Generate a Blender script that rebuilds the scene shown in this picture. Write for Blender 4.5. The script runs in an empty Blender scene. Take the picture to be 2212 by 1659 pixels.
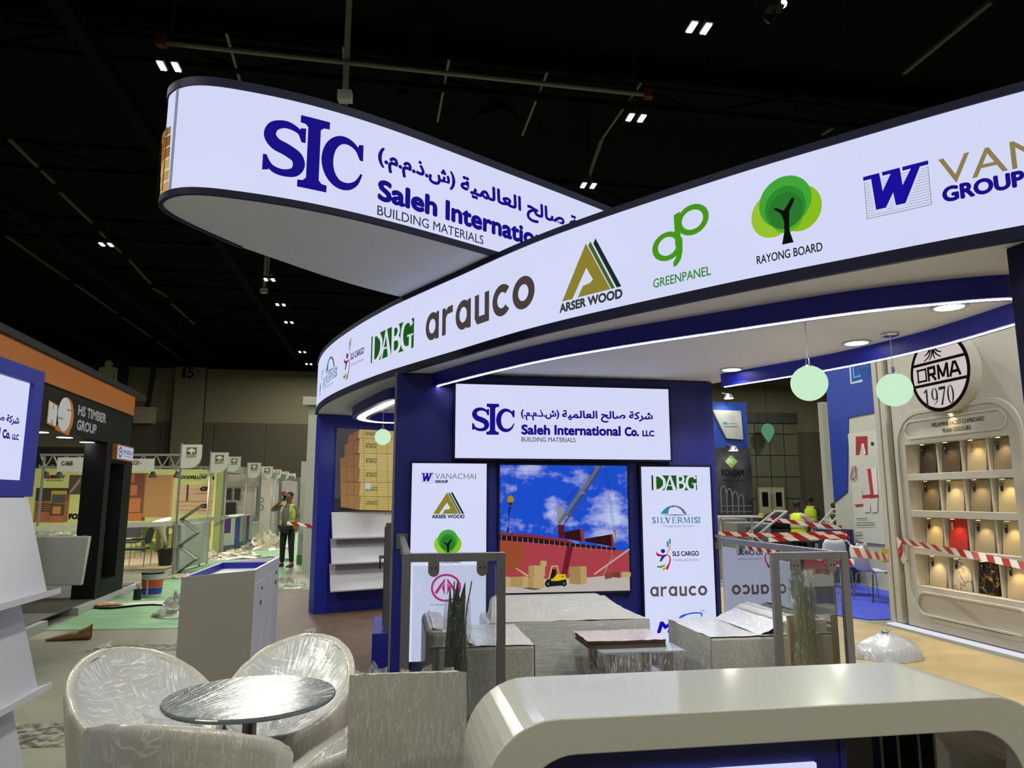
import bpy, bmesh, math, random
from math import sin, cos, pi, radians as R, hypot, atan2
from mathutils import Vector, Matrix

random.seed(7)
SC = bpy.context.scene
COL = SC.collection

# ------------------------------------------------------------------ camera, world, exposure
F_PX, PITCH, EYE = 1550.0, R(9.02), 1.6
cam_data = bpy.data.cameras.new('camera')
cam_data.sensor_fit = 'HORIZONTAL'
cam_data.sensor_width = 36.0
cam_data.lens = F_PX / 2212.0 * 36.0
cam_data.clip_start, cam_data.clip_end = 0.05, 300
cam = bpy.data.objects.new('camera', cam_data)
cam.location = (0, 0, EYE)
cam.rotation_euler = (pi / 2 + PITCH, 0, 0)
COL.objects.link(cam)
SC.camera = cam

world = bpy.data.worlds.new('hall_air')
SC.world = world
world.use_nodes = True
world.node_tree.nodes['Background'].inputs[0].default_value = (0.75, 0.85, 0.7, 1)
world.node_tree.nodes['Background'].inputs[1].default_value = 0.012
SC.view_settings.view_transform = 'Standard'
SC.view_settings.look = 'None'
SC.view_settings.gamma = 1.0
SC.view_settings.use_curve_mapping = False
SC.view_settings.exposure = 0.0
HALL_W = 430.0          # watts of one hall lamp

# ------------------------------------------------------------------ photo pixel -> direction
def ray(x, y):
    u, v = (x - 1106) / F_PX, (829.5 - y) / F_PX
    return (u, cos(PITCH) - v * sin(PITCH), sin(PITCH) + v * cos(PITCH))

def at_z(x, y, z=0.0):
    d = ray(x, y); t = (z - EYE) / d[2]
    return Vector((d[0] * t, d[1] * t, z))

def at_y(x, y, Y):
    d = ray(x, y); t = Y / d[1]
    return Vector((d[0] * t, Y, EYE + d[2] * t))

class Frame:
    """vertical plane: local x along d, local y away from its front, local z up"""
    def __init__(s, p, d):
        l = hypot(*d); s.p = p; s.d = (d[0] / l, d[1] / l); s.n = (-s.d[1], s.d[0])
    def hit(s, x, y, off=0.0):
        r = ray(x, y); den = r[0] * s.n[0] + r[1] * s.n[1]
        t = (s.p[0] * s.n[0] + s.p[1] * s.n[1] + off) / den
        return ((r[0] * t - s.p[0]) * s.d[0] + (r[1] * t - s.p[1]) * s.d[1], EYE + r[2] * t)
    def w(s, a, b=0.0, z=0.0):
        return Vector((s.p[0] + a * s.d[0] + b * s.n[0], s.p[1] + a * s.d[1] + b * s.n[1], z))
    @property
    def rz(s): return atan2(s.d[1], s.d[0])

U = (0.986, 0.165)                       # direction along the stand
WV = (-0.165, 0.986)                     # direction into the hall
FW = Frame((-1.05, 6.85), U)             # main logo wall
FL = Frame((-2.75, 10.29), (0.94, 0.58)) # timber picture wall
FO = Frame((4.82, 9.45), (0.31, -1.92))  # board sample wall
FH = Frame((-6.04, 10.25), (-0.22, 0.975))  # orange timber stand
FU = Frame((-1.86, 2.8), (-0.165, 0.986))   # brochure unit beside the camera (re-set below)

# ------------------------------------------------------------------ materials
def C(h):
    h = h.lstrip('#')
    f = lambda c: c / 12.92 if c <= 0.04045 else ((c + 0.055) / 1.055) ** 2.4
    return tuple(f(int(h[i:i + 2], 16) / 255) for i in (0, 2, 4)) + (1.0,)

_M = {}
def mat(name, col='#888888', rough=0.55, metal=0.0, emit=0.0, var=0.08, vs=6.0, bump=0.0, bs=40.0,
        coat=0.0, alpha=1.0, spec=0.5, sss=0.0):
    """plain procedural surface: a colour, a little noise in it, fine relief"""
    if name in _M: return _M[name]
    m = bpy.data.materials.new(name); _M[name] = m
    m.use_nodes = True
    nt = m.node_tree; N = nt.nodes; Lk = nt.links
    b = N['Principled BSDF']
    c = C(col) if isinstance(col, str) else col
    b.inputs['Base Color'].default_value = c
    b.inputs['Roughness'].default_value = rough
    b.inputs['Metallic'].default_value = metal
    b.inputs['Specular IOR Level'].default_value = spec
    b.inputs['Coat Weight'].default_value = coat
    b.inputs['Coat Roughness'].default_value = 0.08
    b.inputs['Alpha'].default_value = alpha
    tc = None
    if var or bump:
        tc = N.new('ShaderNodeTexCoord')
    if var:
        n = N.new('ShaderNodeTexNoise'); n.inputs['Scale'].default_value = vs; n.inputs['Detail'].default_value = 4
        Lk.new(tc.outputs['Object'], n.inputs['Vector'])
        mx = N.new('ShaderNodeMix'); mx.data_type = 'RGBA'
        mx.inputs['A'].default_value = tuple(x * (1 - var) for x in c[:3]) + (1,)
        mx.inputs['B'].default_value = tuple(min(1, x * (1 + var)) for x in c[:3]) + (1,)
        Lk.new(n.outputs['Fac'], mx.inputs['Factor'])
        Lk.new(mx.outputs['Result'], b.inputs['Base Color'])
        if emit: Lk.new(mx.outputs['Result'], b.inputs['Emission Color'])
    if bump:
        n2 = N.new('ShaderNodeTexNoise'); n2.inputs['Scale'].default_value = bs; n2.inputs['Detail'].default_value = 5
        Lk.new(tc.outputs['Object'], n2.inputs['Vector'])
        bp = N.new('ShaderNodeBump'); bp.inputs['Strength'].default_value = bump; bp.inputs['Distance'].default_value = 0.01
        Lk.new(n2.outputs['Fac'], bp.inputs['Height']); Lk.new(bp.outputs['Normal'], b.inputs['Normal'])
    if emit:
        b.inputs['Emission Color'].default_value = c
        b.inputs['Emission Strength'].default_value = emit
    return m

def glow(name, col, strength=1.0, var=0.0, vs=1.5):
    """what shines: lamps, backlit fabric and the print on it"""
    if name in _M: return _M[name]
    m = bpy.data.materials.new(name); _M[name] = m
    m.use_nodes = True
    nt = m.node_tree; N = nt.nodes; Lk = nt.links
    N.remove(N['Principled BSDF'])
    e = N.new('ShaderNodeEmission'); c = C(col) if isinstance(col, str) else col
    e.inputs['Color'].default_value = c; e.inputs['Strength'].default_value = strength
    if var:
        tc = N.new('ShaderNodeTexCoord'); n = N.new('ShaderNodeTexNoise')
        n.inputs['Scale'].default_value = vs; n.inputs['Detail'].default_value = 2
        Lk.new(tc.outputs['Object'], n.inputs['Vector'])
        mx = N.new('ShaderNodeMix'); mx.data_type = 'RGBA'
        mx.inputs['A'].default_value = tuple(x * (1 - var) for x in c[:3]) + (1,)
        mx.inputs['B'].default_value = tuple(x * (1 + var) for x in c[:3]) + (1,)
        Lk.new(n.outputs['Fac'], mx.inputs['Factor']); Lk.new(mx.outputs['Result'], e.inputs['Color'])
    Lk.new(e.outputs[0], N['Material Output'].inputs[0])
    return m

def glass(name, tint='#eef4f2', mirror=0.1, rough=0.0, haze=0.0):
    """thin pane: what is behind shows through, part of the light is reflected"""
    if name in _M: return _M[name]
    m = bpy.data.materials.new(name); _M[name] = m
    m.use_nodes = True
    nt = m.node_tree; N = nt.nodes; Lk = nt.links
    N.remove(N['Principled BSDF'])
    t = N.new('ShaderNodeBsdfTransparent'); t.inputs[0].default_value = C(tint)
    g = N.new('ShaderNodeBsdfGlossy'); g.inputs['Roughness'].default_value = rough
    fr = N.new('ShaderNodeFresnel'); fr.inputs[0].default_value = 1.5
    ad = N.new('ShaderNodeMath'); ad.operation = 'ADD'; ad.use_clamp = True; ad.inputs[1].default_value = mirror
    Lk.new(fr.outputs[0], ad.inputs[0])
    mx = N.new('ShaderNodeMixShader')
    Lk.new(ad.outputs[0], mx.inputs[0]); Lk.new(t.outputs[0], mx.inputs[1]); Lk.new(g.outputs[0], mx.inputs[2])
    out = mx.outputs[0]
    if haze:
        d = N.new('ShaderNodeBsdfDiffuse'); d.inputs[0].default_value = (0.8, 0.82, 0.8, 1)
        nz = N.new('ShaderNodeTexNoise'); nz.inputs['Scale'].default_value = 3; nz.inputs['Detail'].default_value = 6
        mu = N.new('ShaderNodeMath'); mu.operation = 'MULTIPLY'; mu.inputs[1].default_value = haze
        Lk.new(nz.outputs['Fac'], mu.inputs[0])
        m2 = N.new('ShaderNodeMixShader'); Lk.new(mu.outputs[0], m2.inputs[0])
        Lk.new(out, m2.inputs[1]); Lk.new(d.outputs[0], m2.inputs[2]); out = m2.outputs[0]
    Lk.new(out, N['Material Output'].inputs[0])
    return m

def film(name, base='#a9a99b', streak='#f4f4ee', see=0.0, scale=(60, 6, 6), rough=0.22, amount=0.5, bump=0.35, diag=0.5, radial=None, fine=1.0):
    """stretch film: pale, glossy, full of thin wrinkles whose highlights are painted in pale"""
    if name in _M: return _M[name]
    m = bpy.data.materials.new(name); _M[name] = m
    m.use_nodes = True
    nt = m.node_tree; N = nt.nodes; Lk = nt.links
    b = N['Principled BSDF']
    tc = N.new('ShaderNodeTexCoord')
    def lines(vec, lo, hi, sc=1.0, det=2.0):
        n1 = N.new('ShaderNodeTexNoise'); n1.inputs['Scale'].default_value = sc; n1.inputs['Detail'].default_value = det
        n1.inputs['Distortion'].default_value = 0.35
        Lk.new(vec, n1.inputs['Vector'])
        rp = N.new('ShaderNodeValToRGB'); e = rp.color_ramp.elements
        e[0].position, e[0].color = lo, (0, 0, 0, 1); e[1].position, e[1].color = hi, (0, 0, 0, 1)
        k = e.new((lo + hi) / 2); k.color = (1, 1, 1, 1)
        Lk.new(n1.outputs['Fac'], rp.inputs[0]); return n1, rp.outputs[0]
    def mapped(rot, sc):
        mp = N.new('ShaderNodeMapping'); mp.inputs['Rotation'].default_value = rot; mp.inputs['Scale'].default_value = tuple(q * fine for q in sc)
        Lk.new(tc.outputs['Object'], mp.inputs['Vector']); return mp.outputs[0]
    if radial:      # wrinkles that run out from the point where the film is gathered
        sp = N.new('ShaderNodeSeparateXYZ'); Lk.new(tc.outputs['Object'], sp.inputs[0])
        dx = N.new('ShaderNodeMath'); dx.operation = 'SUBTRACT'; dx.inputs[1].default_value = radial[0]; Lk.new(sp.outputs[0], dx.inputs[0])
        dy = N.new('ShaderNodeMath'); dy.operation = 'SUBTRACT'; dy.inputs[1].default_value = radial[1]; Lk.new(sp.outputs[1], dy.inputs[0])
        an = N.new('ShaderNodeMath'); an.operation = 'ARCTAN2'; Lk.new(dy.outputs[0], an.inputs[0]); Lk.new(dx.outputs[0], an.inputs[1])
        am = N.new('ShaderNodeMath'); am.operation = 'MULTIPLY'; am.inputs[1].default_value = 26 * fine; Lk.new(an.outputs[0], am.inputs[0])
        cb = N.new('ShaderNodeCombineXYZ'); Lk.new(am.outputs[0], cb.inputs[0])
        ln = N.new('ShaderNodeVectorMath'); ln.operation = 'LENGTH'; Lk.new(tc.outputs['Object'], ln.inputs[0])
        lm = N.new('ShaderNodeMath'); lm.operation = 'MULTIPLY'; lm.inputs[1].default_value = 5; Lk.new(ln.outputs['Value'], lm.inputs[0]); Lk.new(lm.outputs[0], cb.inputs[1])
        va = cb.outputs[0]
    else: va = mapped((0.3, diag, 0.4), scale)
    nA, lA = lines(va, 0.465, 0.535)
    nB, lB = lines(mapped((0.8, diag + 0.9, 1.2), (55, 7, 7)), 0.475, 0.525)
    n2 = N.new('ShaderNodeTexNoise'); n2.inputs['Scale'].default_value = 7; n2.inputs['Detail'].default_value = 3
    Lk.new(tc.outputs['Object'], n2.inputs['Vector'])
    r2 = N.new('ShaderNodeMapRange'); r2.inputs[1].default_value = 0.42; r2.inputs[2].default_value = 0.62; Lk.new(n2.outputs['Fac'], r2.inputs[0])
    r3 = N.new('ShaderNodeMapRange'); r3.inputs[1].default_value = 0.6; r3.inputs[2].default_value = 0.4; Lk.new(n2.outputs['Fac'], r3.inputs[0])
    m1 = N.new('ShaderNodeMath'); m1.operation = 'MULTIPLY'; Lk.new(lA, m1.inputs[0]); Lk.new(r2.outputs[0], m1.inputs[1])
    m2 = N.new('ShaderNodeMath'); m2.operation = 'MULTIPLY'; Lk.new(lB, m2.inputs[0]); Lk.new(r3.outputs[0], m2.inputs[1])
    mu = N.new('ShaderNodeMath'); mu.operation = 'MAXIMUM'; Lk.new(m1.outputs[0], mu.inputs[0]); Lk.new(m2.outputs[0], mu.inputs[1])
    ml = N.new('ShaderNodeMath'); ml.operation = 'MULTIPLY'; ml.inputs[1].default_value = amount; Lk.new(mu.outputs[0], ml.inputs[0])
    mx = N.new('ShaderNodeMix'); mx.data_type = 'RGBA'
    mx.inputs['A'].default_value = C(base); mx.inputs['B'].default_value = C(streak)  # streak colour paints highlights along the wrinkle lines
    Lk.new(ml.outputs[0], mx.inputs['Factor']); Lk.new(mx.outputs['Result'], b.inputs['Base Color'])
    b.inputs['Roughness'].default_value = rough + 0.15
    b.inputs['Coat Weight'].default_value = 0.6; b.inputs['Coat Roughness'].default_value = 0.16
    hs = N.new('ShaderNodeMath'); hs.operation = 'ADD'; Lk.new(nA.outputs['Fac'], hs.inputs[0]); Lk.new(n2.outputs['Fac'], hs.inputs[1])
    bp = N.new('ShaderNodeBump'); bp.inputs['Strength'].default_value = bump; bp.inputs['Distance'].default_value = 0.01
    Lk.new(hs.outputs[0], bp.inputs['Height'])
    Lk.new(bp.outputs['Normal'], b.inputs['Normal']); Lk.new(bp.outputs['Normal'], b.inputs['Coat Normal'])
    if see:
        sb = N.new('ShaderNodeMath'); sb.operation = 'ADD'; sb.use_clamp = True; sb.inputs[1].default_value = 1 - see
        Lk.new(ml.outputs[0], sb.inputs[0]); Lk.new(sb.outputs[0], b.inputs['Alpha'])
    return m

# ------------------------------------------------------------------ mesh building
class MB:
    def __init__(s): s.v = []; s.f = []; s.m = []
    def add(s, vs, fs, mi=0):
        o = len(s.v); s.v += [tuple(p) for p in vs]
        for f in fs: s.f.append([o + i for i in f]); s.m.append(mi)
        return s
    def box(s, x0, x1, y0, y1, z0, z1, mi=0):
        return s.add([(x0, y0, z0), (x1, y0, z0), (x1, y1, z0), (x0, y1, z0), (x0, y0, z1), (x1, y0, z1), (x1, y1, z1), (x0, y1, z1)],
                     [(0, 3, 2, 1), (4, 5, 6, 7), (0, 1, 5, 4), (1, 2, 6, 5), (2, 3, 7, 6), (3, 0, 4, 7)], mi)
    def hexa(s, p, mi=0):   # 8 points: bottom ring, top ring
        return s.add(p, [(0, 3, 2, 1), (4, 5, 6, 7), (0, 1, 5, 4), (1, 2, 6, 5), (2, 3, 7, 6), (3, 0, 4, 7)], mi)
    def quad(s, a, b, c, d, mi=0): return s.add([a, b, c, d], [(0, 1, 2, 3)], mi)
    def slab(s, poly, z0, z1, mi=0, top=None):      # poly in xy, counter-clockwise
        n = len(poly)
        vs = [(p[0], p[1], z0) for p in poly] + [(p[0], p[1], z1) for p in poly]
        s.add(vs, [tuple(range(n - 1, -1, -1))], mi); o = len(s.v) - 2 * n
        s.f.append([o + n + i for i in range(n)]); s.m.append(mi if top is None else top)
        for i in range(n):
            j = (i + 1) % n; s.f.append([o + i, o + j, o + n + j, o + n + i]); s.m.append(mi)
        return s
    def plate(s, poly, y0, y1, mi=0):     # poly in xz, extruded along y (front y0)
        n = len(poly)
        vs = [(p[0], y0, p[1]) for p in poly] + [(p[0], y1, p[1]) for p in poly]
        return s.add(vs, [tuple(range(n)), tuple(range(2 * n - 1, n - 1, -1))] + [(i, n + i, n + (i + 1) % n, (i + 1) % n) for i in range(n)], mi)
    def tube(s, pts, r=0.01, n=8, closed=False, mi=0):
        pts = [Vector(p) for p in pts]; rings = []
        k = len(pts)
        rr = r if isinstance(r, (list, tuple)) else [r] * k
        up0 = None
        for i, p in enumerate(pts):
            if closed: t = (pts[(i + 1) % k] - pts[i - 1])
            else: t = pts[min(i + 1, k - 1)] - pts[max(i - 1, 0)]
            t.normalize()
            if up0 is None:
                a = Vector((0, 0, 1)) if abs(t.z) < 0.9 else Vector((1, 0, 0))
                up0 = (a - t * a.dot(t)).normalized()
            else:
                up0 = (up0 - t * up0.dot(t)); up0 = up0.normalized() if up0.length > 1e-6 else Vector((1, 0, 0))
            b = t.cross(up0)
            rings.append([p + (up0 * cos(2 * pi * j / n) + b * sin(2 * pi * j / n)) * rr[i] for j in range(n)])
        vs = [q for rg in rings for q in rg]; fs = []
        for i in range(k if closed else k - 1):
            a, b2 = i * n, ((i + 1) % k) * n
            for j in range(n): fs.append((a + j, a + (j + 1) % n, b2 + (j + 1) % n, b2 + j))
        if not closed: fs += [tuple(range(n - 1, -1, -1)), tuple((k - 1) * n + j for j in range(n))]
        return s.add(vs, fs, mi)
    def lathe(s, prof, n=24, c=(0, 0, 0), mi=0, sx=1.0, sy=1.0):
        vs = []; k = len(prof)
        for (r, z) in prof:
            for j in range(n): vs.append((c[0] + sx * r * cos(2 * pi * j / n), c[1] + sy * r * sin(2 * pi * j / n), c[2] + z))
        fs = []
        for i in range(k - 1):
            for j in range(n): fs.append((i * n + j, i * n + (j + 1) % n, (i + 1) * n + (j + 1) % n, (i + 1) * n + j))
        if prof[0][0] > 1e-5: fs.append(tuple(range(n - 1, -1, -1)))
        if prof[-1][0] > 1e-5: fs.append(tuple((k - 1) * n + j for j in range(n)))
        return s.add(vs, fs, mi)
    def ball(s, c, r, n=20, mi=0, sz=1.0):
        prof = [(r * sin(pi * i / (n // 2)), -r * sz * cos(pi * i / (n // 2))) for i in range(n // 2 + 1)]
        prof[0] = (1e-4 * r, prof[0][1]); prof[-1] = (1e-4 * r, prof[-1][1])
        return s.lathe(prof, n, c, mi)
    def bar(s, a, b, w, h=None, mi=0):     # straight bar of rectangular section
        a = Vector(a); b = Vector(b); h = h or w
        t = (b - a).normalized(); q = Vector((0, 0, 1)) if abs(t.z) < 0.95 else Vector((0, 1, 0))
        x = t.cross(q).normalized() * (w / 2); y = x.cross(t).normalized() * (h / 2)
        p = [a - x - y, a + x - y, b + x - y, b - x - y, a - x + y, a + x + y, b + x + y, b - x + y]
        return s.hexa(p, mi)
    def grid(s, rows, mi=0, closed=False):  # rows of points -> quads
        n = len(rows[0]); vs = [p for r in rows for p in r]; fs = []
        for i in range(len(rows) - 1):
            for j in range(n if closed else n - 1):
                fs.append((i * n + j, i * n + (j + 1) % n, (i + 1) * n + (j + 1) % n, (i + 1) * n + j))
        return s.add(vs, fs, mi)
    def mesh(s, name, mats):
        me = bpy.data.meshes.new(name)
        me.from_pydata(s.v, [], s.f)
        for m in (mats if isinstance(mats, (list, tuple)) else [mats]): me.materials.append(m)
        me.polygons.foreach_set('material_index', s.m)
        return me
    def build(s, name, mats, parent=None, smooth=False, bevel=0.0, fix=False, kind=None, seg=2):
        me = s.mesh(name, mats)
        if fix:
            bm = bmesh.new(); bm.from_mesh(me); bmesh.ops.remove_doubles(bm, verts=bm.verts, dist=1e-5)
            bmesh.ops.recalc_face_normals(bm, faces=bm.faces); bm.to_mesh(me); bm.free()
        if smooth: me.polygons.foreach_set('use_smooth', [True] * len(me.polygons))
        o = bpy.data.objects.new(name, me); COL.objects.link(o)
        if parent is not None: o.parent = parent
        if bevel:
            bv = o.modifiers.new('soft_edge', 'BEVEL'); bv.width = bevel; bv.segments = seg; bv.limit_method = 'ANGLE'; bv.angle_limit = R(40)
        if kind: o['kind'] = kind
        return o

def thing(name, label, cat, loc=(0, 0, 0), rz=0.0, group=None):
    o = bpy.data.objects.new(name, None); COL.objects.link(o)
    o.empty_display_size = 0.1
    o.location = loc; o.rotation_euler = (0, 0, rz)
    o['label'] = label; o['category'] = cat
    if group: o['group'] = group
    return o

def tag(o, label, cat, group=None):
    o['label'] = label; o['category'] = cat
    if group: o['group'] = group
    return o

def struct(o): o['kind'] = 'structure'; return o

def fthing(fr, name, label, cat, a=0.0, b=0.0, z=0.0, group=None):
    return thing(name, label, cat, fr.w(a, b, z), fr.rz, group)

def place(o, loc, rz=0.0):
    o.location = loc; o.rotation_euler = (0, 0, rz); return o

def copy_tree(o, loc=None, rz=None, label=None, parent=None):
    c = o.copy(); COL.objects.link(c)
    if parent is not None: c.parent = parent
    if loc is not None: c.location = loc
    if rz is not None: c.rotation_euler = (0, 0, rz)
    if label: c['label'] = label
    for ch in list(o.children): copy_tree(ch, parent=c)
    return c

def spline(pts, n=12, closed=False):
    """Catmull-Rom through the points"""
    P = [Vector(p) for p in pts]; k = len(P); out = []
    for i in range(k if closed else k - 1):
        p1, p2 = P[i], P[(i + 1) % k]
        p0 = P[i - 1] if (closed or i > 0) else p1 * 2 - p2
        p3 = P[(i + 2) % k] if (closed or i + 2 < k) else p2 * 2 - p1
        for j in range(n):
            t = j / n
            out.append(0.5 * ((2 * p1) + (p2 - p0) * t + (2 * p0 - 5 * p1 + 4 * p2 - p3) * t * t + (3 * p1 - p0 - 3 * p2 + p3) * t ** 3))
    if not closed: out.append(P[-1])
    return out

def lamp(name, kind, loc, watts, col=(1, 1, 1), size=0.2, rot=(0, 0, 0), spot=None, parent=None, size_y=None, blend=0.6):
    d = bpy.data.lights.new(name, kind); d.energy = watts; d.color = col
    if kind == 'AREA':
        d.size = size
        if size_y: d.shape = 'RECTANGLE'; d.size_y = size_y
    else: d.shadow_soft_size = size
    if spot: d.spot_size = R(spot); d.spot_blend = blend
    o = bpy.data.objects.new(name, d); COL.objects.link(o); o.location = loc; o.rotation_euler = rot
    if parent is not None: o.parent = parent
    return o

# ------------------------------------------------------------------ flat print: lettering and emblems as thin shapes
_TX = {}
def text_mesh(s, shear=0.0):
    k = (s, shear)
    if k not in _TX:
        c = bpy.data.curves.new('lettering', 'FONT'); c.body = s; c.size = 1.0; c.shear = shear; c.resolution_u = 4
        o = bpy.data.objects.new('lettering', c)
        me = bpy.data.meshes.new_from_object(o)
        vs = [(v.co.x, v.co.y) for v in me.vertices]; fs = [tuple(p.vertices) for p in me.polygons]
        bpy.data.objects.remove(o); bpy.data.meshes.remove(me); bpy.data.curves.remove(c)
        _TX[k] = (vs, fs)
    return _TX[k]

class Art:
    """shapes on a plane (x right, z up), stacked in thin layers; lit=True for print on a backlit face"""
    def __init__(s, lit=False, strength=1.0, eps=0.0012, asp=1.0):
        s.asp = asp; s.lit = lit; s.k = strength; s.eps = eps; s.v = []; s.f = []; s.m = []; s.cols = []; s.layer = 0
    def ci(s, col):
        if col not in s.cols: s.cols.append(col)
        return s.cols.index(col)
    def raw(s, vs, fs, col):
        o = len(s.v); i = s.ci(col)
        s.v += [(x, z, s.layer) for x, z in vs]
        for f in fs: s.f.append([o + q for q in f]); s.m.append(i)
        return s
    def poly(s, pts, col): s.layer += 1; return s.raw(pts, [tuple(range(len(pts)))], col)
    def rect(s, x0, x1, z0, z1, col): return s.poly([(x0, z0), (x1, z0), (x1, z1), (x0, z1)], col)
    def disc(s, cx, cz, rx, rz=None, col='#000000', n=36):
        rz = rz or rx
        return s.poly([(cx + rx * cos(2 * pi * i / n), cz + rz * sin(2 * pi * i / n)) for i in range(n)], col)
    def stroke(s, pts, w, col, closed=False):
        """ribbon along pts with width w (number or list)"""
        s.layer += 1; k = len(pts); ws = w if isinstance(w, (list, tuple)) else [w] * k
        vs = []
        for i in range(k):
            a = pts[i - 1] if (closed or i > 0) else pts[i]
            b = pts[(i + 1) % k] if (closed or i < k - 1) else pts[i]
            dx, dz = (b[0] - a[0]) * s.asp, b[1] - a[1]; l = hypot(dx, dz) or 1
            nx, nz = -dz / l * ws[i] / 2 / s.asp, dx / l * ws[i] / 2
            vs += [(pts[i][0] + nx, pts[i][1] + nz), (pts[i][0] - nx, pts[i][1] - nz)]
        fs = [(2 * i, 2 * i + 1, 2 * ((i + 1) % k) + 1, 2 * ((i + 1) % k)) for i in range(k if closed else k - 1)]
        return s.raw(vs, fs, col)
    def arc(s, cx, cz, rx, rz, a0, a1, w, col, n=24):
        k = n + 1
        return s.stroke([(cx + rx * cos(R(a0 + (a1 - a0) * i / n)), cz + rz * sin(R(a0 + (a1 - a0) * i / n))) for i in range(k)], w, col)
    def ring(s, cx, cz, rx, rz, w, col, n=36):
        return s.stroke([(cx + rx * cos(2 * pi * i / n), cz + rz * sin(2 * pi * i / n)) for i in range(n)], w, col, closed=True)
    def text(s, body, x0, x1, z0, z1, col, bold=0.0, shear=0.0):
        """lettering stretched to its box; bold thickens it by so much of its height"""
        s.layer += 1
        vs, fs = text_mesh(body, shear)
        ax, bx = min(v[0] for v in vs), max(v[0] for v in vs); az, bz = min(v[1] for v in vs), max(v[1] for v in vs)
        t = bold * abs(z1 - z0) / 2
        sg = 1 if x1 > x0 else -1
        sh = [(0, 0)] if not t else [(t * cos(pi * i / 4), t * sin(pi * i / 4)) for i in range(8)]
        tx = t / s.asp
        kx = (x1 - x0 - sg * 2 * tx) / (bx - ax); kz = (z1 - z0 - 2 * t) / (bz - az)
        for dx, dz in sh:
            s.raw([(x0 + sg * tx + (v[0] - ax) * kx + dx / s.asp, z0 + t + (v[1] - az) * kz + dz) for v in vs], fs, col)
        return s
    def mapped(s, sub, x0, x1, z0, z1):
        """put a unit-square emblem into a box"""
        base = s.layer
        for i, c in enumerate(sub.cols): s.ci(c)
        o = len(s.v)
        s.v += [(x0 + x * (x1 - x0), z0 + z * (z1 - z0), base + l) for x, z, l in sub.v]
        for f, m in zip(sub.f, sub.m): s.f.append([o + q for q in f]); s.m.append(s.ci(sub.cols[m]))
        s.layer = base + sub.layer
        return s
    def build(s, name, parent=None, y=0.0, surf=None, maxlen=None):
        vs = s.v; fs = s.f; ms = s.m
        me = bpy.data.meshes.new(name)
        if maxlen:     # cut long pieces so that they can follow a curved face
            bm = bmesh.new(); bv = [bm.verts.new((x, z, l)) for x, z, l in vs]
            for f, m in zip(fs, ms):
                try: q = bm.faces.new([bv[i] for i in f]); q.material_index = m
                except ValueError: pass
            xs = [v[0] for v in vs]; a, b = min(xs), max(xs); k = int((b - a) / maxlen)
            for i in range(1, k + 1):
                p = a + (b - a) * i / (k + 1)
                bmesh.ops.bisect_plane(bm, geom=bm.verts[:] + bm.edges[:] + bm.faces[:], plane_co=(p, 0, 0), plane_no=(1, 0, 0))
            bm.verts.ensure_lookup_table(); bm.verts.index_update()
            vs = [tuple(v.co) for v in bm.verts]; fs = [[v.index for v in f.verts] for f in bm.faces]; ms = [f.material_index for f in bm.faces]
            bm.free()
        if surf: pts = [surf(x, z, s.eps * l) for x, z, l in vs]
        else: pts = [(x, y - s.eps * l, z) for x, z, l in vs]
        me.from_pydata(pts, [], fs)
        for c in s.cols:
            me.materials.append(glow('lit_print_%s_%g' % (c, s.k), c, s.k) if s.lit else mat('print_' + c, c, 0.6, var=0.05, vs=30))
        me.polygons.foreach_set('material_index', ms)
        o = bpy.data.objects.new(name, me); COL.objects.link(o)
        if parent is not None: o.parent = parent
        return o
# ------------------------------------------------------------------ emblems, each drawn in a unit square
NAVY, INK = '#1a1488', '#22203a'
def unit(x0, x1, y0, y1):
    return lambda p: ((p[0] - x0) / (x1 - x0), (y1 - p[1]) / (y1 - y0))

def sm(pts, n=6):
    return [(p.x, p.y) for p in spline([(a, b, 0) for a, b in pts], n)]

def emb_sic(col=NAVY):
    a = Art(); q = unit(258, 636, 220, 490); T = lambda l: [q(p) for p in l]
    def strip(pts, ws, n=6):
        P = spline([(x, y, w) for (x, y), w in zip(pts, ws)], n)
        vs = []; k = len(P)
        for i in range(k):
            b, c = P[max(i - 1, 0)], P[min(i + 1, k - 1)]
            dx, dy = c.x - b.x, c.y - b.y; l = hypot(dx, dy) or 1
            nx, ny = -dy / l * P[i].z / 2, dx / l * P[i].z / 2
            vs += [q((P[i].x + nx, P[i].y + ny)), q((P[i].x - nx, P[i].y - ny))]
        a.layer += 1
        a.raw(vs, [(2 * i, 2 * i + 1, 2 * i + 3, 2 * i + 2) for i in range(k - 1)], col)
    # S
    strip([(398, 318), (384, 286), (350, 270), (318, 270), (288, 286), (279, 318), (300, 346), (342, 362), (378, 382), (387, 410), (372, 438), (335, 448), (300, 442), (280, 425), (266, 396)],
          [12, 18, 26, 30, 38, 44, 46, 46, 46, 44, 34, 26, 24, 18, 12])
    a.poly(T([(386, 270), (408, 266), (408, 322), (392, 322)]), col)
    a.poly(T([(258, 392), (272, 392), (280, 430), (280, 446), (258, 450)]), col)
    # C
    strip([(628, 335), (608, 295), (572, 275), (535, 280), (505, 312), (493, 362), (504, 412), (535, 445), (575, 449), (610, 428), (632, 388)],
          [10, 18, 26, 34, 42, 46, 42, 34, 28, 18, 8])
    a.poly(T([(612, 290), (618, 275), (636, 272), (636, 336), (624, 336)]), col)
    # I
    a.poly(T([(386, 220), (497, 220), (497, 248), (474, 250), (463, 260), (463, 450), (474, 462), (494, 464), (494, 490), (384, 490), (384, 464), (404, 462), (415, 450), (415, 260), (405, 250), (386, 248)]), col)
    return a

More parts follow.
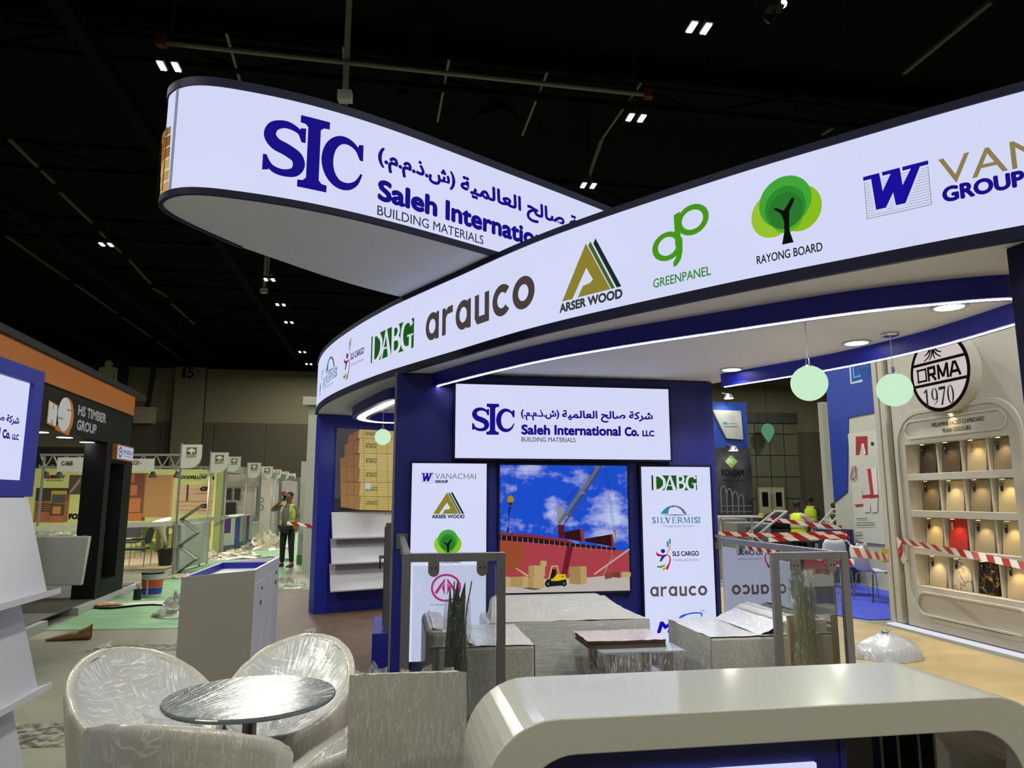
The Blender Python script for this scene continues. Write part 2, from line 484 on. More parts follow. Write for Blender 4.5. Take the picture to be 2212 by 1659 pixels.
ARAB = ''.join(reversed('\uFEB7\uFEAE\uFEDB\uFE94 \uFEBB\uFE8E\uFEDF\uFEA2 \uFE8D\uFEDF\uFECC\uFE8E\uFEDF\uFEE4\uFEF4\uFE94'))
ARAB2 = '(.\uFEE1.\uFEE1.\uFEAB.\uFEB5)'

def emb_lockup(mark=True, words=True):
    """company lockup; unit box covers x 258..1930, y 220..548 of the wall sign"""
    a = Art(asp=5.1); X0, X1, Y0, Y1 = 258., 1930., 220., 548.
    fx = lambda x: (x - X0) / (X1 - X0); fz = lambda y: (Y1 - y) / (Y1 - Y0)
    if mark: a.mapped(emb_sic(), fx(258), fx(636), fz(490), fz(220))
    if not words: return a
    a.text(ARAB2, fx(693), fx(1043), fz(360), fz(262), NAVY, 0.07)
    a.text(ARAB, fx(1068), fx(1922), fz(368), fz(262), NAVY, 0.07)
    a.text('Saleh', fx(696), fx(958), fz(486), fz(396), NAVY, 0.12)
    a.text('International', fx(996), fx(1612), fz(486), fz(396), NAVY, 0.11)
    a.text('Co.', fx(1648), fx(1784), fz(487), fz(402), NAVY, 0.13)
    a.text('LLC', fx(1816), fx(1930), fz(486), fz(430), NAVY, 0.13)
    a.text('BUILDING MATERIALS', fx(696), fx(1188), fz(546), fz(506), '#3b3a52', 0.02)
    return a

def emb_arser(text=True):
    a = Art(asp=1.2); q = unit(0, 340, 0, 290); T = lambda l: [q(p) for p in l]
    a.poly(T([(155, 8), (280, 240), (105, 240), (135, 195), (172, 190), (190, 178), (155, 118), (75, 240), (15, 240)]), '#8f8430')
    a.poly(T([(168, 22), (180, 6), (303, 240), (285, 240)]), '#4c6428')
    a.poly(T([(196, 20), (208, 0), (335, 240), (312, 240)]), '#16302c')
    a.text('ARSER WOOD', 0, 1, 0, 0.145, '#33413a', 0.12)
    return a

def emb_arauco(col='#4a4240'):
    a = Art(asp=5.6)
    w = 0.062
    def O(cx): a.ring(cx, 0.45, 0.062, 0.36, w, col, 30)
    # rings are wider sideways, so use outlines of an ellipse pair
    def ell(cx, rx, rz, ix, iz, a0=0, a1=360, n=36):
        a.layer += 1; vs = []
        for i in range(n + 1):
            t = R(a0 + (a1 - a0) * i / n)
            vs += [(cx + rx * cos(t), 0.5 + rz * sin(t)), (cx + ix * cos(t), 0.5 + iz * sin(t))]
        a.raw(vs, [(2 * i, 2 * i + 1, 2 * i + 3, 2 * i + 2) for i in range(n)], col)
    ell(0.073, 0.073, 0.5, 0.036, 0.26); a.poly([(0.108, 0), (0.146, 0), (0.146, 0.97), (0.12, 0.97), (0.108, 0.85)], col)
    a.poly([(0.182, 0.02), (0.22, 0.02), (0.22, 0.6), (0.236, 0.72), (0.29, 0.74), (0.29, 0.99), (0.24, 0.97), (0.22, 0.86), (0.214, 0.97), (0.182, 0.97)], col)
    ell(0.395, 0.075, 0.5, 0.036, 0.26); a.poly([(0.43, 0), (0.47, 0), (0.47, 0.97), (0.443, 0.97), (0.43, 0.85)], col)
    a.poly([(0.508, 0.97), (0.508, 0.2), (0.53, 0.0), (0.64, 0.0), (0.64, 0.97), (0.6, 0.97), (0.6, 0.25), (0.548, 0.25), (0.548, 0.97)], col)
    ell(0.75, 0.08, 0.5, 0.038, 0.25, 42, 318)
    ell(0.918, 0.082, 0.5, 0.038, 0.25)
    return a

def emb_dabg(col='#1c5a20'):
    a = Art(asp=3.0)
    W = '#dfe2f4'
    a.rect(0.0, 1, 0.0, 1, col)
    a.poly([(0.0, 0), (0.03, 0), (0.05, 0.08), (0.05, 0.92), (0.03, 1), (0, 1)], '#163c22')
    # white letters eat into the green block
    a.rect(0.035, 0.11, 0.0, 1, W)                       # D stem
    a.stroke(sm([(0.1, 0.96), (0.2, 0.93), (0.27, 0.7), (0.28, 0.5), (0.27, 0.3), (0.2, 0.07), (0.1, 0.03)]), [.06, .12, .2, .24, .25, .25, .24, .22] + [.18] * 40, W)
    a.poly([(0.10, 0.93), (0.17, 0.9), (0.21, 0.7), (0.21, 0.3), (0.17, 0.1), (0.10, 0.07)], col)
    a.poly([(0.27, -.02), (0.31, -.02), (0.41, 0.85), (0.39, 1.02)], W)   # A
    a.poly([(0.385, 1.02), (0.42, 1.02), (0.54, -.02), (0.46, -.02)], W)
    a.rect(0.33, 0.46, 0.3, 0.36, W)
    a.rect(0.545, 0.6, -.02, 1.02, W)                     # B
    a.stroke(sm([(0.6, 0.97), (0.67, 0.95), (0.7, 0.75), (0.66, 0.56), (0.6, 0.53)]), 0.15, W)
    a.stroke(sm([(0.6, 0.53), (0.69, 0.5), (0.725, 0.27), (0.68, 0.06), (0.6, 0.02)]), 0.165, W)
    a.stroke(sm([(0.97, 0.78), (0.93, 0.94), (0.87, 0.97), (0.8, 0.85), (0.77, 0.5), (0.8, 0.15), (0.87, 0.03), (0.96, 0.08)]), 0.165, W)  # G
    a.rect(0.88, 1.0, 0.42, 0.48, W); a.rect(0.92, 0.97, 0.0, 0.46, W)
    return a

def emb_gp(col='#4a9a1c'):
    a = Art(asp=0.65); q = unit(0, 550, 0, 850); T = lambda l: [q(p) for p in l]
    P = lambda cx, cy, rx, ry, ix, iy: (lambda n: (setattr(a, 'layer', a.layer + 1), a.raw(
        [v for i in range(n + 1) for v in (q((cx + rx * cos(2 * pi * i / n), cy + ry * sin(2 * pi * i / n))), q((cx + ix * cos(2 * pi * i / n), cy + iy * sin(2 * pi * i / n))))],
        [(2 * i, 2 * i + 1, 2 * i + 3, 2 * i + 2) for i in range(n)], col)))(40)
    P(150, 400, 150, 168, 92, 108)
    P(400, 175, 152, 175, 100, 112)
    a.poly(T([(226, 60), (285, 40), (285, 350), (300, 350), (298, 500), (280, 590), (240, 650), (205, 660), (205, 600), (232, 560), (238, 470), (230, 400)]), col)
    a.text('GREENPANEL', 0.0, 1.0, 0, 0.125, '#3f8a3a', 0.03)
    return a

def emb_rayong(text=True):
    a = Art(asp=0.8); q = unit(0, 550, 0, 690)
    D = lambda x, y, rx, ry, c: a.disc(*q((x, y)), rx / 550, ry / 690, c, 44)
    D(170, 300, 170, 190, '#9cc832'); D(385, 300, 165, 190, '#8cc41f')
    D(275, 215, 205, 215, '#46aa3c'); D(285, 330, 130, 150, '#5cb428')
    D(275, 265, 160, 180, '#2f8f2e'); D(275, 290, 135, 150, '#2c7d30')
    T = lambda l: [q(p) for p in l]
    a.poly(T([(185, 255), (205, 250), (265, 290), (330, 200), (352, 205), (345, 235), (308, 300), (300, 400), (300, 470), (325, 570), (235, 570), (258, 470), (262, 380), (240, 310)]), '#0d100c')
    a.text('RAYONG BOARD', 0.05, 0.97, 0.0, 0.105, '#16161c', 0.03)
    return a

def emb_w():
    a = Art(asp=1.13); q = unit(0, 520, 0, 460); T = lambda l: [q(p) for p in l]
    g = '#6c6a6c'
    for i in range(15):
        y = 60 + i * 28
        a.stroke(T([(5, y), (515, y)]), 0.008, g)
    a.stroke(T([(5, 60), (5, 452)]), 0.008, g); a.stroke(T([(515, 60), (515, 452)]), 0.008, g); a.stroke(T([(5, 452), (515, 452)]), 0.01, g)
    a.poly(T([(45, 60), (120, 60), (145, 230), (230, 60), (290, 60), (305, 230), (390, 60), (470, 60), (330, 400), (230, 400), (222, 300), (175, 400), (70, 400)]), '#d9dcf2')
    b = '#1b12a0'
    a.poly(T([(0, 0), (135, 0), (135, 8), (150, 200), (225, 40), (160, 40), (155, 0), (300, 0), (310, 190), (385, 40), (320, 40), (320, 0), (520, 0), (520, 42), (455, 42), (320, 380), (245, 380), (232, 240), (165, 380), (85, 380), (65, 42), (0, 42)]), b)
    return a

def emb_vanachai(letters='VANACHAI', gold='#85796a'):
    a = Art(asp=5.4)
    a.mapped(emb_w(), 0, 0.22, 0, 1)
    a.text(letters, 0.25, 1.0, 0.42, 0.98, gold, 0.0)
    a.text('GROUP', 0.25, 0.49, 0.02, 0.32, '#1f1a5e', 0.14)
    return a

def emb_silvermist():
    a = Art(asp=1.95); q = unit(0, 400, 0, 205); T = lambda l: [q(p) for p in l]
    a.poly(T(sm([(72, 82), (95, 52), (130, 22), (190, 4), (160, 25), (142, 50), (138, 82)])), '#2c8ea6')
    a.poly(T(sm([(150, 25), (190, 8), (235, 18), (270, 45), (292, 82), (268, 82), (245, 45), (205, 22), (175, 24)])), '#6f7178')
    a.poly(T([(55, 93), (200, 88), (350, 93), (200, 97)]), '#5a5c64')
    # roman capitals: thick and thin strokes with serifs
    c = '#2b7f98'; y0, y1 = 112, 164; H = y1 - y0
    def V(x, w=8): a.poly(T([(x, y0), (x + w, y0), (x + w, y1), (x, y1)]), c); a.poly(T([(x - 5, y0), (x + w + 5, y0), (x + w + 5, y0 + 3), (x - 5, y0 + 3)]), c); a.poly(T([(x - 5, y1 - 3), (x + w + 5, y1 - 3), (x + w + 5, y1), (x - 5, y1)]), c)
    def Hh(x, y, l): a.poly(T([(x, y), (x + l, y), (x + l, y + 4), (x, y + 4)]), c); a.poly(T([(x + l - 3, y - 5), (x + l, y - 5), (x + l, y + 9), (x + l - 3, y + 9)]), c)
    def S(x):
        a.stroke(T(sm([(x + 26, y0 + 12), (x + 18, y0 + 2), (x + 7, y0 + 5), (x + 4, y0 + 15), (x + 14, y0 + 25), (x + 25, y0 + 34), (x + 24, y0 + 46), (x + 13, y1 - 2), (x + 2, y1 - 12)])), 0.042, c)
    S(0); V(44); V(74); Hh(82, y1 - 4, 22)
    a.poly(T([(106, y0), (122, y0), (134, y1 - 14), (146, y0), (152, y0), (135, y1), (128, y1)]), c); a.poly(T([(102, y0), (126, y0), (126, y0 + 3), (102, y0 + 3)]), c); a.poly(T([(138, y0), (158, y0), (158, y0 + 3), (138, y0 + 3)]), c)
    V(168); Hh(176, y0, 20); Hh(176, y0 + 23, 14); Hh(176, y1 - 4, 22)
    V(212); a.stroke(T(sm([(220, y0 + 2), (238, y0 + 4), (241, y0 + 14), (236, y0 + 24), (220, y0 + 27)])), 0.036, c); a.poly(T([(226, y0 + 26), (234, y0 + 25), (254, y1), (244, y1)]), c)
    V(262, 4); a.poly(T([(262, y0), (272, y0), (286, y1 - 12), (284, y1)]), c); a.poly(T([(300, y0), (304, y0), (286, y1), (283, y1 - 8)]), c); V(302)
    V(328); S(348); a.poly(T([(376, y0), (402, y0), (402, y0 + 5), (376, y0 + 5)]), c); a.poly(T([(385, y0), (393, y0), (393, y1), (385, y1)]), c); a.poly(T([(376, y0), (379, y0), (379, y0 + 13), (376, y0 + 13)]), c); a.poly(T([(399, y0), (402, y0), (402, y0 + 13), (399, y0 + 13)]), c); a.poly(T([(380, y1 - 3), (398, y1 - 3), (398, y1), (380, y1)]), c)
    a.text('The bridge between the worlds', 0.19, 0.84, 0.0, 0.13, '#8a8ca6', 0.0)
    return a

def emb_sls(small=True):
    a = Art(asp=1.33); q = unit(0, 365, 0, 275); T = lambda l: [q(p) for p in l]
    a.disc(*q((62, 106)), 18 / 365, 18 / 275, '#2a1f9c', 24)
    a.poly(T(sm([(0, 100), (14, 122), (55, 138), (108, 132), (60, 150), (12, 145), (0, 100)])), '#b81f2c')
    a.poly(T(sm([(98, 130), (120, 95), (130, 50), (128, 40), (108, 95), (92, 128)])), '#e29a3a')
    a.poly(T([(95, 22), (112, 18), (112, 70), (98, 75)]), '#3f7fd0'); a.poly(T([(114, 2), (130, 0), (130, 42), (118, 48)]), '#4e9a3c')
    a.poly(T(sm([(30, 195), (52, 150), (100, 138), (70, 160), (46, 195)])), '#2a1f9c')
    a.poly(T(sm([(98, 138), (118, 150), (124, 190), (105, 240), (92, 258), (85, 245), (108, 205), (114, 165)])), '#b81f2c')
    a.poly(T(sm([(8, 232), (40, 232), (78, 222), (48, 248), (8, 248)])), '#4e9a3c'); a.poly(T([(50, 255), (80, 240), (92, 250), (60, 275)]), '#e29a3a')
    a.poly(T(sm([(80, 262), (100, 225), (118, 205), (105, 245), (95, 268)])), '#b81f2c')
    a.text('SLS CARGO', 139 / 365, 1.0, 1 - 150 / 275, 1 - 108 / 275, '#14122c', 0.07)
    a.text('Growing your business', 150 / 365, 0.985, 1 - 200 / 275, 1 - 172 / 275, '#7d7d98', 0.0)
    return a

def emb_henson():
    a = Art(); q = unit(0, 300, 0, 340)
    k = '#c8248c'
    a.ring(*q((150, 150)), 140 / 300, 140 / 340, 0.07, k, 48)
    T = lambda l: [q(p) for p in l]
    for x, fl in ((0, 1), (0, -1)):
        X = lambda v: 150 + fl * (v - 150)
        a.poly(T([(X(140), 45), (X(140), 80), (X(105), 140), (X(60), 215), (X(35), 200), (X(85), 120)]), k)
        a.poly(T([(X(138), 90), (X(138), 190), (X(150 - 10), 235), (X(108), 150)]), k)
    a.text('PT HENSON', 0.0, 0.5, 0.0, 0.045, '#6c6a80', 0.05)
    return a

def emb_m():
    a = Art(asp=2.0)
    a.text('M', 0.0, 0.36, 0.0, 0.5, '#1a10b4', 0.16, 0.25)
    a.stroke(sm([(0.42, 0.52), (0.55, 0.72), (0.75, 0.82), (0.92, 0.8), (0.93, 0.66)]), [.02, .04, .06, .08, .1, .1, .1, .09] + [.06] * 40, '#2258d8')
    a.ring(0.965, 0.9, 0.055, 0.07, 0.012, '#8f90c0', 20); a.text('R', 0.94, 0.99, 0.86, 0.94, '#8f90c0', 0.05)
    return a
# ------------------------------------------------------------------ hall shell
def floor_mat(name, a, b, scale=2.0, rough=0.45, streak=None, bump=0.05, fine=0.15, rot=0.0):
    m = mat(name, a, rough, var=0.0)
    N, Lk = m.node_tree.nodes, m.node_tree.links; bs = N['Principled BSDF']
    tc = N.new('ShaderNodeTexCoord'); mp = N.new('ShaderNodeMapping')
    mp.inputs['Rotation'].default_value = (0, 0, rot)
    mp.inputs['Scale'].default_value = streak or (1, 1, 1)
    Lk.new(tc.outputs['Object'], mp.inputs[0])
    n = N.new('ShaderNodeTexNoise'); n.inputs['Scale'].default_value = scale; n.inputs['Detail'].default_value = 8; n.inputs['Roughness'].default_value = 0.62
    Lk.new(mp.outputs[0], n.inputs['Vector'])
    rp = N.new('ShaderNodeValToRGB'); rp.color_ramp.elements[0].position = 0.3; rp.color_ramp.elements[1].position = 0.72
    rp.color_ramp.elements[0].color = C(a); rp.color_ramp.elements[1].color = C(b)
    Lk.new(n.outputs['Fac'], rp.inputs[0])
    n2 = N.new('ShaderNodeTexNoise'); n2.inputs['Scale'].default_value = 60; n2.inputs['Detail'].default_value = 3
    Lk.new(tc.outputs['Object'], n2.inputs['Vector'])
    mx = N.new('ShaderNodeMix'); mx.data_type = 'RGBA'; mx.blend_type = 'OVERLAY'; mx.inputs['Factor'].default_value = fine
    Lk.new(rp.outputs[0], mx.inputs['A']); Lk.new(n2.outputs['Color'], mx.inputs['B'])
    Lk.new(mx.outputs['Result'], bs.inputs['Base Color'])
    bp = N.new('ShaderNodeBump'); bp.inputs['Strength'].default_value = bump; bp.inputs['Distance'].default_value = 0.01
    Lk.new(n2.outputs['Fac'], bp.inputs['Height']); Lk.new(bp.outputs['Normal'], bs.inputs['Normal'])
    return m

M_CONC = floor_mat('concrete_floor', '#70725f', '#8b8d78', 1.1, 0.5)
struct(MB().box(-45, 45, -12, 62, -0.2, 0.0).build('floor', M_CONC))

M_BEIGE = mat('painted_wall', '#655f4a', 0.8, var=0.05, vs=0.6)
M_DADO = mat('acoustic_wall', '#443f31', 0.9, var=0.05, vs=0.8, bump=0.3, bs=8)
FB = Frame((-19.8, 46.0), U)            # far wall of the hall
w = struct(MB().box(-30, 60, 0.0, 0.3, 0, 9.9).build('wall_back', M_BEIGE)); place(w, FB.w(0, 0), FB.rz)
for i in range(22):                      # acoustic panels below the painted part
    x = -25 + i * 3.2
    MB().box(x + 0.02, x + 3.18, -0.08, 0.0, 0.0, 6.4).build('acoustic_panel', M_DADO, w, bevel=0.03, seg=1)
M_COLUMN = mat('wall_column', '#625c48', 0.8, var=0.04)
for x, z in ((FB.hit(405, 900, -.5)[0], '15'), (31.2, '12')):
    c = MB().box(x - 0.9, x + 0.9, -0.55, 0.0, 0, 9.9).build('wall_column', M_COLUMN, w)
a = Art(); n1, n2 = FB.hit(398, 805, -.56), FB.hit(412, 805, -.56); a.text('1', n1[0] - .1, n1[0] + .1, n1[1] - .35, n1[1] + .35, '#0c0c08', 0.03); a.text('5', n2[0] - .2, n2[0] + .2, n2[1] - .35, n2[1] + .35, '#0c0c08', 0.06)
a.build('bay_number', w, -0.56)
a = Art(); a.text('12', 33.0, 34.3, 7.5, 8.4, '#15150f', 0.04); a.build('bay_number', w, -0.02)
# long side walls and the wall behind the camera
w = struct(MB().box(-42.3, -42, -12, 62, 0, 9.9).build('wall_left', M_BEIGE))
w = struct(MB().box(42, 42.3, -12, 62, 0, 9.9).build('wall_right', M_BEIGE))
w = struct(MB().box(-42, 42, -12.3, -12, 0, 9.9).build('wall_front', M_BEIGE))
M_BLACK = mat('black_ceiling', '#0a0a0a', 0.95, var=0.1, spec=0.1)
struct(MB().box(-45, 45, -12, 62, 12.0, 12.2).build('ceiling', M_BLACK))

# cable tray and control box on the far wall, washroom sign, doors
M_STEEL = mat('grey_steel', '#8b8d8c', 0.4, 0.7, var=0.05)
M_DKSTEEL = mat('dark_steel', '#0d0d0c', 0.8, 0.0, var=0.1)
def far_pt(x, y, off=-0.1):
    s, z = FB.hit(x, y, off); return s, z
t = fthing(FB, 'wall_cable', 'thick black cables dropping to a grey box on the beige hall wall', 'cable', 0, 0)
s0, z0 = far_pt(322, 782); s1, z1 = far_pt(316, 885)
for k in range(3):
    MB().tube([(s0 + k * .12, -0.12, z0), (s0 + 0.25 + k * .1, -0.12, (z0 + z1) / 2 + 1.0), (s1 + k * .08, -0.12, z1)], 0.05, 6).build('cable', mat('black_rubber', '#16160f', 0.7), t)
MB().box(s1 - 0.6, s1 + 0.6, -0.5, -0.02, z1 - 0.9, z1).build('junction_box', mat('box_beige', '#8d8872', 0.7), t)
MB().box(s1 - 0.8, s1 + 0.7, -0.55, -0.02, z1, z1 + 0.12).build('box_lid', mat('box_beige', '#8d8872', 0.7), t)
t = fthing(FB, 'hanging_wire', 'thin black wire hanging down the beige hall wall', 'wire')
a0, b0 = far_pt(448, 790, -0.35); a1, b1 = far_pt(437, 960, -0.35)
MB().tube([(a0, -0.35, b0 - 0.02), (a1, -0.35, b1)], 0.035, 6).build('wire', mat('black_rubber', '#16160f', 0.7), t)
t = fthing(FB, 'washroom_sign', 'black sign with a pale washroom man figure high on the hall wall', 'sign')
a0, b0 = far_pt(206, 775, -1.0); a1, b1 = far_pt(263, 832, -1.0)
MB().box(a0, a1, -1.0, -0.02, b1 - 2.5, b0 + 0.4).build('board', mat('sign_black', '#0e0f0d', 0.6), t)
cx, cz = far_pt(235, 787, -1.0); a = Art(); pale = '#b8b498'
a.disc(cx, cz, 0.24, 0.24, pale)
_, zs = far_pt(235, 793, -1.0); _, zb = far_pt(235, 850, -1.0)
a.poly([(cx - 0.55, zs - 0.1), (cx - 0.4, zs), (cx + 0.4, zs), (cx + 0.55, zs - 0.1), (cx + 0.55, zs - 0.95), (cx + 0.4, zs - 0.95), (cx + 0.36, zs - 0.3), (cx + 0.33, zs - 0.3), (cx + 0.33, zb), (cx - 0.33, zb), (cx - 0.33, zs - 0.3), (cx - 0.36, zs - 0.3), (cx - 0.4, zs - 0.95), (cx - 0.55, zs - 0.95)], pale)
a.build('figure', t, -1.01)

# dark glazed screen with double doors, far right
t = fthing(FB, 'glazed_screen', 'tall dark screen of framed panels with pale double doors on the hall wall', 'screen')
sx0, _ = far_pt(1625, 900, -0.6); sx1, zt = far_pt(1720, 893, -0.6)
M_SCREEN = mat('screen_dark', '#4a4a3a', 0.5, var=0.1)
nx = 4
for i in range(nx):
    for j in range(5):
        xa, xb = sx0 - 1 + (sx1 - sx0 + 1) * i / nx, sx0 - 1 + (sx1 - sx0 + 1) * (i + 1) / nx
        za, zb = zt * j / 5, zt * (j + 1) / 5
        MB().box(xa + 0.03, xb - 0.03, -0.6, -0.4, za + 0.03, zb - 0.03).build('panel', M_SCREEN, t)
MB().box(sx0 - 1, sx1, -0.45, -0.1, 0, zt).build('back_frame', mat('screen_frame', '#4a4a3c', 0.6), t)
MB().box(sx0 - 1, sx1, -0.75, -0.4, zt - 0.75, zt).build('header', mat('screen_head', '#22261e', 0.6), t)
door_1 = struct(MB().box(-1.0, 1.0, -0.12, 0.0, 0, 2.35).build('door_1', mat('door_pale', '#77735a', 0.6)))
ds, _ = far_pt(1664, 1060, -0.75); place(door_1, FB.w(ds, -0.72), FB.rz)
for s_ in (-1, 1):
    lf = MB().box(min(0.03 * s_, 0.95 * s_), max(0.03 * s_, 0.95 * s_), -0.2, -0.12, 0.02, 2.25).build('door_leaf', mat('door_leaf', '#8a866c', 0.55), door_1)
    MB().box(min(0.3 * s_, 0.75 * s_), max(0.3 * s_, 0.75 * s_), -0.22, -0.2, 1.0, 2.0).build('vision_panel', mat('door_glass', '#0b0c0b', 0.1), lf)
    MB().tube([(0.1 * s_, -0.26, 0.9), (0.1 * s_, -0.26, 1.9)], 0.02, 6).build('pull_handle', M_STEEL, lf)
t = thing('map_pin_sign', 'pale green map pin sign hanging before the dark glazed screen', 'sign')
c = FB.w(far_pt(1658, 930, -1.6)[0], -1.6, far_pt(1658, 930, -1.6)[1]); place(t, c, FB.rz)
pin = [(0.5 * cos(R(a_)), 0.5 * sin(R(a_))) for a_ in range(-30, 211, 15)] + [(-0.18, -.65), (0, -.9), (0.18, -.65)]
MB().plate(pin, -0.05, 0.05).build('pin_panel', mat('pin_green', '#4d8a74', 0.6), t)
MB().tube([(0, 0, 0.48), (0, 0, 12.0 - c.z)], 0.02, 5).build('hanger_wire', M_DKSTEEL, t)

# ------------------------------------------------------------------ roof steel and services
def roof_bar(name, label, cat, a, b, w_, h_, m, group=None):
    p, q = Vector(a), Vector(b)
    o = MB().bar(p, q, w_, h_).build(name, m)
    return tag(o, label, cat, group)
M_BEAM = mat('roof_steel', '#060606', 0.9, 0.0, var=0.15, spec=0.1)
M_RAIL = mat('roof_pipe', '#6a685e', 0.5, 0.5, var=0.1)
def zp(x, y, z): return at_z(x, y, z)
for i, (p, q) in enumerate((((0, 18), (2212, 246)), ((0, 40), (2212, 268)))):
    roof_bar('roof_beam', 'long black steel roof girder crossing above the stand', 'beam', zp(*p, 11.7), zp(*q, 11.7), 0.5, 0.35, M_BEAM, 'girders above the stand')
t = thing('service_pipe', 'long grey pipe with red end fittings hung under the black roof', 'pipe')
p, q = zp(350, 92, 10), zp(1400, 205, 10)
MB().tube([p, q], 0.05, 8).build('pipe', M_RAIL, t)
for e, d in ((p, -1), (q, 1)):
    MB().box(e.x - .09, e.x + .09, e.y - .08, e.y + .08, 9.93, 10.1).build('end_fitting', mat('red_fitting', '#5a1412', 0.6), t)
rods = [((489, 70), (521, 183)), ((742, 100), (748, 226)), ((970, 128), (945, 262)), ((1182, 155), (1128, 292)), ((1385, 178), (1300, 300))]
for i, (a_, b_) in enumerate(rods):
    top = zp(*a_, 10.5)
    # a hanging rod drops straight down: keep its place on the plan, take its length from the photo
    L_ = 1.6
    o = MB().bar(top, zp(*b_, 10.2), 0.05).build('roof_strut', M_RAIL)
    tag(o, 'thin grey strut slanting under the black roof', 'strut', 'struts under the roof')
bars = [((2140, 4), (1952, 158), 10.4), ((1820, 262), (1775, 290), 10.4), ((1300, 300), (1270, 385), 10.4), ((20, 300), (118, 395), 10.3), ((130, 415), (198, 480), 10.3), ((215, 500), (262, 545), 10.3), ((280, 562), (325, 612), 10.3), ((330, 622), (360, 640), 10.3), ((370, 655), (420, 700), 10.3), ((0, 500), (400, 780), 10.5)]
for a_, b_, z in bars:
    tag(MB().bar(zp(*a_, z), zp(*b_, z), 0.09, 0.06).build('cable_tray', mat('tray_steel', '#55534a', 0.5, 0.4)), 'slim steel cable tray running under the black roof', 'cable tray', 'cable trays under the roof')
# lattice trusses further down the hall
def truss(name, a, b, h=0.7, n=16, label='dark lattice roof truss spanning the hall'):
    a, b = Vector(a), Vector(b); t = thing(name, label, 'truss', group='lattice trusses of the roof')
    up = Vector((0, 0, h))
    for v0, v1 in ((a, b), (a + up, b + up)): MB().bar(v0, v1, 0.12).build('chord', M_BEAM, t)
    for i in range(n):
        p, q = a.lerp(b, i / n), a.lerp(b, (i + 1) / n)
        (MB().bar(p, q + up, 0.06) if i % 2 else MB().bar(p + up, q, 0.06)).build('diagonal', M_BEAM, t)
    return t
for k in range(6):
    y = 14 + k * 5.6
    d = Vector((U[0], U[1], 0)); c = Vector((-3, y, 10.3))
    truss('roof_truss', c - d * 20, c + d * 20)
for k in range(3):
    x = -18 + k * 5.5
    o = MB().bar(Vector((x, 6, 10.2)), Vector((x - 6.4, 44, 10.2)), 0.3, 0.3).build('purlin', M_BEAM)
    tag(o, 'black roof purlin running down the hall', 'purlin', 'purlins of the roof')
# ventilation ducts in the dark
for (x, y, sx) in ((905, 150, .7), (1075, 200, .8)):
    p = zp(x, y, 11.0)
    t = thing('air_duct', 'dark square air duct with a flared hood under the black roof', 'duct', (p.x, p.y, 0), R(9.5), 'air ducts under the roof')
    MB().box(-sx * .35, sx * .35, -sx * .35, sx * .35, 10.6, 12.0).build('duct', M_DKSTEEL, t)
    MB().lathe([(sx * .7, 10.3), (sx * .5, 10.6)], 4, mi=0).build('hood', mat('hood_black', '#070706', .95, spec=.1), t)

M_LAMP = glow('hall_lamp_lens', '#f6ffe8', 14.0)
def hall_lamp(x, y, z=9.6, on=True):
    p = zp(x, y, z)
    t = thing('hall_lamp', 'unseen twin white high bay lamp shining under the black roof', 'lamp', (p.x, p.y, z), R(9.5), 'twin hall lamps under the roof')
    for s_ in (-1, 1):
        MB().box(s_ * 0.13 - 0.075, s_ * 0.13 + 0.075, -0.17, 0.17, 0.02, 0.11).build('lamp_body', M_DKSTEEL, t)
        MB().box(s_ * 0.13 - 0.05, s_ * 0.13 + 0.05, -0.135, 0.135, 0.0, 0.02).build('lens', M_LAMP, t)
    MB().bar((0, 0, 0.14), (0, 0, 2.42), 0.05).build('stem', M_DKSTEEL, t)
    MB().bar((-0.2, 0, 0.12), (0.2, 0, 0.12), 0.04).build('yoke', M_DKSTEEL, t)
    lamp('hall_light', 'AREA', (0, 0, -0.03), HALL_W, (1.0, 0.98, 0.86), 0.75, parent=t, size_y=0.5)
    return t
for p in ((365, 145), (1510, 62), (1374, 256), (1271, 402), (582, 605), (606, 659), (624, 697), (653, 761), (667, 787)): hall_lamp(*p)
# unseen lamps: the rows carried on, some added to brighten the far right
for X, Y in ((-6, 3), (5, 2), (0.5, -4), (-11, 9), (11, 7), (-9, -4), (9, -4), (14, 18), (-13, 22), (12, 29), (20, 38), (9, 40), (13, 45), (20, 46)):
    t = thing('hall_lamp', 'unseen twin white high bay lamp shining under the black roof', 'lamp', (X, Y, 9.6), R(9.5), 'twin hall lamps under the roof')
    for s_ in (-1, 1):
        MB().box(s_ * 0.13 - 0.075, s_ * 0.13 + 0.075, -0.17, 0.17, 0.02, 0.11).build('lamp_body', M_DKSTEEL, t)
        MB().box(s_ * 0.13 - 0.05, s_ * 0.13 + 0.05, -0.135, 0.135, 0.0, 0.02).build('lens', M_LAMP, t)
    MB().bar((0, 0, 0.14), (0, 0, 2.4), 0.05).build('stem', M_DKSTEEL, t)
    lamp('hall_light', 'AREA', (0, 0, -0.03), HALL_W, (1.0, 0.98, 0.86), 0.75, parent=t, size_y=0.5)
t = thing('chain_hoist', 'small chain hoist with a pale lens hanging under the roof', 'hoist', zp(1672, 15, 9.8), 0)
MB().box(-.14, .14, -.1, .1, -.05, .25).build('hoist_body', M_DKSTEEL, t); MB().ball((0.13, -0.05, 0.02), 0.07, 12).build('lens', M_LAMP, t)
MB().tube([(-.2, 0, 2.2), (-.2, 0, -.2), (-.1, 0, -.3), (0, 0, -.2), (0, 0, 2.2)], 0.02, 5).build('chain', M_DKSTEEL, t)
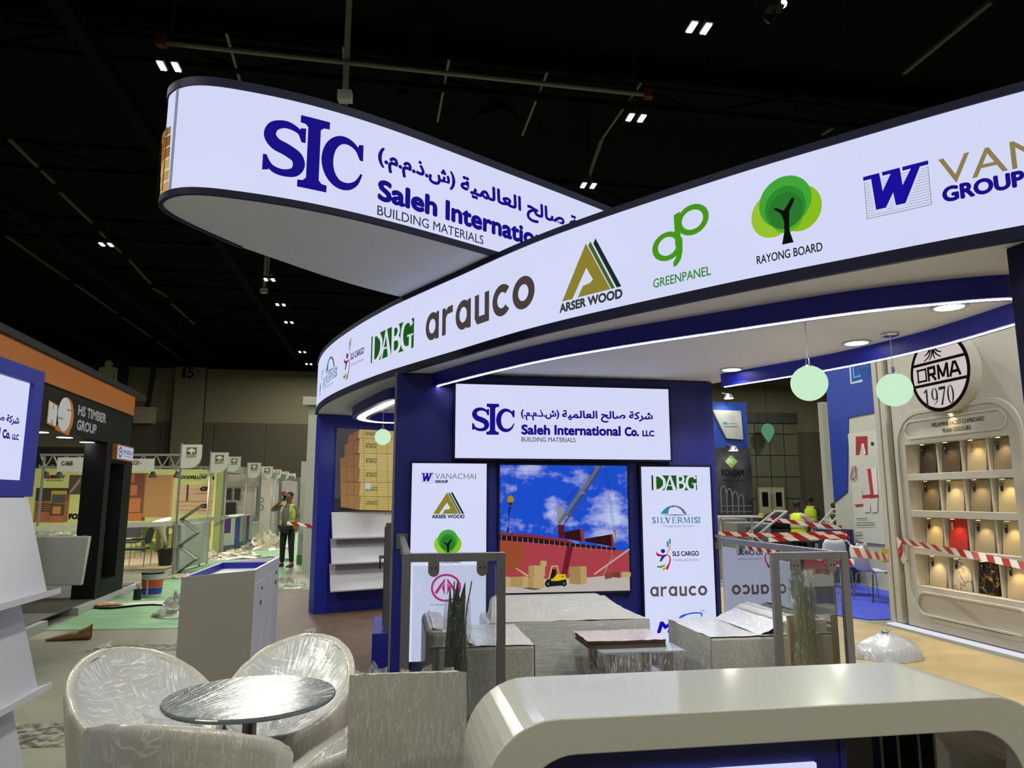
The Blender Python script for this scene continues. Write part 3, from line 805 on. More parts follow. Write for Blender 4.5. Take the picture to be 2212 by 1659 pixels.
for (x, y) in ((745, 219), (570, 633), (580, 604)):
    p = zp(x, y, 9.2 if y < 300 else 9.9)
    tag(place(MB().box(-.13, .13, -.09, .09, 0, .2).add([(-.06, 0, .2), (.06, 0, .2), (.06, .02, 12.0 - p.z), (-.06, .02, 12.0 - p.z)], [(0, 1, 2, 3)]).build('access_point', mat('white_plastic_far', '#a9aaa2', 0.5)), p), 'small white wireless box hung from a roof strut', 'device', 'small boxes under the roof')

# ------------------------------------------------------------------ floor coverings
M_GREEN = floor_mat('green_carpet', '#5f9266', '#8cb48c', 1.4, 0.65, streak=(1, 4, 1), fine=0.2)
M_BROWN = floor_mat('brown_boards', '#3c291b', '#54402f', 2.2, 0.6, streak=(6, 1.2, 1), rot=R(14), fine=0.25)
M_TAN = floor_mat('warm_lit_floor', '#a18c60', '#b8a67e', 0.9, 0.4, streak=(1, 3, 1), rot=R(10))  # warm light of the board samples is put into this tan
M_BLUEC = floor_mat('blue_carpet', '#2b3aa8', '#3a4ac0', 2.0, 0.8)
def G(x, y): p = at_z(x, y, 0.0); return (p.x, p.y)
gl = [(-5.72, 9.1), (-4.1, 9.25), (-3.35, 9.35), (-4.6, 14.5), (-11.5, 46), (-15, 46), (-9.0, 24), (-7.0, 15)]
tag(MB().slab(gl, 0.0, 0.006).build('aisle_carpet', M_GREEN), 'green carpet under film in the aisle by the orange timber stand', 'carpet')
sl = [(-1.25, 0.2), (2.9, 0.2), (2.2, 8.2), (0.9, 12.5), (-4.3, 13.15), (-2.3, 5.1)]
tag(MB().slab(sl, 0.0, 0.01).build('stand_floor', M_BROWN), 'brown wood floor of the blue and white stand', 'flooring')
tan = [(2.9, 0.2), (6.1, 0.2), (5.0, 7.4), (4.72, 9.35), (4.3, 10.4), (3.6, 14.5), (1.5, 14.5), (2.2, 8.2)]
tag(MB().slab(tan, 0.0, 0.005).build('aisle_carpet', M_TAN), 'beige aisle floor with warm light of the lit board samples in its tan', 'carpet')
bl = [(4.72, 9.86), (6.5, 10.05), (6.5, 14.3), (4.0, 14.3), (4.36, 10.4)]
tag(MB().slab(bl, 0.0, 0.012).build('booth_carpet', M_BLUEC), 'blue carpet under the white chairs of the next booth', 'carpet')
# ------------------------------------------------------------------ the blue and white stand
M_NAVY = mat('navy_paint', '#0e156c', 0.5, var=0.06, vs=3)
M_NAVYD = mat('navy_edge', '#050930', 0.6, var=0.06, vs=3, spec=0.25)
M_SOFFIT = mat('white_soffit', '#cfd1dc', 0.7, var=0.03, vs=2)
M_FACE = glow('lightbox_face', '#d3d8f6', 1.0, 0.045, 1.3)
M_LED = glow('led_strip', '#e8ecff', 42.0)
M_WHITE = mat('white_board', '#c9cad2', 0.45, var=0.03)

class Curve2:
    """plan curve with arc length, for the curved light boxes"""
    def __init__(s, pts, n=14):
        s.P = [Vector((p.x, p.y)) for p in spline([(a, b, 0) for a, b in pts], n)]
        s.S = [0.0]
        for i in range(1, len(s.P)): s.S.append(s.S[-1] + (s.P[i] - s.P[i - 1]).length)
        s.sign = 1
    def at(s, t):
        t = max(0.0, min(s.S[-1] - 1e-6, t)); lo, hi = 0, len(s.S) - 1
        while hi - lo > 1:
            m_ = (lo + hi) // 2
            if s.S[m_] <= t: lo = m_
            else: hi = m_
        k = (t - s.S[lo]) / (s.S[hi] - s.S[lo]); p = s.P[lo].lerp(s.P[hi], k)
        def tn(i): return (s.P[min(i + 1, len(s.P) - 1)] - s.P[max(i - 1, 0)]).normalized()
        d_ = tn(lo).lerp(tn(hi), k).normalized(); return p, Vector((d_.y, -d_.x))      # outward: right of travel
    def surf(s, x, z, off): p, n_ = s.at(x); q = p + n_ * (off + 0.004); return (q.x, q.y, z)
    def hit(s, x, y, lo=0.0):
        r = ray(x, y); az = atan2(r[0], r[1]); best = None; bd = 1e9
        for i in range(len(s.P) - 1):
            if s.S[i] < lo: continue
            a0, a1 = atan2(s.P[i].x, s.P[i].y), atan2(s.P[i + 1].x, s.P[i + 1].y)
            if (a0 - az) * (a1 - az) <= 0 and a0 != a1:
                k = (az - a0) / (a1 - a0); t_ = s.S[i] + k * (s.S[i + 1] - s.S[i]); p = s.P[i].lerp(s.P[i + 1], k)
                if p.length < bd: bd = p.length; best = (t_, EYE + r[2] / hypot(r[0], r[1]) * p.length)
        if best is None: raise ValueError((x, y))
        return best
    def band(s, name, z0, z1, m, parent, off=0.0, thick=None, step=1):
        mb = MB(); rows = [[], []]
        for i in range(0, len(s.P), step):
            p, n_ = s.at(s.S[i]); q = p + n_ * off
            rows[0].append((q.x, q.y, z0)); rows[1].append((q.x, q.y, z1))
        mb.grid(rows)
        if thick:
            r2 = [[], []]
            for i in range(0, len(s.P), step):
                p, n_ = s.at(s.S[i]); q = p + n_ * (off - thick); r2[0].append((q.x, q.y, z0)); r2[1].append((q.x, q.y, z1))
            mb.grid([r2[1], r2[0]]); mb.grid([r2[0], rows[0]]); mb.grid([rows[1], r2[1]])
            for e in (0, -1): mb.quad(rows[0][e], rows[1][e], r2[1][e], r2[0][e])
        return mb.build(name, m, parent, smooth=not thick)

def leaf(name, label, near, far, zb, zw0, zw1, zt):
    t = thing(name, label, 'lightbox', (0, 0, 0))
    cn, cf = Curve2(near), Curve2(far)
    out = [(p.x, p.y) for p in cn.P] + [(p.x, p.y) for p in cf.P[1:-1]]
    a = sum(out[i][0] * out[(i + 1) % len(out)][1] - out[(i + 1) % len(out)][0] * out[i][1] for i in range(len(out)))
    if a < 0: out = out[::-1]
    MB().slab(out, zb, zb + 0.02).build('soffit', M_SOFFIT, t)
    MB().slab(out, zt - 0.02, zt).build('roof_panel', M_NAVYD, t)
    cn.band('light_face', zw0, zw1, M_FACE, t)
    cn.band('lower_trim', zb - 0.012, zw0, M_NAVYD, t, 0.012, 0.03)
    cn.band('upper_trim', zw1, zt + 0.01, M_NAVYD, t, 0.012, 0.03)
    cf.band('rear_face', zb, zt, M_NAVYD, t)
    return t, cn

near1 = [(-2.6, 10.75), (-2.82, 10.4), (-2.75, 10.05), (-2.5, 9.36), (-2.15, 8.62), (-1.69, 7.8), (-1.31, 7.2), (-1.08, 6.87), (-0.5, 6.1), (0.25, 5.13), (1.21, 4.17), (1.9, 3.58), (2.41, 3.18), (3.0, 2.78), (3.6, 2.45)]
far1 = [(3.6, 2.45), (3.7, 3.2), (3.42, 4.4), (3.15, 5.25), (2.75, 6.1), (2.25, 6.95), (2.15, 7.5), (1.2, 8.6), (-0.3, 10.0), (-1.6, 11.25), (-2.3, 11.1), (-2.6, 10.75)]
L1, c1 = leaf('curved_fascia', 'long curved white light box with supplier logos round the blue stand', near1, far1, 2.8, 2.855, 3.515, 3.55)
near2 = [(-2.15, 5.45), (-2.34, 4.98), (-2.4, 4.68), (-2.3, 4.5), (-2.1, 4.42), (-1.82, 4.48), (-1.38, 4.68), (-0.88, 5.02), (-0.1, 5.68), (0.84, 6.5), (2.0, 7.6), (2.9, 8.7)]
far2 = [(2.9, 8.7), (1.6, 8.6), (0.4, 8.1), (-0.4, 7.55), (-1.16, 6.82), (-1.62, 6.28), (-2.15, 5.45)]
L2, c2 = leaf('curved_fascia', 'upper leaf shaped white light box with the company name above the fascia', near2, far2, 3.565, 3.598, 4.32, 4.37)

def lit(sub, name, parent, cv, pl, pr, pt, pb, k=0.92, maxlen=0.06):
    """emblem on a curved face: its left, right, top and bottom points in the photo"""
    s0, s1 = cv.hit(*pl)[0], cv.hit(*pr)[0]; z1, z0 = cv.hit(*pt)[1], cv.hit(*pb)[1]
    a = Art(True, k, 0.0007); a.mapped(sub, s0, s1, z0, z1)
    return a.build(name, parent, surf=cv.surf, maxlen=maxlen)
t0 = c1.S[2]
E_ = lambda *a_: lit(*a_)
lit(emb_arauco(), 'printed_logo', L1, c1, (921, 690), (1157, 630), (1130, 598), (1130, 669))
lit(emb_arser(), 'printed_logo', L1, c1, (1210, 660), (1346, 635), (1285, 516), (1275, 661))
lit(emb_gp(), 'printed_logo', L1, c1, (1410, 540), (1534, 520), (1500, 441), (1470, 610))
lit(emb_rayong(), 'printed_logo', L1, c1, (1623, 460), (1776, 440), (1700, 380), (1700, 559))
lit(emb_w(), 'printed_logo', L1, c1, (1869, 420), (2011, 400), (1940, 366), (1940, 462))
a = Art(True, 0.92, 0.0007)
s0, z1 = c1.hit(2027, 345); _, z0 = c1.hit(2060, 396); s1, _ = c1.hit(2212, 330)
a.text('VANACHAI', s0, s0 + (s1 - s0) / 2.15 * 8 * 0.85, z0, z1, '#8f8254')
s2, zz1 = c1.hit(2034, 406); _, zz0 = c1.hit(2036, 440)
a.text('GROUP', s2, s2 + (c1.hit(2212, 400)[0] - s2) * 1.02, zz0, zz1, NAVY, 0.12)
a.build('printed_lettering', L1, surf=c1.surf, maxlen=0.08)
lit(emb_dabg(), 'printed_logo', L1, c1, (803, 750), (895, 720), (850, 705), (850, 766))
lit(emb_sls(), 'printed_logo', L1, c1, (743, 800), (788, 780), (757, 732), (752, 822), 0.92, 0.03)
lit(emb_silvermist(), 'printed_logo', L1, c1, (699, 820), (735, 800), (715, 768), (709, 842), 0.92, 0.03)
lit(emb_m(), 'printed_logo', L1, c1, (691.0, 850), (697.5, 850), (694, 798), (693, 855), 0.92, 0.03)
# company lockup on the upper box
sA = c2.hit(568, 330, 0.6)[0]; sB = c2.hit(783, 360, 0.6)[0]
zT = c2.hit(680, 257, 0.6)[1]; zB = c2.hit(672, 410, 0.6)[1]
kx = (sB - sA) / 378.0; kz = (zT - zB) / 270.0
a = Art(True, 0.92, 0.0007)
a.mapped(emb_lockup(words=False), sA, sA + kx * 1672, zT - kz * 328, zT)
a.build('printed_logo', L2, surf=c2.surf, maxlen=0.08)
a = Art(True, 0.92, 0.0007)
sC, zC = c2.hit(816, 386, 0.6); sD = c2.hit(1043, 505, 0.6)[0]; zD = c2.hit(818, 466, 0.6)[1]
kx = (sD - sC) / (1188 - 696.0); kz = (zC - zD) / (546 - 396.0)
a.mapped(emb_lockup(mark=False), sC - kx * (696 - 258), sC + kx * (1930 - 696), zD - kz * 2, zD + kz * 326)
a.build('printed_logo', L2, surf=c2.surf, maxlen=0.08)
# timber picture and grey seam on the wrapped end of the upper box
a = Art(True, 0.8, 0.0007); e1 = c2.hit(381, 300, 0.5)[0]
a.rect(e1 - 0.035, e1 - 0.005, 3.6, 4.32, '#8f94a8')
for k, (zlo, zhi, cc) in enumerate(((3.6, 3.67, '#d9b870'), (3.675, 3.75, '#d2ae66'), (3.755, 3.83, '#dcbc78'), (3.835, 3.91, '#a8783c'), (3.915, 3.99, '#96652f'), (3.995, 4.05, '#b08048'))):
    a.rect(e1 - 0.6, e1 - 0.037, zlo, zhi, cc)
    for j in range(1, 4): a.rect(e1 - 0.6, e1 - 0.037, zlo + (zhi - zlo) * j / 4, zlo + (zhi - zlo) * j / 4 + 0.003, '#7a5526')
for j in range(5): a.rect(e1 - 0.56 + j * .12, e1 - 0.545 + j * .12, 3.6, 4.05, '#6e4a20')
a.build('printed_picture', L2, surf=c2.surf, maxlen=0.05)

# ------------------------------------------------------------------ drop rings with light strips
def drop_ring(label, pts, zlo=2.67, wid=0.1, led_w=0.03, led=None, led_off=0.0, closed=False):
    t = thing('light_ring', label, 'light fitting')
    P = [Vector((p.x, p.y)) for p in spline([(a_, b_, 0) for a_, b_ in pts], 10, closed)]
    def off(w_):
        o = []
        for i in range(len(P)):
            d_ = (P[(i + 1) % len(P)] - P[i - 1]) if closed else (P[min(i + 1, len(P) - 1)] - P[max(0, i - 1)])
            d_.normalize(); o.append(P[i] + Vector((-d_.y, d_.x)) * w_)
        return o
    A, B = P, off(wid)
    mb = MB()
    rows = [[(p.x, p.y, 2.8) for p in A], [(p.x, p.y, zlo) for p in A], [(p.x, p.y, zlo) for p in B], [(p.x, p.y, 2.8) for p in B]]
    mb.grid(rows, closed=closed); mb.grid([rows[3], rows[0]], closed=closed)
    if not closed:
        for e in (0, -1): mb.quad(*[r[e] for r in rows])
    mb.build('blue_band', mat('ring_blue', '#161f9a', 0.45, var=0.05), t)
    c0, c1_ = off(wid / 2 - led_w / 2 + led_off), off(wid / 2 + led_w / 2 + led_off)
    MB().grid([[(p.x, p.y, zlo - 0.004) for p in c0], [(p.x, p.y, zlo - 0.004) for p in c1_]], closed=closed).build('led_strip', led or M_LED, t)
    return t
ringA = [(-0.78, 6.9), (-0.66, 6.72), (-0.2, 6.08), (0.3, 5.47), (0.8, 5.0), (1.35, 4.56), (1.95, 4.1), (2.4, 3.86), (2.75, 3.76), (3.05, 3.86), (3.2, 4.15), (3.19, 4.47), (3.07, 5.2), (2.74, 6.02), (2.12, 6.98)]
drop_ring('leaf shaped blue drop ring with a white light strip over the sofas', ringA, 2.675, 0.09, 0.010)
ringB = [(-1.22, 7.78), (-1.34, 7.82), (-1.55, 8.2), (-1.85, 8.85), (-2.1, 9.45), (-2.19, 9.85), (-2.12, 10.2), (-1.9, 10.42), (-1.5, 10.5)]
drop_ring('curved blue drop ring with a broad light strip by the timber picture', ringB[::-1], 2.675, -0.22, 0.12) if False else drop_ring('curved blue drop ring with a broad light strip by the timber picture', ringB, 2.675, -0.24, 0.11, glow('led_broad', '#fff8ee', 6.0))

# downlights in the soffit
M_DOWN = glow('downlight_lens', '#ffffff', 9.0)
M_TRIM = mat('downlight_trim', '#b8b8b8', 0.4)
def downlight(x, y, lab, w_=110, r=0.085):
    p = at_z(x, y, 2.8)
    t = thing('downlight', lab, 'downlight', (p.x, p.y, 2.8), 0, 'round downlights in the white soffit')
    MB().lathe([(r + 0.025, 0.0), (r + 0.022, -0.012), (r, -0.012), (r, 0.0)], 28).build('trim_ring', M_TRIM, t)
    MB().lathe([(r, -0.004), (0.001, -0.005)], 28).build('lens', M_DOWN, t)
    lamp('downlight_beam', 'SPOT', (0, 0, -0.03), w_, (1, 0.98, 0.94), 0.07, spot=125, parent=t, blend=0.9)
for p, lb in (((2050, 661), 'round downlight in the soffit next to the navy column'), ((1850, 739), 'round downlight in the soffit between the two globe pendants'), ((1580, 797), 'round downlight in the soffit by the end of the logo wall'), ((837, 875), 'round downlight in the soffit in front of the small globe pendant'), ((855, 895), 'round downlight in the soffit behind the small globe pendant')):
    downlight(*p, lb)

for X_, Y_ in ((0.25, 5.85), (0.95, 5.28), (1.65, 4.75)):  # unseen downlights added to brighten the sofa set below
    t = thing('downlight', 'unseen round downlight added behind the light ring band to brighten the sofas', 'downlight', (X_, Y_, 2.8), 0, 'round downlights in the white soffit')
    MB().lathe([(0.11, 0.0), (0.107, -0.012), (0.085, -0.012), (0.085, 0.0)], 28).build('trim_ring', M_TRIM, t)
    MB().lathe([(0.085, -0.004), (0.001, -0.005)], 28).build('lens', M_DOWN, t)
    lamp('downlight_beam', 'SPOT', (0, 0, -0.03), 110, (1, 0.98, 0.96), 0.07, spot=125, parent=t, blend=0.9)
# globe pendants
M_GLOBE = glow('globe_glass', '#c9eccb', 1.0, 0.03, 8)
M_CHROME = mat('chrome', '#c8c8c8', 0.15, 1.0, var=0.0)
M_CORD = mat('clear_cord', '#d8d8d8', 0.4)
def pendant(x, y, zg, r, lab, w_=10):
    t = thing('globe_pendant', lab, 'pendant lamp', (x, y, 2.8), 0)
    MB().lathe([(0.062, 0), (0.062, -0.018), (0.05, -0.026), (0.001, -0.026)], 24).build('ceiling_rose', M_CHROME, t, smooth=False)
    MB().tube([(0, 0, -0.02), (0, 0, zg + r - 2.8 + 0.03)], 0.0035, 6).build('cord', M_CORD, t)
    MB().lathe([(0.012, 0.05), (0.014, 0.01), (r * 0.32, 0.0), (r * 0.36, -0.012), (0.001, -0.012)], 20, (0, 0, zg + r * 0.98 - 2.8)).build('lamp_holder', M_CHROME, t)
    MB().ball((0, 0, zg - 2.8), r, 32).build('globe', M_GLOBE, t, smooth=True)
    lamp('pendant_glow', 'POINT', (0, 0, zg - 2.8 - r - 0.02), w_ * 0.5, (0.85, 1, 0.85), 0.05, parent=t)
pg = at_y(1933, 842, 5.158); pendant(2.781, 5.158, pg.z, 0.121, 'round pale green globe pendant with its chrome rose in view')
pg = at_y(1748, 828, 4.5); pendant(pg.x, 4.5, pg.z, 0.112, 'round pale green globe pendant whose cord starts behind the light strip')
pg = at_y(826, 944, 9.71); pendant(-1.75, 9.71, pg.z, 0.108, 'small pale green globe pendant in front of the timber picture')

# ------------------------------------------------------------------ main logo wall
W = fthing(FW, 'logo_wall', 'navy wall with lit logo panels and a ship picture behind the wrapped sofa', 'exhibition wall')
MB().box(-0.06, 3.17, 0.0, 1.1, 0, 2.787).build('wall_body', M_NAVY, W)
MB().box(-0.08, -0.06, 0.0, 0.05, 0, 2.8).build('edge_profile', M_STEEL, W)
def panel(fr, t, x0, x1, z0, z1, name='light_panel', proud=0.05, face=M_FACE, frame=M_NAVYD, fw=0.02):
    f = MB()
    f.box(x0 - fw, x0, -proud, 0, z0 - fw, z1 + fw); f.box(x1, x1 + fw, -proud, 0, z0 - fw, z1 + fw)
    f.box(x0, x1, -proud, 0, z0 - fw, z0); f.box(x0, x1, -proud, 0, z1, z1 + fw)
    p = MB().box(x0, x1, -proud + 0.008, 0, z0, z1).build(name, face, t)
    f.build('panel_frame', frame, p)
    return p
P1 = panel(FW, W, 0.50, 2.66, 1.975, 2.69, 'logo_sign', 0.09)
k = 0.92
sL, _ = FW.hit(1020, 905, -0.09); sR, _ = FW.hit(1413, 930, -0.09); zt_ = FW.hit(1065, 872, -0.09)[1]
kz = (sR - sL) / 1672.0
a = Art(True, k, 0.0006); a.mapped(emb_lockup(), sL, sR, zt_ - kz * 328 * 1.02, zt_); a.build('printed_logo', P1, -0.0835)
P2 = panel(FW, W, 0.10, 0.81, 0.13, 1.925, 'logo_panel')
P3 = panel(FW, W, 2.36, 3.09, 0.13, 1.908, 'logo_panel')
def put(sub, par, pl, pr, pt, pb, off=-0.05, k_=0.92, fr=FW, name='printed_logo', eps=0.0006):
    s0, s1 = fr.hit(*pl, off)[0], fr.hit(*pr, off)[0]; z1, z0 = fr.hit(*pt, off)[1], fr.hit(*pb, off)[1]
    a_ = Art(True, k_, eps); a_.mapped(sub, s0, s1, z0, z1); return a_.build(name, par, off + 0.0075)
put(emb_vanachai('VANACHAI', '#7b7884'), P2, (910, 1030), (1028, 1030), (950, 1022), (950, 1044))
put(emb_arser(), P2, (933, 1100), (1004, 1100), (975, 1062), (968, 1120))
put(emb_rayong(), P2, (938, 1170), (997, 1170), (967, 1144), (966, 1217))
put(emb_henson(), P2, (931, 1270), (996, 1270), (967, 1240), (965, 1308))
put(emb_dabg(), P3, (1408, 1040), (1506, 1045), (1455, 1027), (1457, 1059))
put(emb_silvermist(), P3, (1409, 1115), (1511, 1115), (1455, 1090), (1460, 1140))
put(emb_sls(), P3, (1417, 1200), (1510, 1200), (1448, 1164), (1430, 1233))
put(emb_arauco('#5c5654'), P3, (1405, 1275), (1528, 1275), (1460, 1266), (1460, 1288))
put(emb_m(), P3, (1419, 1350), (1524, 1350), (1520, 1315), (1430, 1368))

# ship picture: backlit photograph print
def sky_mat():
    m = bpy.data.materials.new('ship_print_sky'); m.use_nodes = True
    N, Lk = m.node_tree.nodes, m.node_tree.links; N.remove(N['Principled BSDF'])
    tc = N.new('ShaderNodeTexCoord'); mp = N.new('ShaderNodeMapping'); mp.inputs['Location'].default_value = (0.35, 0, 0.15); mp.inputs['Scale'].default_value = (1, 1, 1.6)
    Lk.new(tc.outputs['Object'], mp.inputs[0])
    n = N.new('ShaderNodeTexNoise'); n.inputs['Scale'].default_value = 2.3; n.inputs['Detail'].default_value = 10; n.inputs['Roughness'].default_value = 0.6
    Lk.new(mp.outputs[0], n.inputs['Vector'])
    rp = N.new('ShaderNodeValToRGB'); e = rp.color_ramp.elements
    e[0].position, e[0].color = 0.49, C('#1f50d2'); e[1].position, e[1].color = 0.66, C('#c3ccf4')
    Lk.new(n.outputs['Fac'], rp.inputs[0])
    em = N.new('ShaderNodeEmission'); em.inputs[1].default_value = 0.9
    Lk.new(rp.outputs[0], em.inputs[0]); Lk.new(em.outputs[0], N['Material Output'].inputs[0])
    return m
P4 = panel(FW, W, 0.94, 2.215, 0.715, 1.915, 'ship_picture', 0.05, sky_mat())
a = Art(True, 0.85, 0.0005)
# picture co-ordinates: pixels of the photo crop 200..1630 x 120..1545 -> panel
def q(p):
    fx = (p[0] - 198) / (1632 - 198.0); fz = (1538 - p[1]) / (1538 - 125.0)
    return (0.94 + fx * 1.275, 0.715 + fz * 1.2)
T = lambda l: [q(p) for p in l]
random.seed(3)
a.poly(T([(198, 1310), (1632, 1310), (1632, 1538), (198, 1538)]), '#c4bcb4')
a.poly(T([(198, 960), (470, 975), (940, 1035), (1480, 1085), (1632, 1100), (1632, 1345), (1180, 1385), (198, 1400)]), '#b0434e')
a.poly(T([(198, 880), (560, 905), (900, 960), (990, 985), (990, 1025), (600, 975), (198, 950)]), '#8c3038')
a.poly(T([(198, 905), (600, 945), (960, 1000), (1480, 1060), (1480, 1090), (940, 1035), (470, 985), (198, 962)]), '#2a1a1c')
for i in range(22):
    x = 210 + i * 58; y = 905 + (x - 198) * 0.125
    a.poly(T([(x, y), (x + 7, y), (x + 7, y + 55), (x, y + 55)]), '#9a8a84')
a.poly(T([(198, 990), (300, 985), (450, 1000), (455, 1180), (330, 1330), (260, 1250), (198, 1300)]), '#a0502f')
a.poly(T([(930, 1035), (1000, 1040), (920, 1375), (860, 1372)]), '#6e2230')
a.poly(T([(900, 880), (1110, 840), (1120, 990), (900, 950)]), '#35161a'); a.poly(T([(1075, 845), (1110, 840), (1122, 1000), (1090, 990)]), '#8f3a34')
a.poly(T([(1130, 955), (1440, 905), (1455, 1050), (1130, 985)]), '#35161a'); a.poly(T([(1425, 908), (1448, 905), (1462, 1055), (1435, 1045)]), '#96382e')
a.poly(T([(830, 790), (905, 800), (895, 955), (835, 940)]), '#5c1c24')
a.poly(T([(822, 590), (885, 600), (890, 800), (825, 795)]), '#9294a0')
a.poly(T([(830, 770), (905, 660), (1285, 130), (1325, 130), (930, 690), (850, 795)]), '#6d7278')
a.poly(T([(905, 770), (960, 690), (1320, 130), (1345, 130), (985, 690), (912, 785)]), '#4a4f56')
a.poly(T([(905, 690), (980, 655), (960, 690), (900, 710)]), '#5c6168'); a.poly(T([(1060, 430), (1140, 425), (1140, 450), (1075, 455)]), '#7a7f86')
for x0, y0, x1, y1, ww in ((845, 590, 1235, 185, .004), (870, 595, 1250, 195, .004), (310, 130, 290, 470, .003), (365, 130, 345, 470, .003), (1365, 135, 1450, 860, .003), (1385, 135, 1470, 860, .003)):
    a.stroke(T([(x0, y0), (x1, y1)]), ww, '#1c2b6c')
a.disc(*q((310, 515)), 0.032, 0.04, '#b08a2c', 20); a.poly(T([(285, 545), (335, 545), (318, 585), (298, 585)]), '#3a2c14'); a.poly(T([(288, 600), (315, 600), (300, 660), (290, 880), (262, 880), (288, 800)]), '#26203a')
a.poly(T([(1452, 855), (1478, 855), (1475, 900), (1485, 1000), (1470, 950)]), '#8c7a2c')
a.poly(T([(1365, 810), (1378, 810), (1378, 870), (1400, 875), (1380, 905), (1360, 905), (1345, 875), (1365, 870)]), '#b9bcc4')
for l, cc in (([(1215, 1345), (1625, 1065), (1632, 1085), (1235, 1355)], '#c8a89a'), ([(355, 1265), (375, 1265), (505, 1345), (490, 1365)], '#c8a87c'), ([(1320, 1360), (1440, 1130), (1446, 1130), (1335, 1360)], '#b99084')):
    a.poly(T(l), cc)
def crate(x0, y0, x1, y1, side, c1_='#c4a874', c2_='#b4965e'):
    a.poly(T([(x0, y0), (x0 + side, y0 - 6), (x0 + side, y1 + 12), (x0, y1)]), c2_); a.poly(T([(x0 + side, y0 - 6), (x1, y0), (x1, y1), (x0 + side, y1 + 12)]), c1_)
crate(630, 1195, 700, 1250, 18); crate(505, 1245, 682, 1358, 62); crate(495, 1365, 672, 1485, 62)
crate(945, 1262, 1140, 1345, 125, '#bfa06c', '#a98a58'); crate(948, 1350, 1142, 1445, 125, '#bfa06c', '#a98a58')
crate(198, 1360, 308, 1465, 30); crate(308, 1362, 495, 1465, 130); crate(1340, 1340, 1420, 1392, 10, '#8a4a3c', '#7a3a30'); crate(1420, 1332, 1520, 1382, 90, '#8a4a3c', '#7c4034'); crate(1520, 1330, 1632, 1380, 20)
a.poly(T([(690, 1400), (900, 1340), (912, 1350), (912, 1460), (690, 1475)]), '#22201c')
a.poly(T([(745, 1390), (760, 1350), (800, 1340), (905, 1340), (912, 1395), (820, 1412), (745, 1410)]), '#dcc81e')
a.poly(T([(715, 1385), (752, 1245), (820, 1245), (838, 1345), (826, 1345), (810, 1258), (762, 1260), (728, 1390)]), '#d8b86a')
a.poly(T([(735, 1385), (760, 1280), (800, 1290), (800, 1350), (760, 1390)]), '#1d1a22')
for cx_, r_ in ((712, 36), (885, 31)): a.disc(*q((cx_, 1442)), r_ / 1434 * 1.275, r_ / 1413 * 1.2, '#17171a', 20); a.disc(*q((cx_, 1442)), r_ / 2900 * 1.275, r_ / 2850 * 1.2, '#55555c', 16)
a.text('HS', q((860, 0))[0], q((885, 0))[0], q((0, 1375))[1], q((0, 1355))[1], '#2c2a10', 0.1)
a.poly(T([(420, 1480), (500, 1475), (640, 1495), (560, 1505)]), '#5a544c')
a.build('printed_picture', P4, -0.0425)

# ------------------------------------------------------------------ timber picture wall
Lw = fthing(FL, 'picture_wall', 'blue wall with a timber stack picture and three tilted white shelves', 'exhibition wall')
MB().box(0, 2.2, 0.0, 0.22, 0, 2.787).build('wall_body', mat('blue_paint', '#1a2494', 0.45, var=0.05), Lw)
PB = panel(FL, Lw, 0.235, 1.62, 1.445, 2.6, 'timber_picture', 0.02, glow('timber_print_ground', '#5d5a58', 0.55, 0.2, 4), mat('blue_paint'), 0.015)
a = Art(True, 0.72, 0.0005)
def q2(p):   # crop pixels 650..1000 x 740..1090 at 4.74 -> wall
    return FL.hit(650 + p[0] / 4.74, 740 + p[1] / 4.74, -0.012)
T2 = lambda l: [q2(p) for p in l]
# ground, then six bundles: brown end face on the left, pale long face on the right
a.poly(T2([(330, 1590), (330, 1735), (420, 1735), (640, 1760), (1010, 1740), (1010, 1650)]), '#3a3836')
tops = [(890, 985), (985, 1135), (1135, 1290), (1285, 1430), (1430, 1575), (1575, 1715)]
for i, (y0, y1) in enumerate(tops):
    lx = (482, 445, 398, 396, 396, 396)[i]; sk = (70, 62, 52, 22, 6, -18)[i]; sk2 = (62, 52, 22, 6, -18, -30)[i]
    cc = ('#94694f', '#966c50', '#9a724e', '#a27850', '#aa8054', '#ae8456')[i]
    a.poly(T2([(lx, y0 + sk), (602, y0 + 2), (587, y1), (lx, y1 + sk2)]), cc)
    a.poly(T2([(600, y0), (1240, y0 + 30 + 8 * i if i == 0 else y0 + 18), (1240, y1 + 14), (585, y1 - 4)]), ('#cdb67a', '#d2ba78', '#d6c07e', '#d2ba76', '#d4bd78', '#d0b870')[i])
    for j in range(1, 6):
        y = y0 + (y1 - y0) * j / 6
        a.stroke(T2([(588, y), (900, y + 8), (1240, y + 18)]), 0.005, '#a98c50')
        a.stroke(T2([(lx, y + sk + (sk2 - sk) * j / 6), (590, y + 2)]), 0.004, '#7a5440')
    a.stroke(T2([(lx, y1 + sk2), (585, y1), (1240, y1 + 16)]), 0.012, '#4c3a26')
    for x in (640, 770, 880, 985, 1100): a.stroke(T2([(x, y0), (x - 4, y1)]), 0.005, '#6a5834')
    for x in (535, 460): a.stroke(T2([(x, y0 + 20), (x - 4, y1)]), 0.005, '#6e4c3c')
    for x in (655, 1050):
        if i in (0, 1, 2, 3, 4, 5):
            p0 = q2((x, y0 + (y1 - y0) * .62)); p1 = q2((x + 115, y0 + (y1 - y0) * .32))
            a.text('arauco', p0[0], p1[0], p0[1], p1[1], '#5c6a2c', 0.04)
a.poly(T2([(640, 1440), (700, 1440), (700, 1500), (640, 1500)]), '#d4d6dc')
a.build('printed_picture', PB, -0.0125)
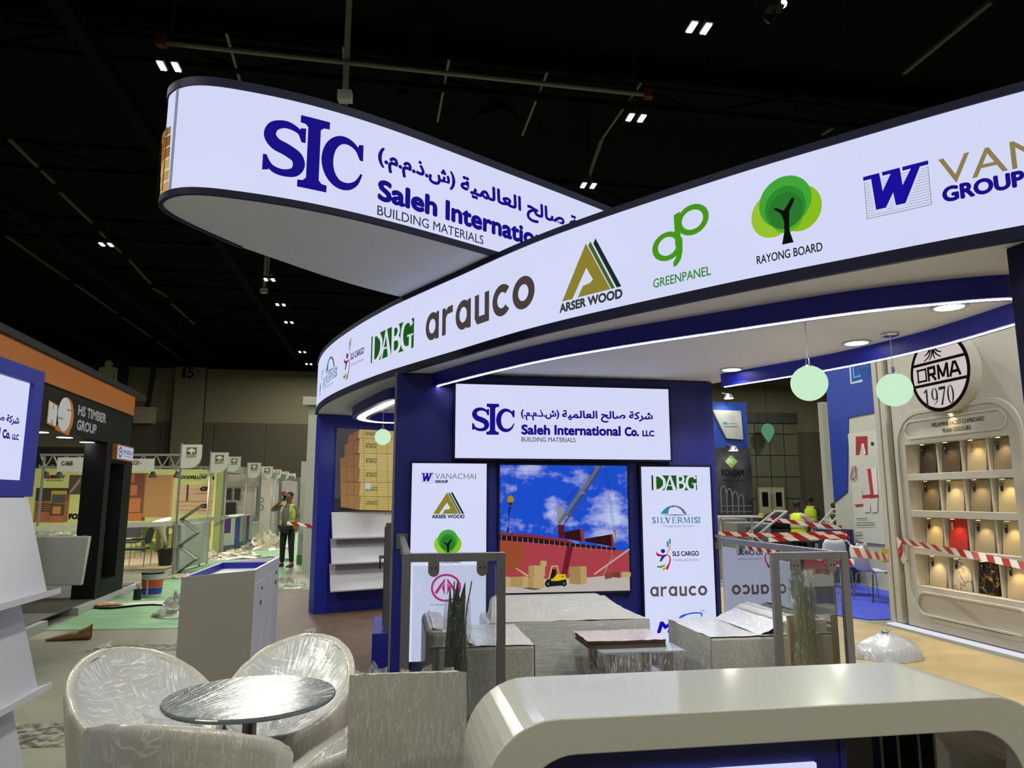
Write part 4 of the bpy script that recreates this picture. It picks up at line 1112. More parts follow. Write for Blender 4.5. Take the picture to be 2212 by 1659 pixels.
for i, (z1_, z0_) in enumerate(((1.40, 1.03), (1.035, 0.68), (0.685, 0.31))):
    m_ = MB(); x0, x1 = 0.195, 1.7
    # each shelf leans out at its foot and ends in a small lip
    m_.hexa([(x0, -0.13, z0_), (x1, -0.13, z0_), (x1, -0.112, z0_), (x0, -0.112, z0_), (x0, -0.035, z1_), (x1, -0.035, z1_), (x1, -0.017, z1_), (x0, -0.017, z1_)])
    sh = m_.build('display_shelf', M_WHITE, Lw)
    MB().hexa([(x0, -0.165, z0_ + 0.004), (x1, -0.165, z0_ + 0.004), (x1, -0.112, z0_ - 0.012), (x0, -0.112, z0_ - 0.012), (x0, -0.165, z0_ + 0.022), (x1, -0.165, z0_ + 0.022), (x1, -0.112, z0_ + 0.006), (x0, -0.112, z0_ + 0.006)]).build('shelf_lip', M_WHITE, sh)
    MB().box(x0 + 0.02, x1 - 0.02, -0.03, 0.0, z0_ + 0.02, z1_).build('shelf_bracket', mat('blue_paint'), sh)

# navy column at the right of the stand
tag(place(MB().box(0, 0.4, -0.12, 0.0, 0, 2.8).build('corner_column', M_NAVYD, bevel=0.004), at_z(2173, 538, 2.8) * 1.0, R(9.5)), 'dark navy square column carrying the curved fascia', 'column')
bpy.data.objects['corner_column'].location.z = 0.0
# ------------------------------------------------------------------ glass rails of the stand
M_ALU = mat('brushed_metal', '#76767a', 0.45, 0.6, var=0.06, vs=20)
M_GLASS = glass('clear_pane', '#f4f7f6', 0.0, 0.0, 0.05)
M_MIRROR = glass('reflective_pane', '#9fa7ac', 0.42, 0.0, 0.05)
M_CLIP = mat('pane_clip', '#8c8c88', 0.35, 0.8, var=0.04)
def clip_part(t, x, z, y, axis='x'):
    pts = [(x - 0.035, z + 0.02), (x - 0.035, z - 0.03)] + [(x + 0.035 * cos(R(a_)), z - 0.045 + 0.035 * sin(R(a_))) for a_ in range(180, 361, 20)] + [(x + 0.035, z + 0.02)]
    mb = MB().plate(pts[::-1], y - 0.012, y + 0.012)
    o = mb.build('pane_clip', M_CLIP, t)
    for s_ in (-1, 1):
        sc_ = MB().lathe([(0.006, -0.001), (0.006, 0.002), (0.001, 0.002)], 10, (0, 0, 0)).build('screw', mat('screw_dark', '#1a1a18', 0.4), o)
        sc_.rotation_euler = (pi / 2, 0, 0); sc_.location = (x + s_ * 0.014, y - 0.0125, z - 0.025)
def rail_frame(lab, s0, s1, d, zt, off=0.0):
    t = fthing(FW, 'glass_gate', lab, 'glass barrier', s0, d)
    wd = s1 - s0; b = 0.055
    MB().box(0, b, 0, 0.04, 0, zt).build('post', M_ALU, t, bevel=0.003); MB().box(wd - b, wd, 0, 0.04, 0, zt).build('post', M_ALU, t, bevel=0.003)
    MB().box(b, wd - b, 0, 0.04, zt - b, zt).build('top_bar', M_ALU, t, bevel=0.003)
    MB().box(b, wd - b, 0, 0.04, 0, 0.05).build('bottom_bar', M_ALU, t)
    MB().box(b + 0.015, wd - b - 0.01, 0.016, 0.024, 0.1, zt - b - 0.025).build('glass_pane', M_GLASS, t)
    for x in (wd * 0.3, wd * 0.77): clip_part(t, x, zt - b - 0.012, 0.005)
    for x in (wd * 0.3, wd * 0.77): MB().box(x - .03, x + .03, 0.0, 0.03, 0.05, 0.13).build('bottom_clip', M_CLIP, t)
rail_frame('grey metal gate with a clear pane before the left armchair', -0.01, 0.655, -2.2, 1.25)
rail_frame('grey metal gate with a clear pane before the right armchair', 2.60, 3.2, -2.06, 1.215)
def side_rail(lab, s, d0, zt, m):
    t = fthing(FW, 'side_rail', lab, 'glass barrier', s, d0)
    L_ = -d0
    MB().box(0, 0.045, 0.045, L_, zt - 0.05, zt).build('top_bar', M_ALU, t, bevel=0.003)
    MB().box(0.016, 0.024, 0.05, L_ - 0.14, 0.08, zt - 0.085).build('glass_pane', m, t)
    MB().box(-0.03, 0.075, L_ - 0.012, L_ + 0.0, zt - 0.12, zt + 0.02).build('wall_plate', M_CLIP, t)
    for k in (0.35, 0.75): MB().box(0.0, 0.04, L_ * k - .03, L_ * k + .03, zt - 0.13, zt - 0.05).build('pane_clip', M_CLIP, t)
    for k in (0.2, 0.8): MB().box(0.0, 0.04, L_ * k - .03, L_ * k + .03, 0.0, 0.1).build('floor_clip', M_CLIP, t)
side_rail('grey side rail with a streaked pane left of the logo wall', 0.0, -2.14, 1.25, M_GLASS)
side_rail('grey side rail with a mirroring pane right of the logo wall', 3.12, -2.01, 1.215, M_MIRROR)
# storeroom door standing open beside the left end of the logo wall
t = fthing(FW, 'cupboard_door', 'narrow grey framed door with hanging keys at the wall end', 'door', -0.13, 0.25)
MB().box(0.0, 0.05, 0, 0.6, 0.35, 1.36).build('door_leaf', M_ALU, t); MB().box(-0.012, 0, 0.02, 0.58, 0.4, 1.32).build('door_panel', mat('door_gloss', '#4c4c46', 0.2), t)
MB().box(-0.06, -0.01, 0.05, 0.08, 1.02, 1.05).build('lock', M_CLIP, t); MB().box(-0.055, -0.04, 0.055, 0.07, 0.92, 1.02).build('key', mat('key_black', '#101010', 0.4), t)
MB().box(-0.1, 0.06, -0.1, 0.9, 0.0, 0.35).build('door_plinth', mat('blue_paint'), t)

# ------------------------------------------------------------------ wrapped lounge furniture
FILM_A = film('film_sofa', '#9c9e98', '#eef0ee', 0, (4, 40, 60), 0.2, 0.32, 0.2)
FILM_B = film('film_armchair', '#979890', '#ecede8', 0, (45, 5, 30), 0.22, 0.35, 0.2, 0.7)
FILM_T = film('film_top', '#9fa1a1', '#f2f4f6', 0, (60, 5, 20), 0.18, 0.6, 0.35)
FILM_C = film('film_tub', '#b0aea4', '#f0f0ea', 0, (70, 70, 7), 0.22, 0.5, 0.25)
FILM_O = film('film_opening', '#b2b3b4', '#f8f8f6', 0, rough=0.18, amount=0.85, bump=0.4, radial=(0.26, 0.0))
FILM_X = film('film_loose', '#c8c8c4', '#ffffff', 0.8, (50, 8, 4), 0.15, 0.6, 0.4)
M_INK = mat('marker_ink', '#15151a', 0.6)
def soft(mb, name, m, t, bev=0.03): return mb.build(name, m, t, bevel=bev, seg=3)
def sheet(name, m, t, p00, p10, p11, p01, n=14, wob=0.006, sag=0.0):
    """a film sheet pulled between four corners"""
    rows = []
    for i in range(n + 1):
        a_ = Vector(p00).lerp(Vector(p01), i / n); b_ = Vector(p10).lerp(Vector(p11), i / n)
        rows.append([a_.lerp(b_, j / n) + Vector((0, 0, random.uniform(-wob, wob) - sag * 4 * (i / n) * (1 - i / n) * (0.4 + 0.6 * 4 * (j / n) * (1 - j / n)))) for j in range(n + 1)])
    return MB().grid(rows).build(name, m, t, smooth=True)
# sofa against the logo wall
t = fthing(FW, 'sofa', 'pale two seat sofa wrapped in film below the ship picture', 'sofa', 0.74, -0.74)
Wd = 1.42
soft(MB().box(0.16, Wd - 0.16, 0.0, 0.5, 0.12, 0.42), 'seat', FILM_A, t, 0.05)
soft(MB().hexa([(0.02, 0.46, 0.12), (Wd - 0.02, 0.46, 0.12), (Wd - 0.02, 0.66, 0.12), (0.02, 0.66, 0.12), (0.1, 0.5, 0.71), (Wd - 0.28, 0.5, 0.71), (Wd - 0.28, 0.66, 0.71), (0.1, 0.66, 0.71)]), 'backrest', FILM_A, t, 0.05)
for x in (0.0, Wd - 0.17): soft(MB().box(x, x + 0.17, 0.0, 0.64, 0.1, 0.56), 'armrest', FILM_A, t, 0.03)
sheet('stretch_film', FILM_A, t, (0.02, 0.02, 0.565), (Wd - 0.02, 0.02, 0.565), (Wd - 0.26, 0.5, 0.70), (0.1, 0.5, 0.70), 16, 0.004, 0.05)
sheet('film_front', FILM_A, t, (0.0, -0.012, 0.1), (Wd, -0.012, 0.1), (Wd - 0.01, -0.006, 0.565), (0.01, -0.006, 0.565), 16, 0.005)
for x in (0.06, Wd - 0.1): MB().box(x, x + 0.05, 0.05, 0.1, 0, 0.12).build('leg', M_CHROME, t); MB().box(x, x + 0.05, 0.55, 0.6, 0, 0.12).build('leg', M_CHROME, t)
a = Art(); a.text('SALEH', 0.6, 0.69, 0.675, 0.69, '#2a2a2c', 0.05); a.build('marker_writing', t, 0.49)
def armchair(lab, s, d, face):
    """arms run along the stand; face=+1 opens to the right"""
    t = fthing(FW, 'armchair', lab, 'armchair', s, d)
    w_, dp = 0.78, 0.86
    X = lambda x: x if face > 0 else w_ - x
    def bx(x0, x1, *r): return MB().box(min(X(x0), X(x1)), max(X(x0), X(x1)), *r)
    soft(bx(0.14, w_ - 0.02, 0.16, dp - 0.16, 0.1, 0.40), 'seat', FILM_B, t, 0.04)
    soft(bx(0.0, 0.17, 0.02, dp - 0.02, 0.1, 0.68), 'backrest', FILM_B, t, 0.05)
    soft(bx(0.08, w_, 0.0, 0.17, 0.08, 0.55), 'armrest', FILM_B, t, 0.02)
    soft(bx(0.08, w_, dp - 0.17, dp, 0.08, 0.55), 'armrest', FILM_B, t, 0.02)
    sheet('stretch_film', FILM_T, t, (X(0.02), 0.0, 0.56), (X(w_), 0.0, 0.556), (X(w_), dp, 0.556), (X(0.02), dp, 0.56), 14, 0.004, 0.012)
    sheet('film_slope', FILM_T, t, (X(0.05), 0.04, 0.69), (X(0.36), 0.02, 0.557), (X(0.36), dp - 0.02, 0.557), (X(0.05), dp - 0.04, 0.69), 10, 0.005, 0.0)
    sheet('film_front', FILM_B, t, (X(w_ + 0.004), 0.005, 0.09), (X(w_ + 0.004), dp - 0.005, 0.09), (X(w_ + 0.002), dp - 0.005, 0.552), (X(w_ + 0.002), 0.005, 0.552), 12, 0.003)
    for x in (0.1, w_ - 0.1):
        for y in (0.06, dp - 0.1): bx(x - .02, x + .02, y, y + 0.04, 0, 0.1).build('leg', M_CHROME, t)
    return t
armchair('film wrapped pale armchair behind the tall palm bundle', 0.18, -1.62, 1)
armchair('film wrapped pale armchair beside the mirroring glass rail', 2.33, -1.58, -1)
# coffee table with a stack of boards
t = fthing(FW, 'coffee_table', 'square glass coffee table with film hanging round its legs', 'table', 1.50, -1.49)
MB().box(0, 0.66, 0, 0.66, 0.438, 0.45).build('glass_top', mat('table_glass', '#7f8a8c', 0.08, var=0.03, coat=0.6), t)
MB().box(0.05, 0.61, 0.05, 0.61, 0.2, 0.21).build('lower_shelf', mat('shelf_glass', '#8f989a', 0.15, var=0.03), t)
for x in (0.06, 0.52):
    for y in (0.05, 0.55): MB().box(x, x + 0.06, y, y + 0.06, 0, 0.438).build('leg', mat('table_leg', '#4b4238', 0.35, 0.3), t)
for (a_, b_, c_, d_) in (((0, -0.005, 0.44), (0.66, -0.005, 0.44), (0.62, 0.02, 0.22), (0.04, 0.0, 0.2)), ((-0.008, 0.66, 0.44), (-0.008, 0, 0.44), (0.05, 0.02, 0.12), (0.03, 0.6, 0.14)), ((0.668, 0.0, 0.44), (0.668, 0.66, 0.44), (0.66, 0.62, 0.2), (0.66, 0.05, 0.16))):
    sheet('hanging_film', FILM_X, t, a_, b_, c_, d_, 10, 0.008)
t = fthing(FW, 'board_stack', 'stack of brown sample boards under film on the coffee table', 'boards', 1.44, -1.35)
for i in range(4):
    MB().box(0.01 * (i % 2), 0.62, 0.005 * (i % 3), 0.44, 0.451 + i * 0.014, 0.451 + i * 0.014 + 0.013).build('board', mat('board_edge', '#4d3c2c', 0.6, var=0.1), t)
sheet('stretch_film', film('film_boards', '#9a8f92', '#f0eef0', 0, (50, 5, 4), 0.18, 0.4, 0.2), t, (-0.01, -0.01, 0.51), (0.63, -0.01, 0.51), (0.63, 0.45, 0.51), (-0.01, 0.45, 0.51), 12, 0.003)

# ------------------------------------------------------------------ wrapped tub chairs and round table
def tub_mesh(rx=0.375, ry=0.37, hb=0.87, hf=0.47, n=40, power=1.15, thick=0.055):
    body, filmm = MB(), MB(); ph = [2 * pi * i / n for i in range(n)]
    def H_(f): return hf + (hb - hf) * ((1 - cos(f)) / 2) ** power
    def row(kx, zf, dz=0.0): return [(rx * kx(f) * cos(f), ry * kx(f) * sin(f), zf(f) + dz) for f in ph]
    back = lambda f: (1 - cos(f)) / 2
    rows = [row(lambda f: 0.02, lambda f: 0.12), row(lambda f: 0.6, lambda f: 0.12), row(lambda f: 0.72, lambda f: 0.16), row(lambda f: 0.86 + .02 * back(f), lambda f: 0.3), row(lambda f: 0.95 + .03 * back(f), lambda f: 0.3 + (H_(f) - 0.3) * .5),
            row(lambda f: 1.0 + .05 * back(f), lambda f: H_(f) - 0.03), row(lambda f: 1.0 + .05 * back(f), H_, 0.0), row(lambda f: 0.97 + .05 * back(f), H_, 0.018), row(lambda f: 0.91 + .05 * back(f), H_, 0.016), row(lambda f: 0.86 + .05 * back(f), H_, -0.005)]
    rows = [[(x + random.uniform(-.003, .003), y + random.uniform(-.003, .003), z + random.uniform(-.003, .003)) for x, y, z in r] for r in rows]
    body.grid(rows, closed=True)
    # film drawn tight across the opening, gathered at the front
    fr = []
    m_ = 9
    for i in range(m_ + 1):
        k_ = 1 - i / m_
        r_ = []
        for j, f in enumerate(ph):
            x = rx * 0.9 * cos(f) * k_ + 0.12 * (1 - k_); y = ry * 0.9 * sin(f) * k_
            zr = H_(f) - 0.002; zc = hf + (hb - hf) * 0.18
            sag = 0.10 * sin(pi * (1 - k_) * 0.5) * k_ * 1.6
            r_.append((x, y, zr * k_ + zc * (1 - k_) - sag + random.uniform(-.004, .004) * k_ + 0.004 * sin(f * 17) * k_ * (1 - k_) * 4))
        fr.append(r_)
    filmm.grid(fr, closed=True)
    return body, filmm
def tub_chair(lab, x, y, ang, hb=0.87, hf=0.47, rx=0.375, ry=0.37, power=1.15, writing=None):
    t = thing('tub_chair', lab, 'chair', (x, y, 0.01), ang)
    b, f = tub_mesh(rx, ry, hb, hf, power=power)
    b.build('shell', FILM_C, t, smooth=True); f.build('stretch_film', FILM_O, t, smooth=True)
    MB().lathe([(0.035, 0.02), (0.03, 0.12)], 14).build('pedestal', M_CHROME, t); MB().lathe([(0.23, 0.0), (0.23, 0.008), (0.05, 0.025), (0.035, 0.025)], 28).build('base_plate', M_CHROME, t)
    MB().add([(-rx * 0.9, -.05, hb + .01), (-rx * 0.95, .0, hb + .012), (-rx, .01, hb + .05), (-rx * 1.02, -.06, hb + .035)], [(0, 1, 2, 3)]).build('loose_film', FILM_X, t)
    if writing:
        o = Art(); o.text(writing, -0.04, 0.04, 0, 0.014, '#1a1a1e', 0.06); w_ = o.build('marker_writing', t, 0.0)
        w_.location = (-rx * 0.93, 0.0, hb + 0.021); w_.rotation_euler = (R(-60), 0, -pi / 2)
    return t
tub_chair('film wrapped tub chair left of the round table by the speckled floor patch', -1.69, 3.53, R(-28), 0.845, 0.50, 0.325, 0.335, writing='SALEH')
tub_chair('film wrapped tub chair behind the round table, next to the white counter', -1.15, 3.88, R(-97), 0.82, 0.47, 0.335, 0.325, writing='SALEH')
tub_chair('film wrapped tub chair with its back turned, in front of the round table', -1.15, 2.76, R(86), 0.86, 0.52, 0.33, 0.345, 0.9)
tub_chair('film wrapped tub chair squeezed between round table and square backed chair', -0.56, 3.0, R(172), 0.84, 0.52, 0.34, 0.32, 0.9)
t = thing('round_table', 'round glass table wrapped in film among the tub chairs', 'table', (-1.14, 3.31, 0.01), 0)
MB().lathe([(0.001, 0.72), (0.355, 0.72), (0.36, 0.726), (0.36, 0.734), (0.355, 0.738), (0.001, 0.738)], 48).build('glass_top', mat('grey_glass', '#565e62', 0.2, var=0.05, coat=0.3), t, smooth=False)
MB().lathe([(0.356, 0.7395), (0.2, 0.7405), (0.001, 0.741)], 48).build('stretch_film', film('film_table', '#646c70', '#eef2f4', 0.35, rough=0.1, amount=0.9, bump=0.2, radial=(-0.3, -0.6), fine=1.6), t)
MB().lathe([(0.25, 0.0), (0.25, 0.012), (0.04, 0.03), (0.03, 0.05), (0.03, 0.68), (0.09, 0.72)], 24).build('pedestal', M_CHROME, t, smooth=True)
# square backed wrapped chair
t = thing('high_chair', 'square backed chair wrapped in film next to the white counter arch', 'chair', (-0.36, 2.62, 0.01), R(12))
soft(MB().hexa([(-0.185, -0.03, 0.5), (0.185, -0.03, 0.5), (0.185, 0.04, 0.5), (-0.185, 0.04, 0.5), (-0.195, -0.07, 1.0), (0.185, -0.07, 0.995), (0.185, 0.0, 0.995), (-0.195, 0.0, 1.0)]), 'backrest', FILM_C, t, 0.022)
soft(MB().box(-0.2, 0.2, -0.03, 0.4, 0.46, 0.54), 'seat', FILM_C, t, 0.02)
sheet('stretch_film', FILM_C, t, (-0.2, -0.04, 0.45), (0.2, -0.04, 0.45), (0.192, -0.082, 1.005), (-0.2, -0.082, 1.012), 16, 0.004)
for x in (-0.17, 0.17):
    for y in (0.0, 0.36): MB().tube([(x, y, 0.0), (x, y, 0.48)], 0.014, 8).build('leg', M_CHROME, t)
for i in range(5): sheet('loose_film', FILM_X, t, (-0.19 + i * .075, -0.07, 1.0), (-0.15 + i * .075, -0.07, 1.0), (-0.15 + i * .075, -0.065, 1.015 + .012 * (i % 2)), (-0.18 + i * .075, -0.06, 1.018), 3, 0.004)
sheet('film_tuft', FILM_X, t, (-0.14, -0.04, 1.0), (-0.09, -0.03, 1.0), (-0.12, -0.03, 1.04), (-0.125, -0.03, 1.04), 4, 0.003)

# ------------------------------------------------------------------ white arch counter
FC = Frame((0.074, 1.91), U)
M_CNT = mat('counter_lacquer', '#b6b7ac', 0.35, var=0.02, vs=60, coat=0.7)
t = fthing(FC, 'arch_counter', 'white counter shaped as a rounded arch with a navy front', 'counter')
def rr(x0, x1, zt, r, c0, c1):
    """path up the left side, over the top and down the right side"""
    L_ = [(x0, 0.0)] + [(c0 - r * cos(R(a_)), zt - r + r * sin(R(a_))) for a_ in range(0, 91, 9)]
    Rr = [(c1 + r * sin(R(a_)), zt - r + r * cos(R(a_))) for a_ in range(0, 91, 9)] + [(x1, 0.0)]
    return L_ + Rr
Out = rr(-0.15, 1.48, 1.05, 0.19, 0.04, 1.29); In = rr(-0.06, 1.37, 0.962, 0.15, 0.09, 1.22)
D0, D1 = 0.0, 0.44
mb = MB()
fO = [(x, D0, z) for x, z in Out]; bO = [(x, D1, z) for x, z in Out]; fI = [(x, D0, z) for x, z in In]; bI = [(x, D1, z) for x, z in In]
mb.grid([fO, bO]); mb.grid([fI, fO]); mb.grid([bI, fI]); mb.grid([bO, bI]); 
for e in (0, -1): mb.quad(fO[e], bO[e], bI[e], fI[e])
mb.build('arch_shell', M_CNT, t, bevel=0.004, fix=True)
MB().plate([(-0.058, 0.02), (0.832, 0.02), (0.832, 0.96), (0.09, 0.96), (0.0, 0.93), (-0.05, 0.87)], 0.035, 0.06).build('front_panel', M_NAVY, t)
pn = MB().box(0.28, 0.755, 0.022, 0.035, 0.55, 0.899).build('sign_plate', M_FACE, t)
MB().box(0.832, 0.85, 0.03, 0.4, 0.0, 0.96).build('divider', M_NAVY, t)
gs = glass('edge_glass', '#dcebe4', 0.0, 0.0, 0.06); ge = mat('glass_edge', '#1f4a3e', 0.1)
for k_, x in enumerate((1905, 1941, 1986, 2020)):
    s_ = FC.hit(x, 1620, 0.12)[0]
    g = MB().box(s_ - 0.003, s_ + 0.003, 0.123, 0.42, 0.12, 0.958).build('glass_leaf', gs, t)
    MB().box(s_ - 0.004, s_ + 0.004, 0.12, 0.123, 0.12, 0.958).build('polished_edge', ge, g)
# ------------------------------------------------------------------ white box counter with a tray top
pA = at_z(392, 1247, 1.05)
FK = Frame((pA.x, pA.y), U)
t = fthing(FK, 'box_counter', 'grey white box counter with an empty blue lined tray top', 'counter')
M_BOXF = mat('counter_laminate', '#8f8d85', 0.5, var=0.03, vs=40); M_BOXW = mat('counter_white', '#c3c4cc', 0.45, var=0.03)
bw_, bd_, z0_, z1_ = 0.49, 1.18, 1.05, 1.09
th = 0.02
MB().hexa([(0, 0, 0), (bw_, 0, 0), (bw_, th, 0), (0, th, 0), (0, 0, z0_), (bw_, 0, z1_), (bw_, th, z1_), (0, th, z0_)]).build('front_panel', M_BOXF, t)
MB().hexa([(0, bd_ - th, 0), (bw_, bd_ - th, 0), (bw_, bd_, 0), (0, bd_, 0), (0, bd_ - th, z0_), (bw_, bd_ - th, z1_), (bw_, bd_, z1_), (0, bd_, z0_)]).build('back_panel', M_BOXW, t)
MB().box(0, th, th, bd_ - th, 0, z0_).build('side_panel', M_BOXW, t); sd = MB().box(bw_ - th, bw_, th, bd_ - th, 0, z1_).build('side_panel', M_BOXW, t)
MB().box(th, bw_ - th, th, bd_ - th, 0.98, 1.0).build('tray_floor', M_BOXW, t)
for r in ((th, th + .004, th, bd_ - th, 1.0, z0_ - .002), (bw_ - th - .004, bw_ - th, th, bd_ - th, 1.0, z1_ - .002), (th, bw_ - th, bd_ - th - .004, bd_ - th, 1.0, z0_), (th, bw_ - th, th, th + .004, 1.0, z0_)):
    MB().box(*r).build('blue_lining', mat('tray_blue', '#20259c', 0.45), t)
for (y0, y1) in ((0.03, 0.36), (0.42, 0.7), (0.76, 1.14)): MB().box(bw_, bw_ + 0.006, y0, y1, 0.05, z1_ - 0.1).build('door_panel', M_BOXW, sd)
for y, z, r in ((0.3, 0.93, 0.012), (0.28, 0.83, 0.018), (0.98, 0.98, 0.014), (0.97, 0.9, 0.02)):
    o = MB().lathe([(r, 0), (r, 0.006), (0.001, 0.006)], 14).build('cable_hole', mat('hole_dark', '#0c0c0e', 0.7), sd); o.rotation_euler = (0, pi / 2, 0); o.location = (bw_ + 0.004, y, z)

# ------------------------------------------------------------------ brochure unit beside the camera
pe = at_y(98, 805, 2.8)
FU = Frame((pe.x, pe.y), WV)
t = fthing(FU, 'brochure_unit', 'tall blue brochure unit with a lit sign and tilted white shelves', 'display unit', 0, 0.02)
ztop = pe.z
MB().box(-1.6, -0.004, 0.012, 0.16, 0, ztop).build('unit_body', mat('blue_paint'), t, bevel=0.003)
x1 = FU.hit(74.6, 828.8)[0]; zt = FU.hit(74.6, 829)[1]; zb = FU.hit(54, 1038)[1]
lt = MB().box(-1.3, x1, -0.004, 0.012, zb, zt).build('lit_sign', M_FACE, t)
mbf = MB(); mbf.box(-1.6, x1 - 1.3 - x1, -0.02, 0.012, zb - 0.06, ztop); mbf.box(x1, 0, -0.02, 0.012, zb - 0.06, ztop); mbf.box(-1.3, x1, -0.02, 0.012, zt, ztop); mbf.box(-1.3, x1, -0.02, 0.012, zb - 0.06, zb)
mbf.build('sign_frame', mat('blue_paint'), lt)
sR = FU.hit(48, 945)[0]; zL1 = FU.hit(48, 937)[1]; zL0 = FU.hit(46, 950)[1]
sQ = FU.hit(13, 945)[0]; wl = (sR - sQ) / 282.0 * 1672; kz = 0.62 * wl / 1672.0
ztx = FU.hit(40, 900)[1] + kz * 120
zL0 = FU.hit(44, 951)[1]; zA = FU.hit(40, 899)[1]; kz = (zA - zL0) / (486 - 266.0)
a = Art(True, 0.92, 0.0006); a.mapped(emb_lockup(mark=False), sR - wl, sR, zL0 - kz * 62, zL0 - kz * 62 + kz * 328); a.build('printed_logo', lt, -0.0045)
sh_ = FU.hit(66, 1085, -0.02)[0]
zs = [FU.hit(66, 1075, -0.02)[1], FU.hit(90, 1290, -0.13)[1], FU.hit(72, 1502, -0.13)[1]]
dz = zs[1] - zs[2]
tops = [zs[0], zs[1] + 0.01, zs[2] + 0.01]; bots = [zs[1], zs[2], zs[2] - dz]
for i in range(3):
    z1_, z0_ = tops[i], bots[i]; xa, xb = -1.5, sh_ - 0.03 * i * 0
    s_ = MB().hexa([(xa, -0.13, z0_), (xb, -0.13, z0_), (xb, -0.115, z0_), (xa, -0.115, z0_), (xa, -0.03, z1_), (xb, -0.03, z1_), (xb, -0.015, z1_), (xa, -0.015, z1_)]).build('display_shelf', M_WHITE, t)
    MB().hexa([(xa, -0.17, z0_ + 0.0), (xb + 0.012, -0.17, z0_ + 0.0), (xb + 0.012, -0.115, z0_ - 0.014), (xa, -0.115, z0_ - 0.014), (xa, -0.17, z0_ + 0.022), (xb + 0.012, -0.17, z0_ + 0.022), (xb + 0.012, -0.115, z0_ + 0.006), (xa, -0.115, z0_ + 0.006)]).build('shelf_lip', M_WHITE, s_)
    MB().box(xa, xb - 0.1, -0.02, 0.0125, z0_ + 0.02, z1_ - 0.02).build('shelf_bracket', mat('blue_paint'), s_)

# ------------------------------------------------------------------ wrapped plants, wrapped bundle
M_LEAF = mat('palm_leaf', '#46562e', 0.4, var=0.35, vs=14); M_LEAF2 = mat('palm_leaf_dark', '#3a482a', 0.45, var=0.3, vs=14)
def plant(lab, x, y, h, r0, r1, tips, lean=0.0, sleeve_top=0.93, paper=False, base='#4a4a42'):
    t = thing('wrapped_plant', lab, 'plant', (x, y, 0.0), R(9.5))
    MB().lathe([(0.085, 0.0), (0.1, 0.02), (0.105, 0.16), (0.09, 0.165), (0.001, 0.16)], 18).build('pot', mat('pot_dark', '#34342f', 0.6), t, smooth=False)
    for i in range(tips):
        f = 2 * pi * i / tips + 0.4; ht = h * random.uniform(0.86, 1.0); k_ = 0.75 * r1 * (0.5 + 0.5 * (i % 2))
        pts = [Vector((r0 * .3 * cos(f), r0 * .3 * sin(f), 0.15)), Vector((r0 * .7 * cos(f), r0 * .7 * sin(f), h * .4)), Vector((k_ * cos(f), k_ * sin(f), h * .75)), Vector((k_ * 1.3 * cos(f) + lean, k_ * 1.3 * sin(f), ht))]
        P = spline(pts, 5); rows = [[], [], []]
        for j, p in enumerate(P):
            u_ = j / (len(P) - 1); wv = 0.034 * (1 - u_ ** 5) * (0.6 + .4 * min(1, u_ * 4)) + 0.001
            sd_ = Vector((-sin(f), cos(f), 0)); rows[0].append(p - sd_ * wv); rows[1].append(p + Vector((cos(f), sin(f), 0)) * 0.008); rows[2].append(p + sd_ * wv)
        MB().grid(rows).build('leaf', M_LEAF if i % 3 else M_LEAF2, t, smooth=True)
    n = 22; rows = []
    for j in range(15):
        u_ = j / 14; rr_ = r0 * (1 - u_) + r1 * u_ + 0.012 * sin(u_ * 9)
        rows.append([((rr_ + random.uniform(-.008, .008)) * cos(2 * pi * i / n) + lean * u_ * .3, (rr_ + random.uniform(-.008, .008)) * sin(2 * pi * i / n), 0.02 + u_ * h * sleeve_top) for i in range(n)])
    MB().grid(rows, closed=True).build('film_sleeve', film('film_sleeve', '#7c7e74', '#eef2ea', 0.86, (50, 50, 4), 0.15, 0.8, 0.4), t, smooth=True)
    if paper:
        rows = [[(0.125 * cos(R(f)), 0.125 * sin(R(f)), z) for f in range(20, 200, 20)] for z in (0.02, 0.35, 0.72)]
        MB().grid(rows).build('brown_paper', mat('kraft_paper', '#8d6f4e', 0.8), t)
    return t
p = FW.w(0.36, -2.0); plant('tall palm bundle with spear tips wrapped in film before the left armchair', p.x, p.y, 1.06, 0.1, 0.075, 10, 0.02, 0.86)
p = FW.w(2.955, -1.83); plant('leafy plant wrapped in cloudy film and brown paper near the right gate', p.x, p.y, 1.05, 0.115, 0.08, 11, -0.02, 1.0, True)
t = thing('wrapped_bundle', 'soft bundle wrapped in creased bubble film lying on the tan aisle', 'bundle', (3.85, 7.62, 0.005), R(15))
rows = []; n = 30
for i in range(12):
    u_ = i / 11
    rows.append([((0.37 * (1 - u_ ** 1.6) * (1 + .12 * sin(3 * f)) - .08 * u_) * cos(f) - .06 * u_ + random.uniform(-.008, .008), 0.25 * (1 - u_ ** 1.6) * (1 + .1 * sin(2 * f)) * sin(f) + random.uniform(-.008, .008), 0.002 if i == 0 else 0.03 + 0.24 * u_ ** .75 + .02 * sin(5 * f) * (1 - u_) + random.uniform(-.008, .008)) for f in [2 * pi * j / n for j in range(n)]])
MB().grid(rows, closed=True).build('bundle', film('film_bundle', '#b0b4ba', '#f6f8fa', 0, (40, 5, 8), 0.2, 0.7, 0.5), t, smooth=True)
MB().tube([(-0.36, 0, 0.05), (-0.42, 0.01, 0.03), (-0.46, -0.02, 0.02)], [0.05, 0.025, 0.008], 8).build('film_tail', FILM_X, t)
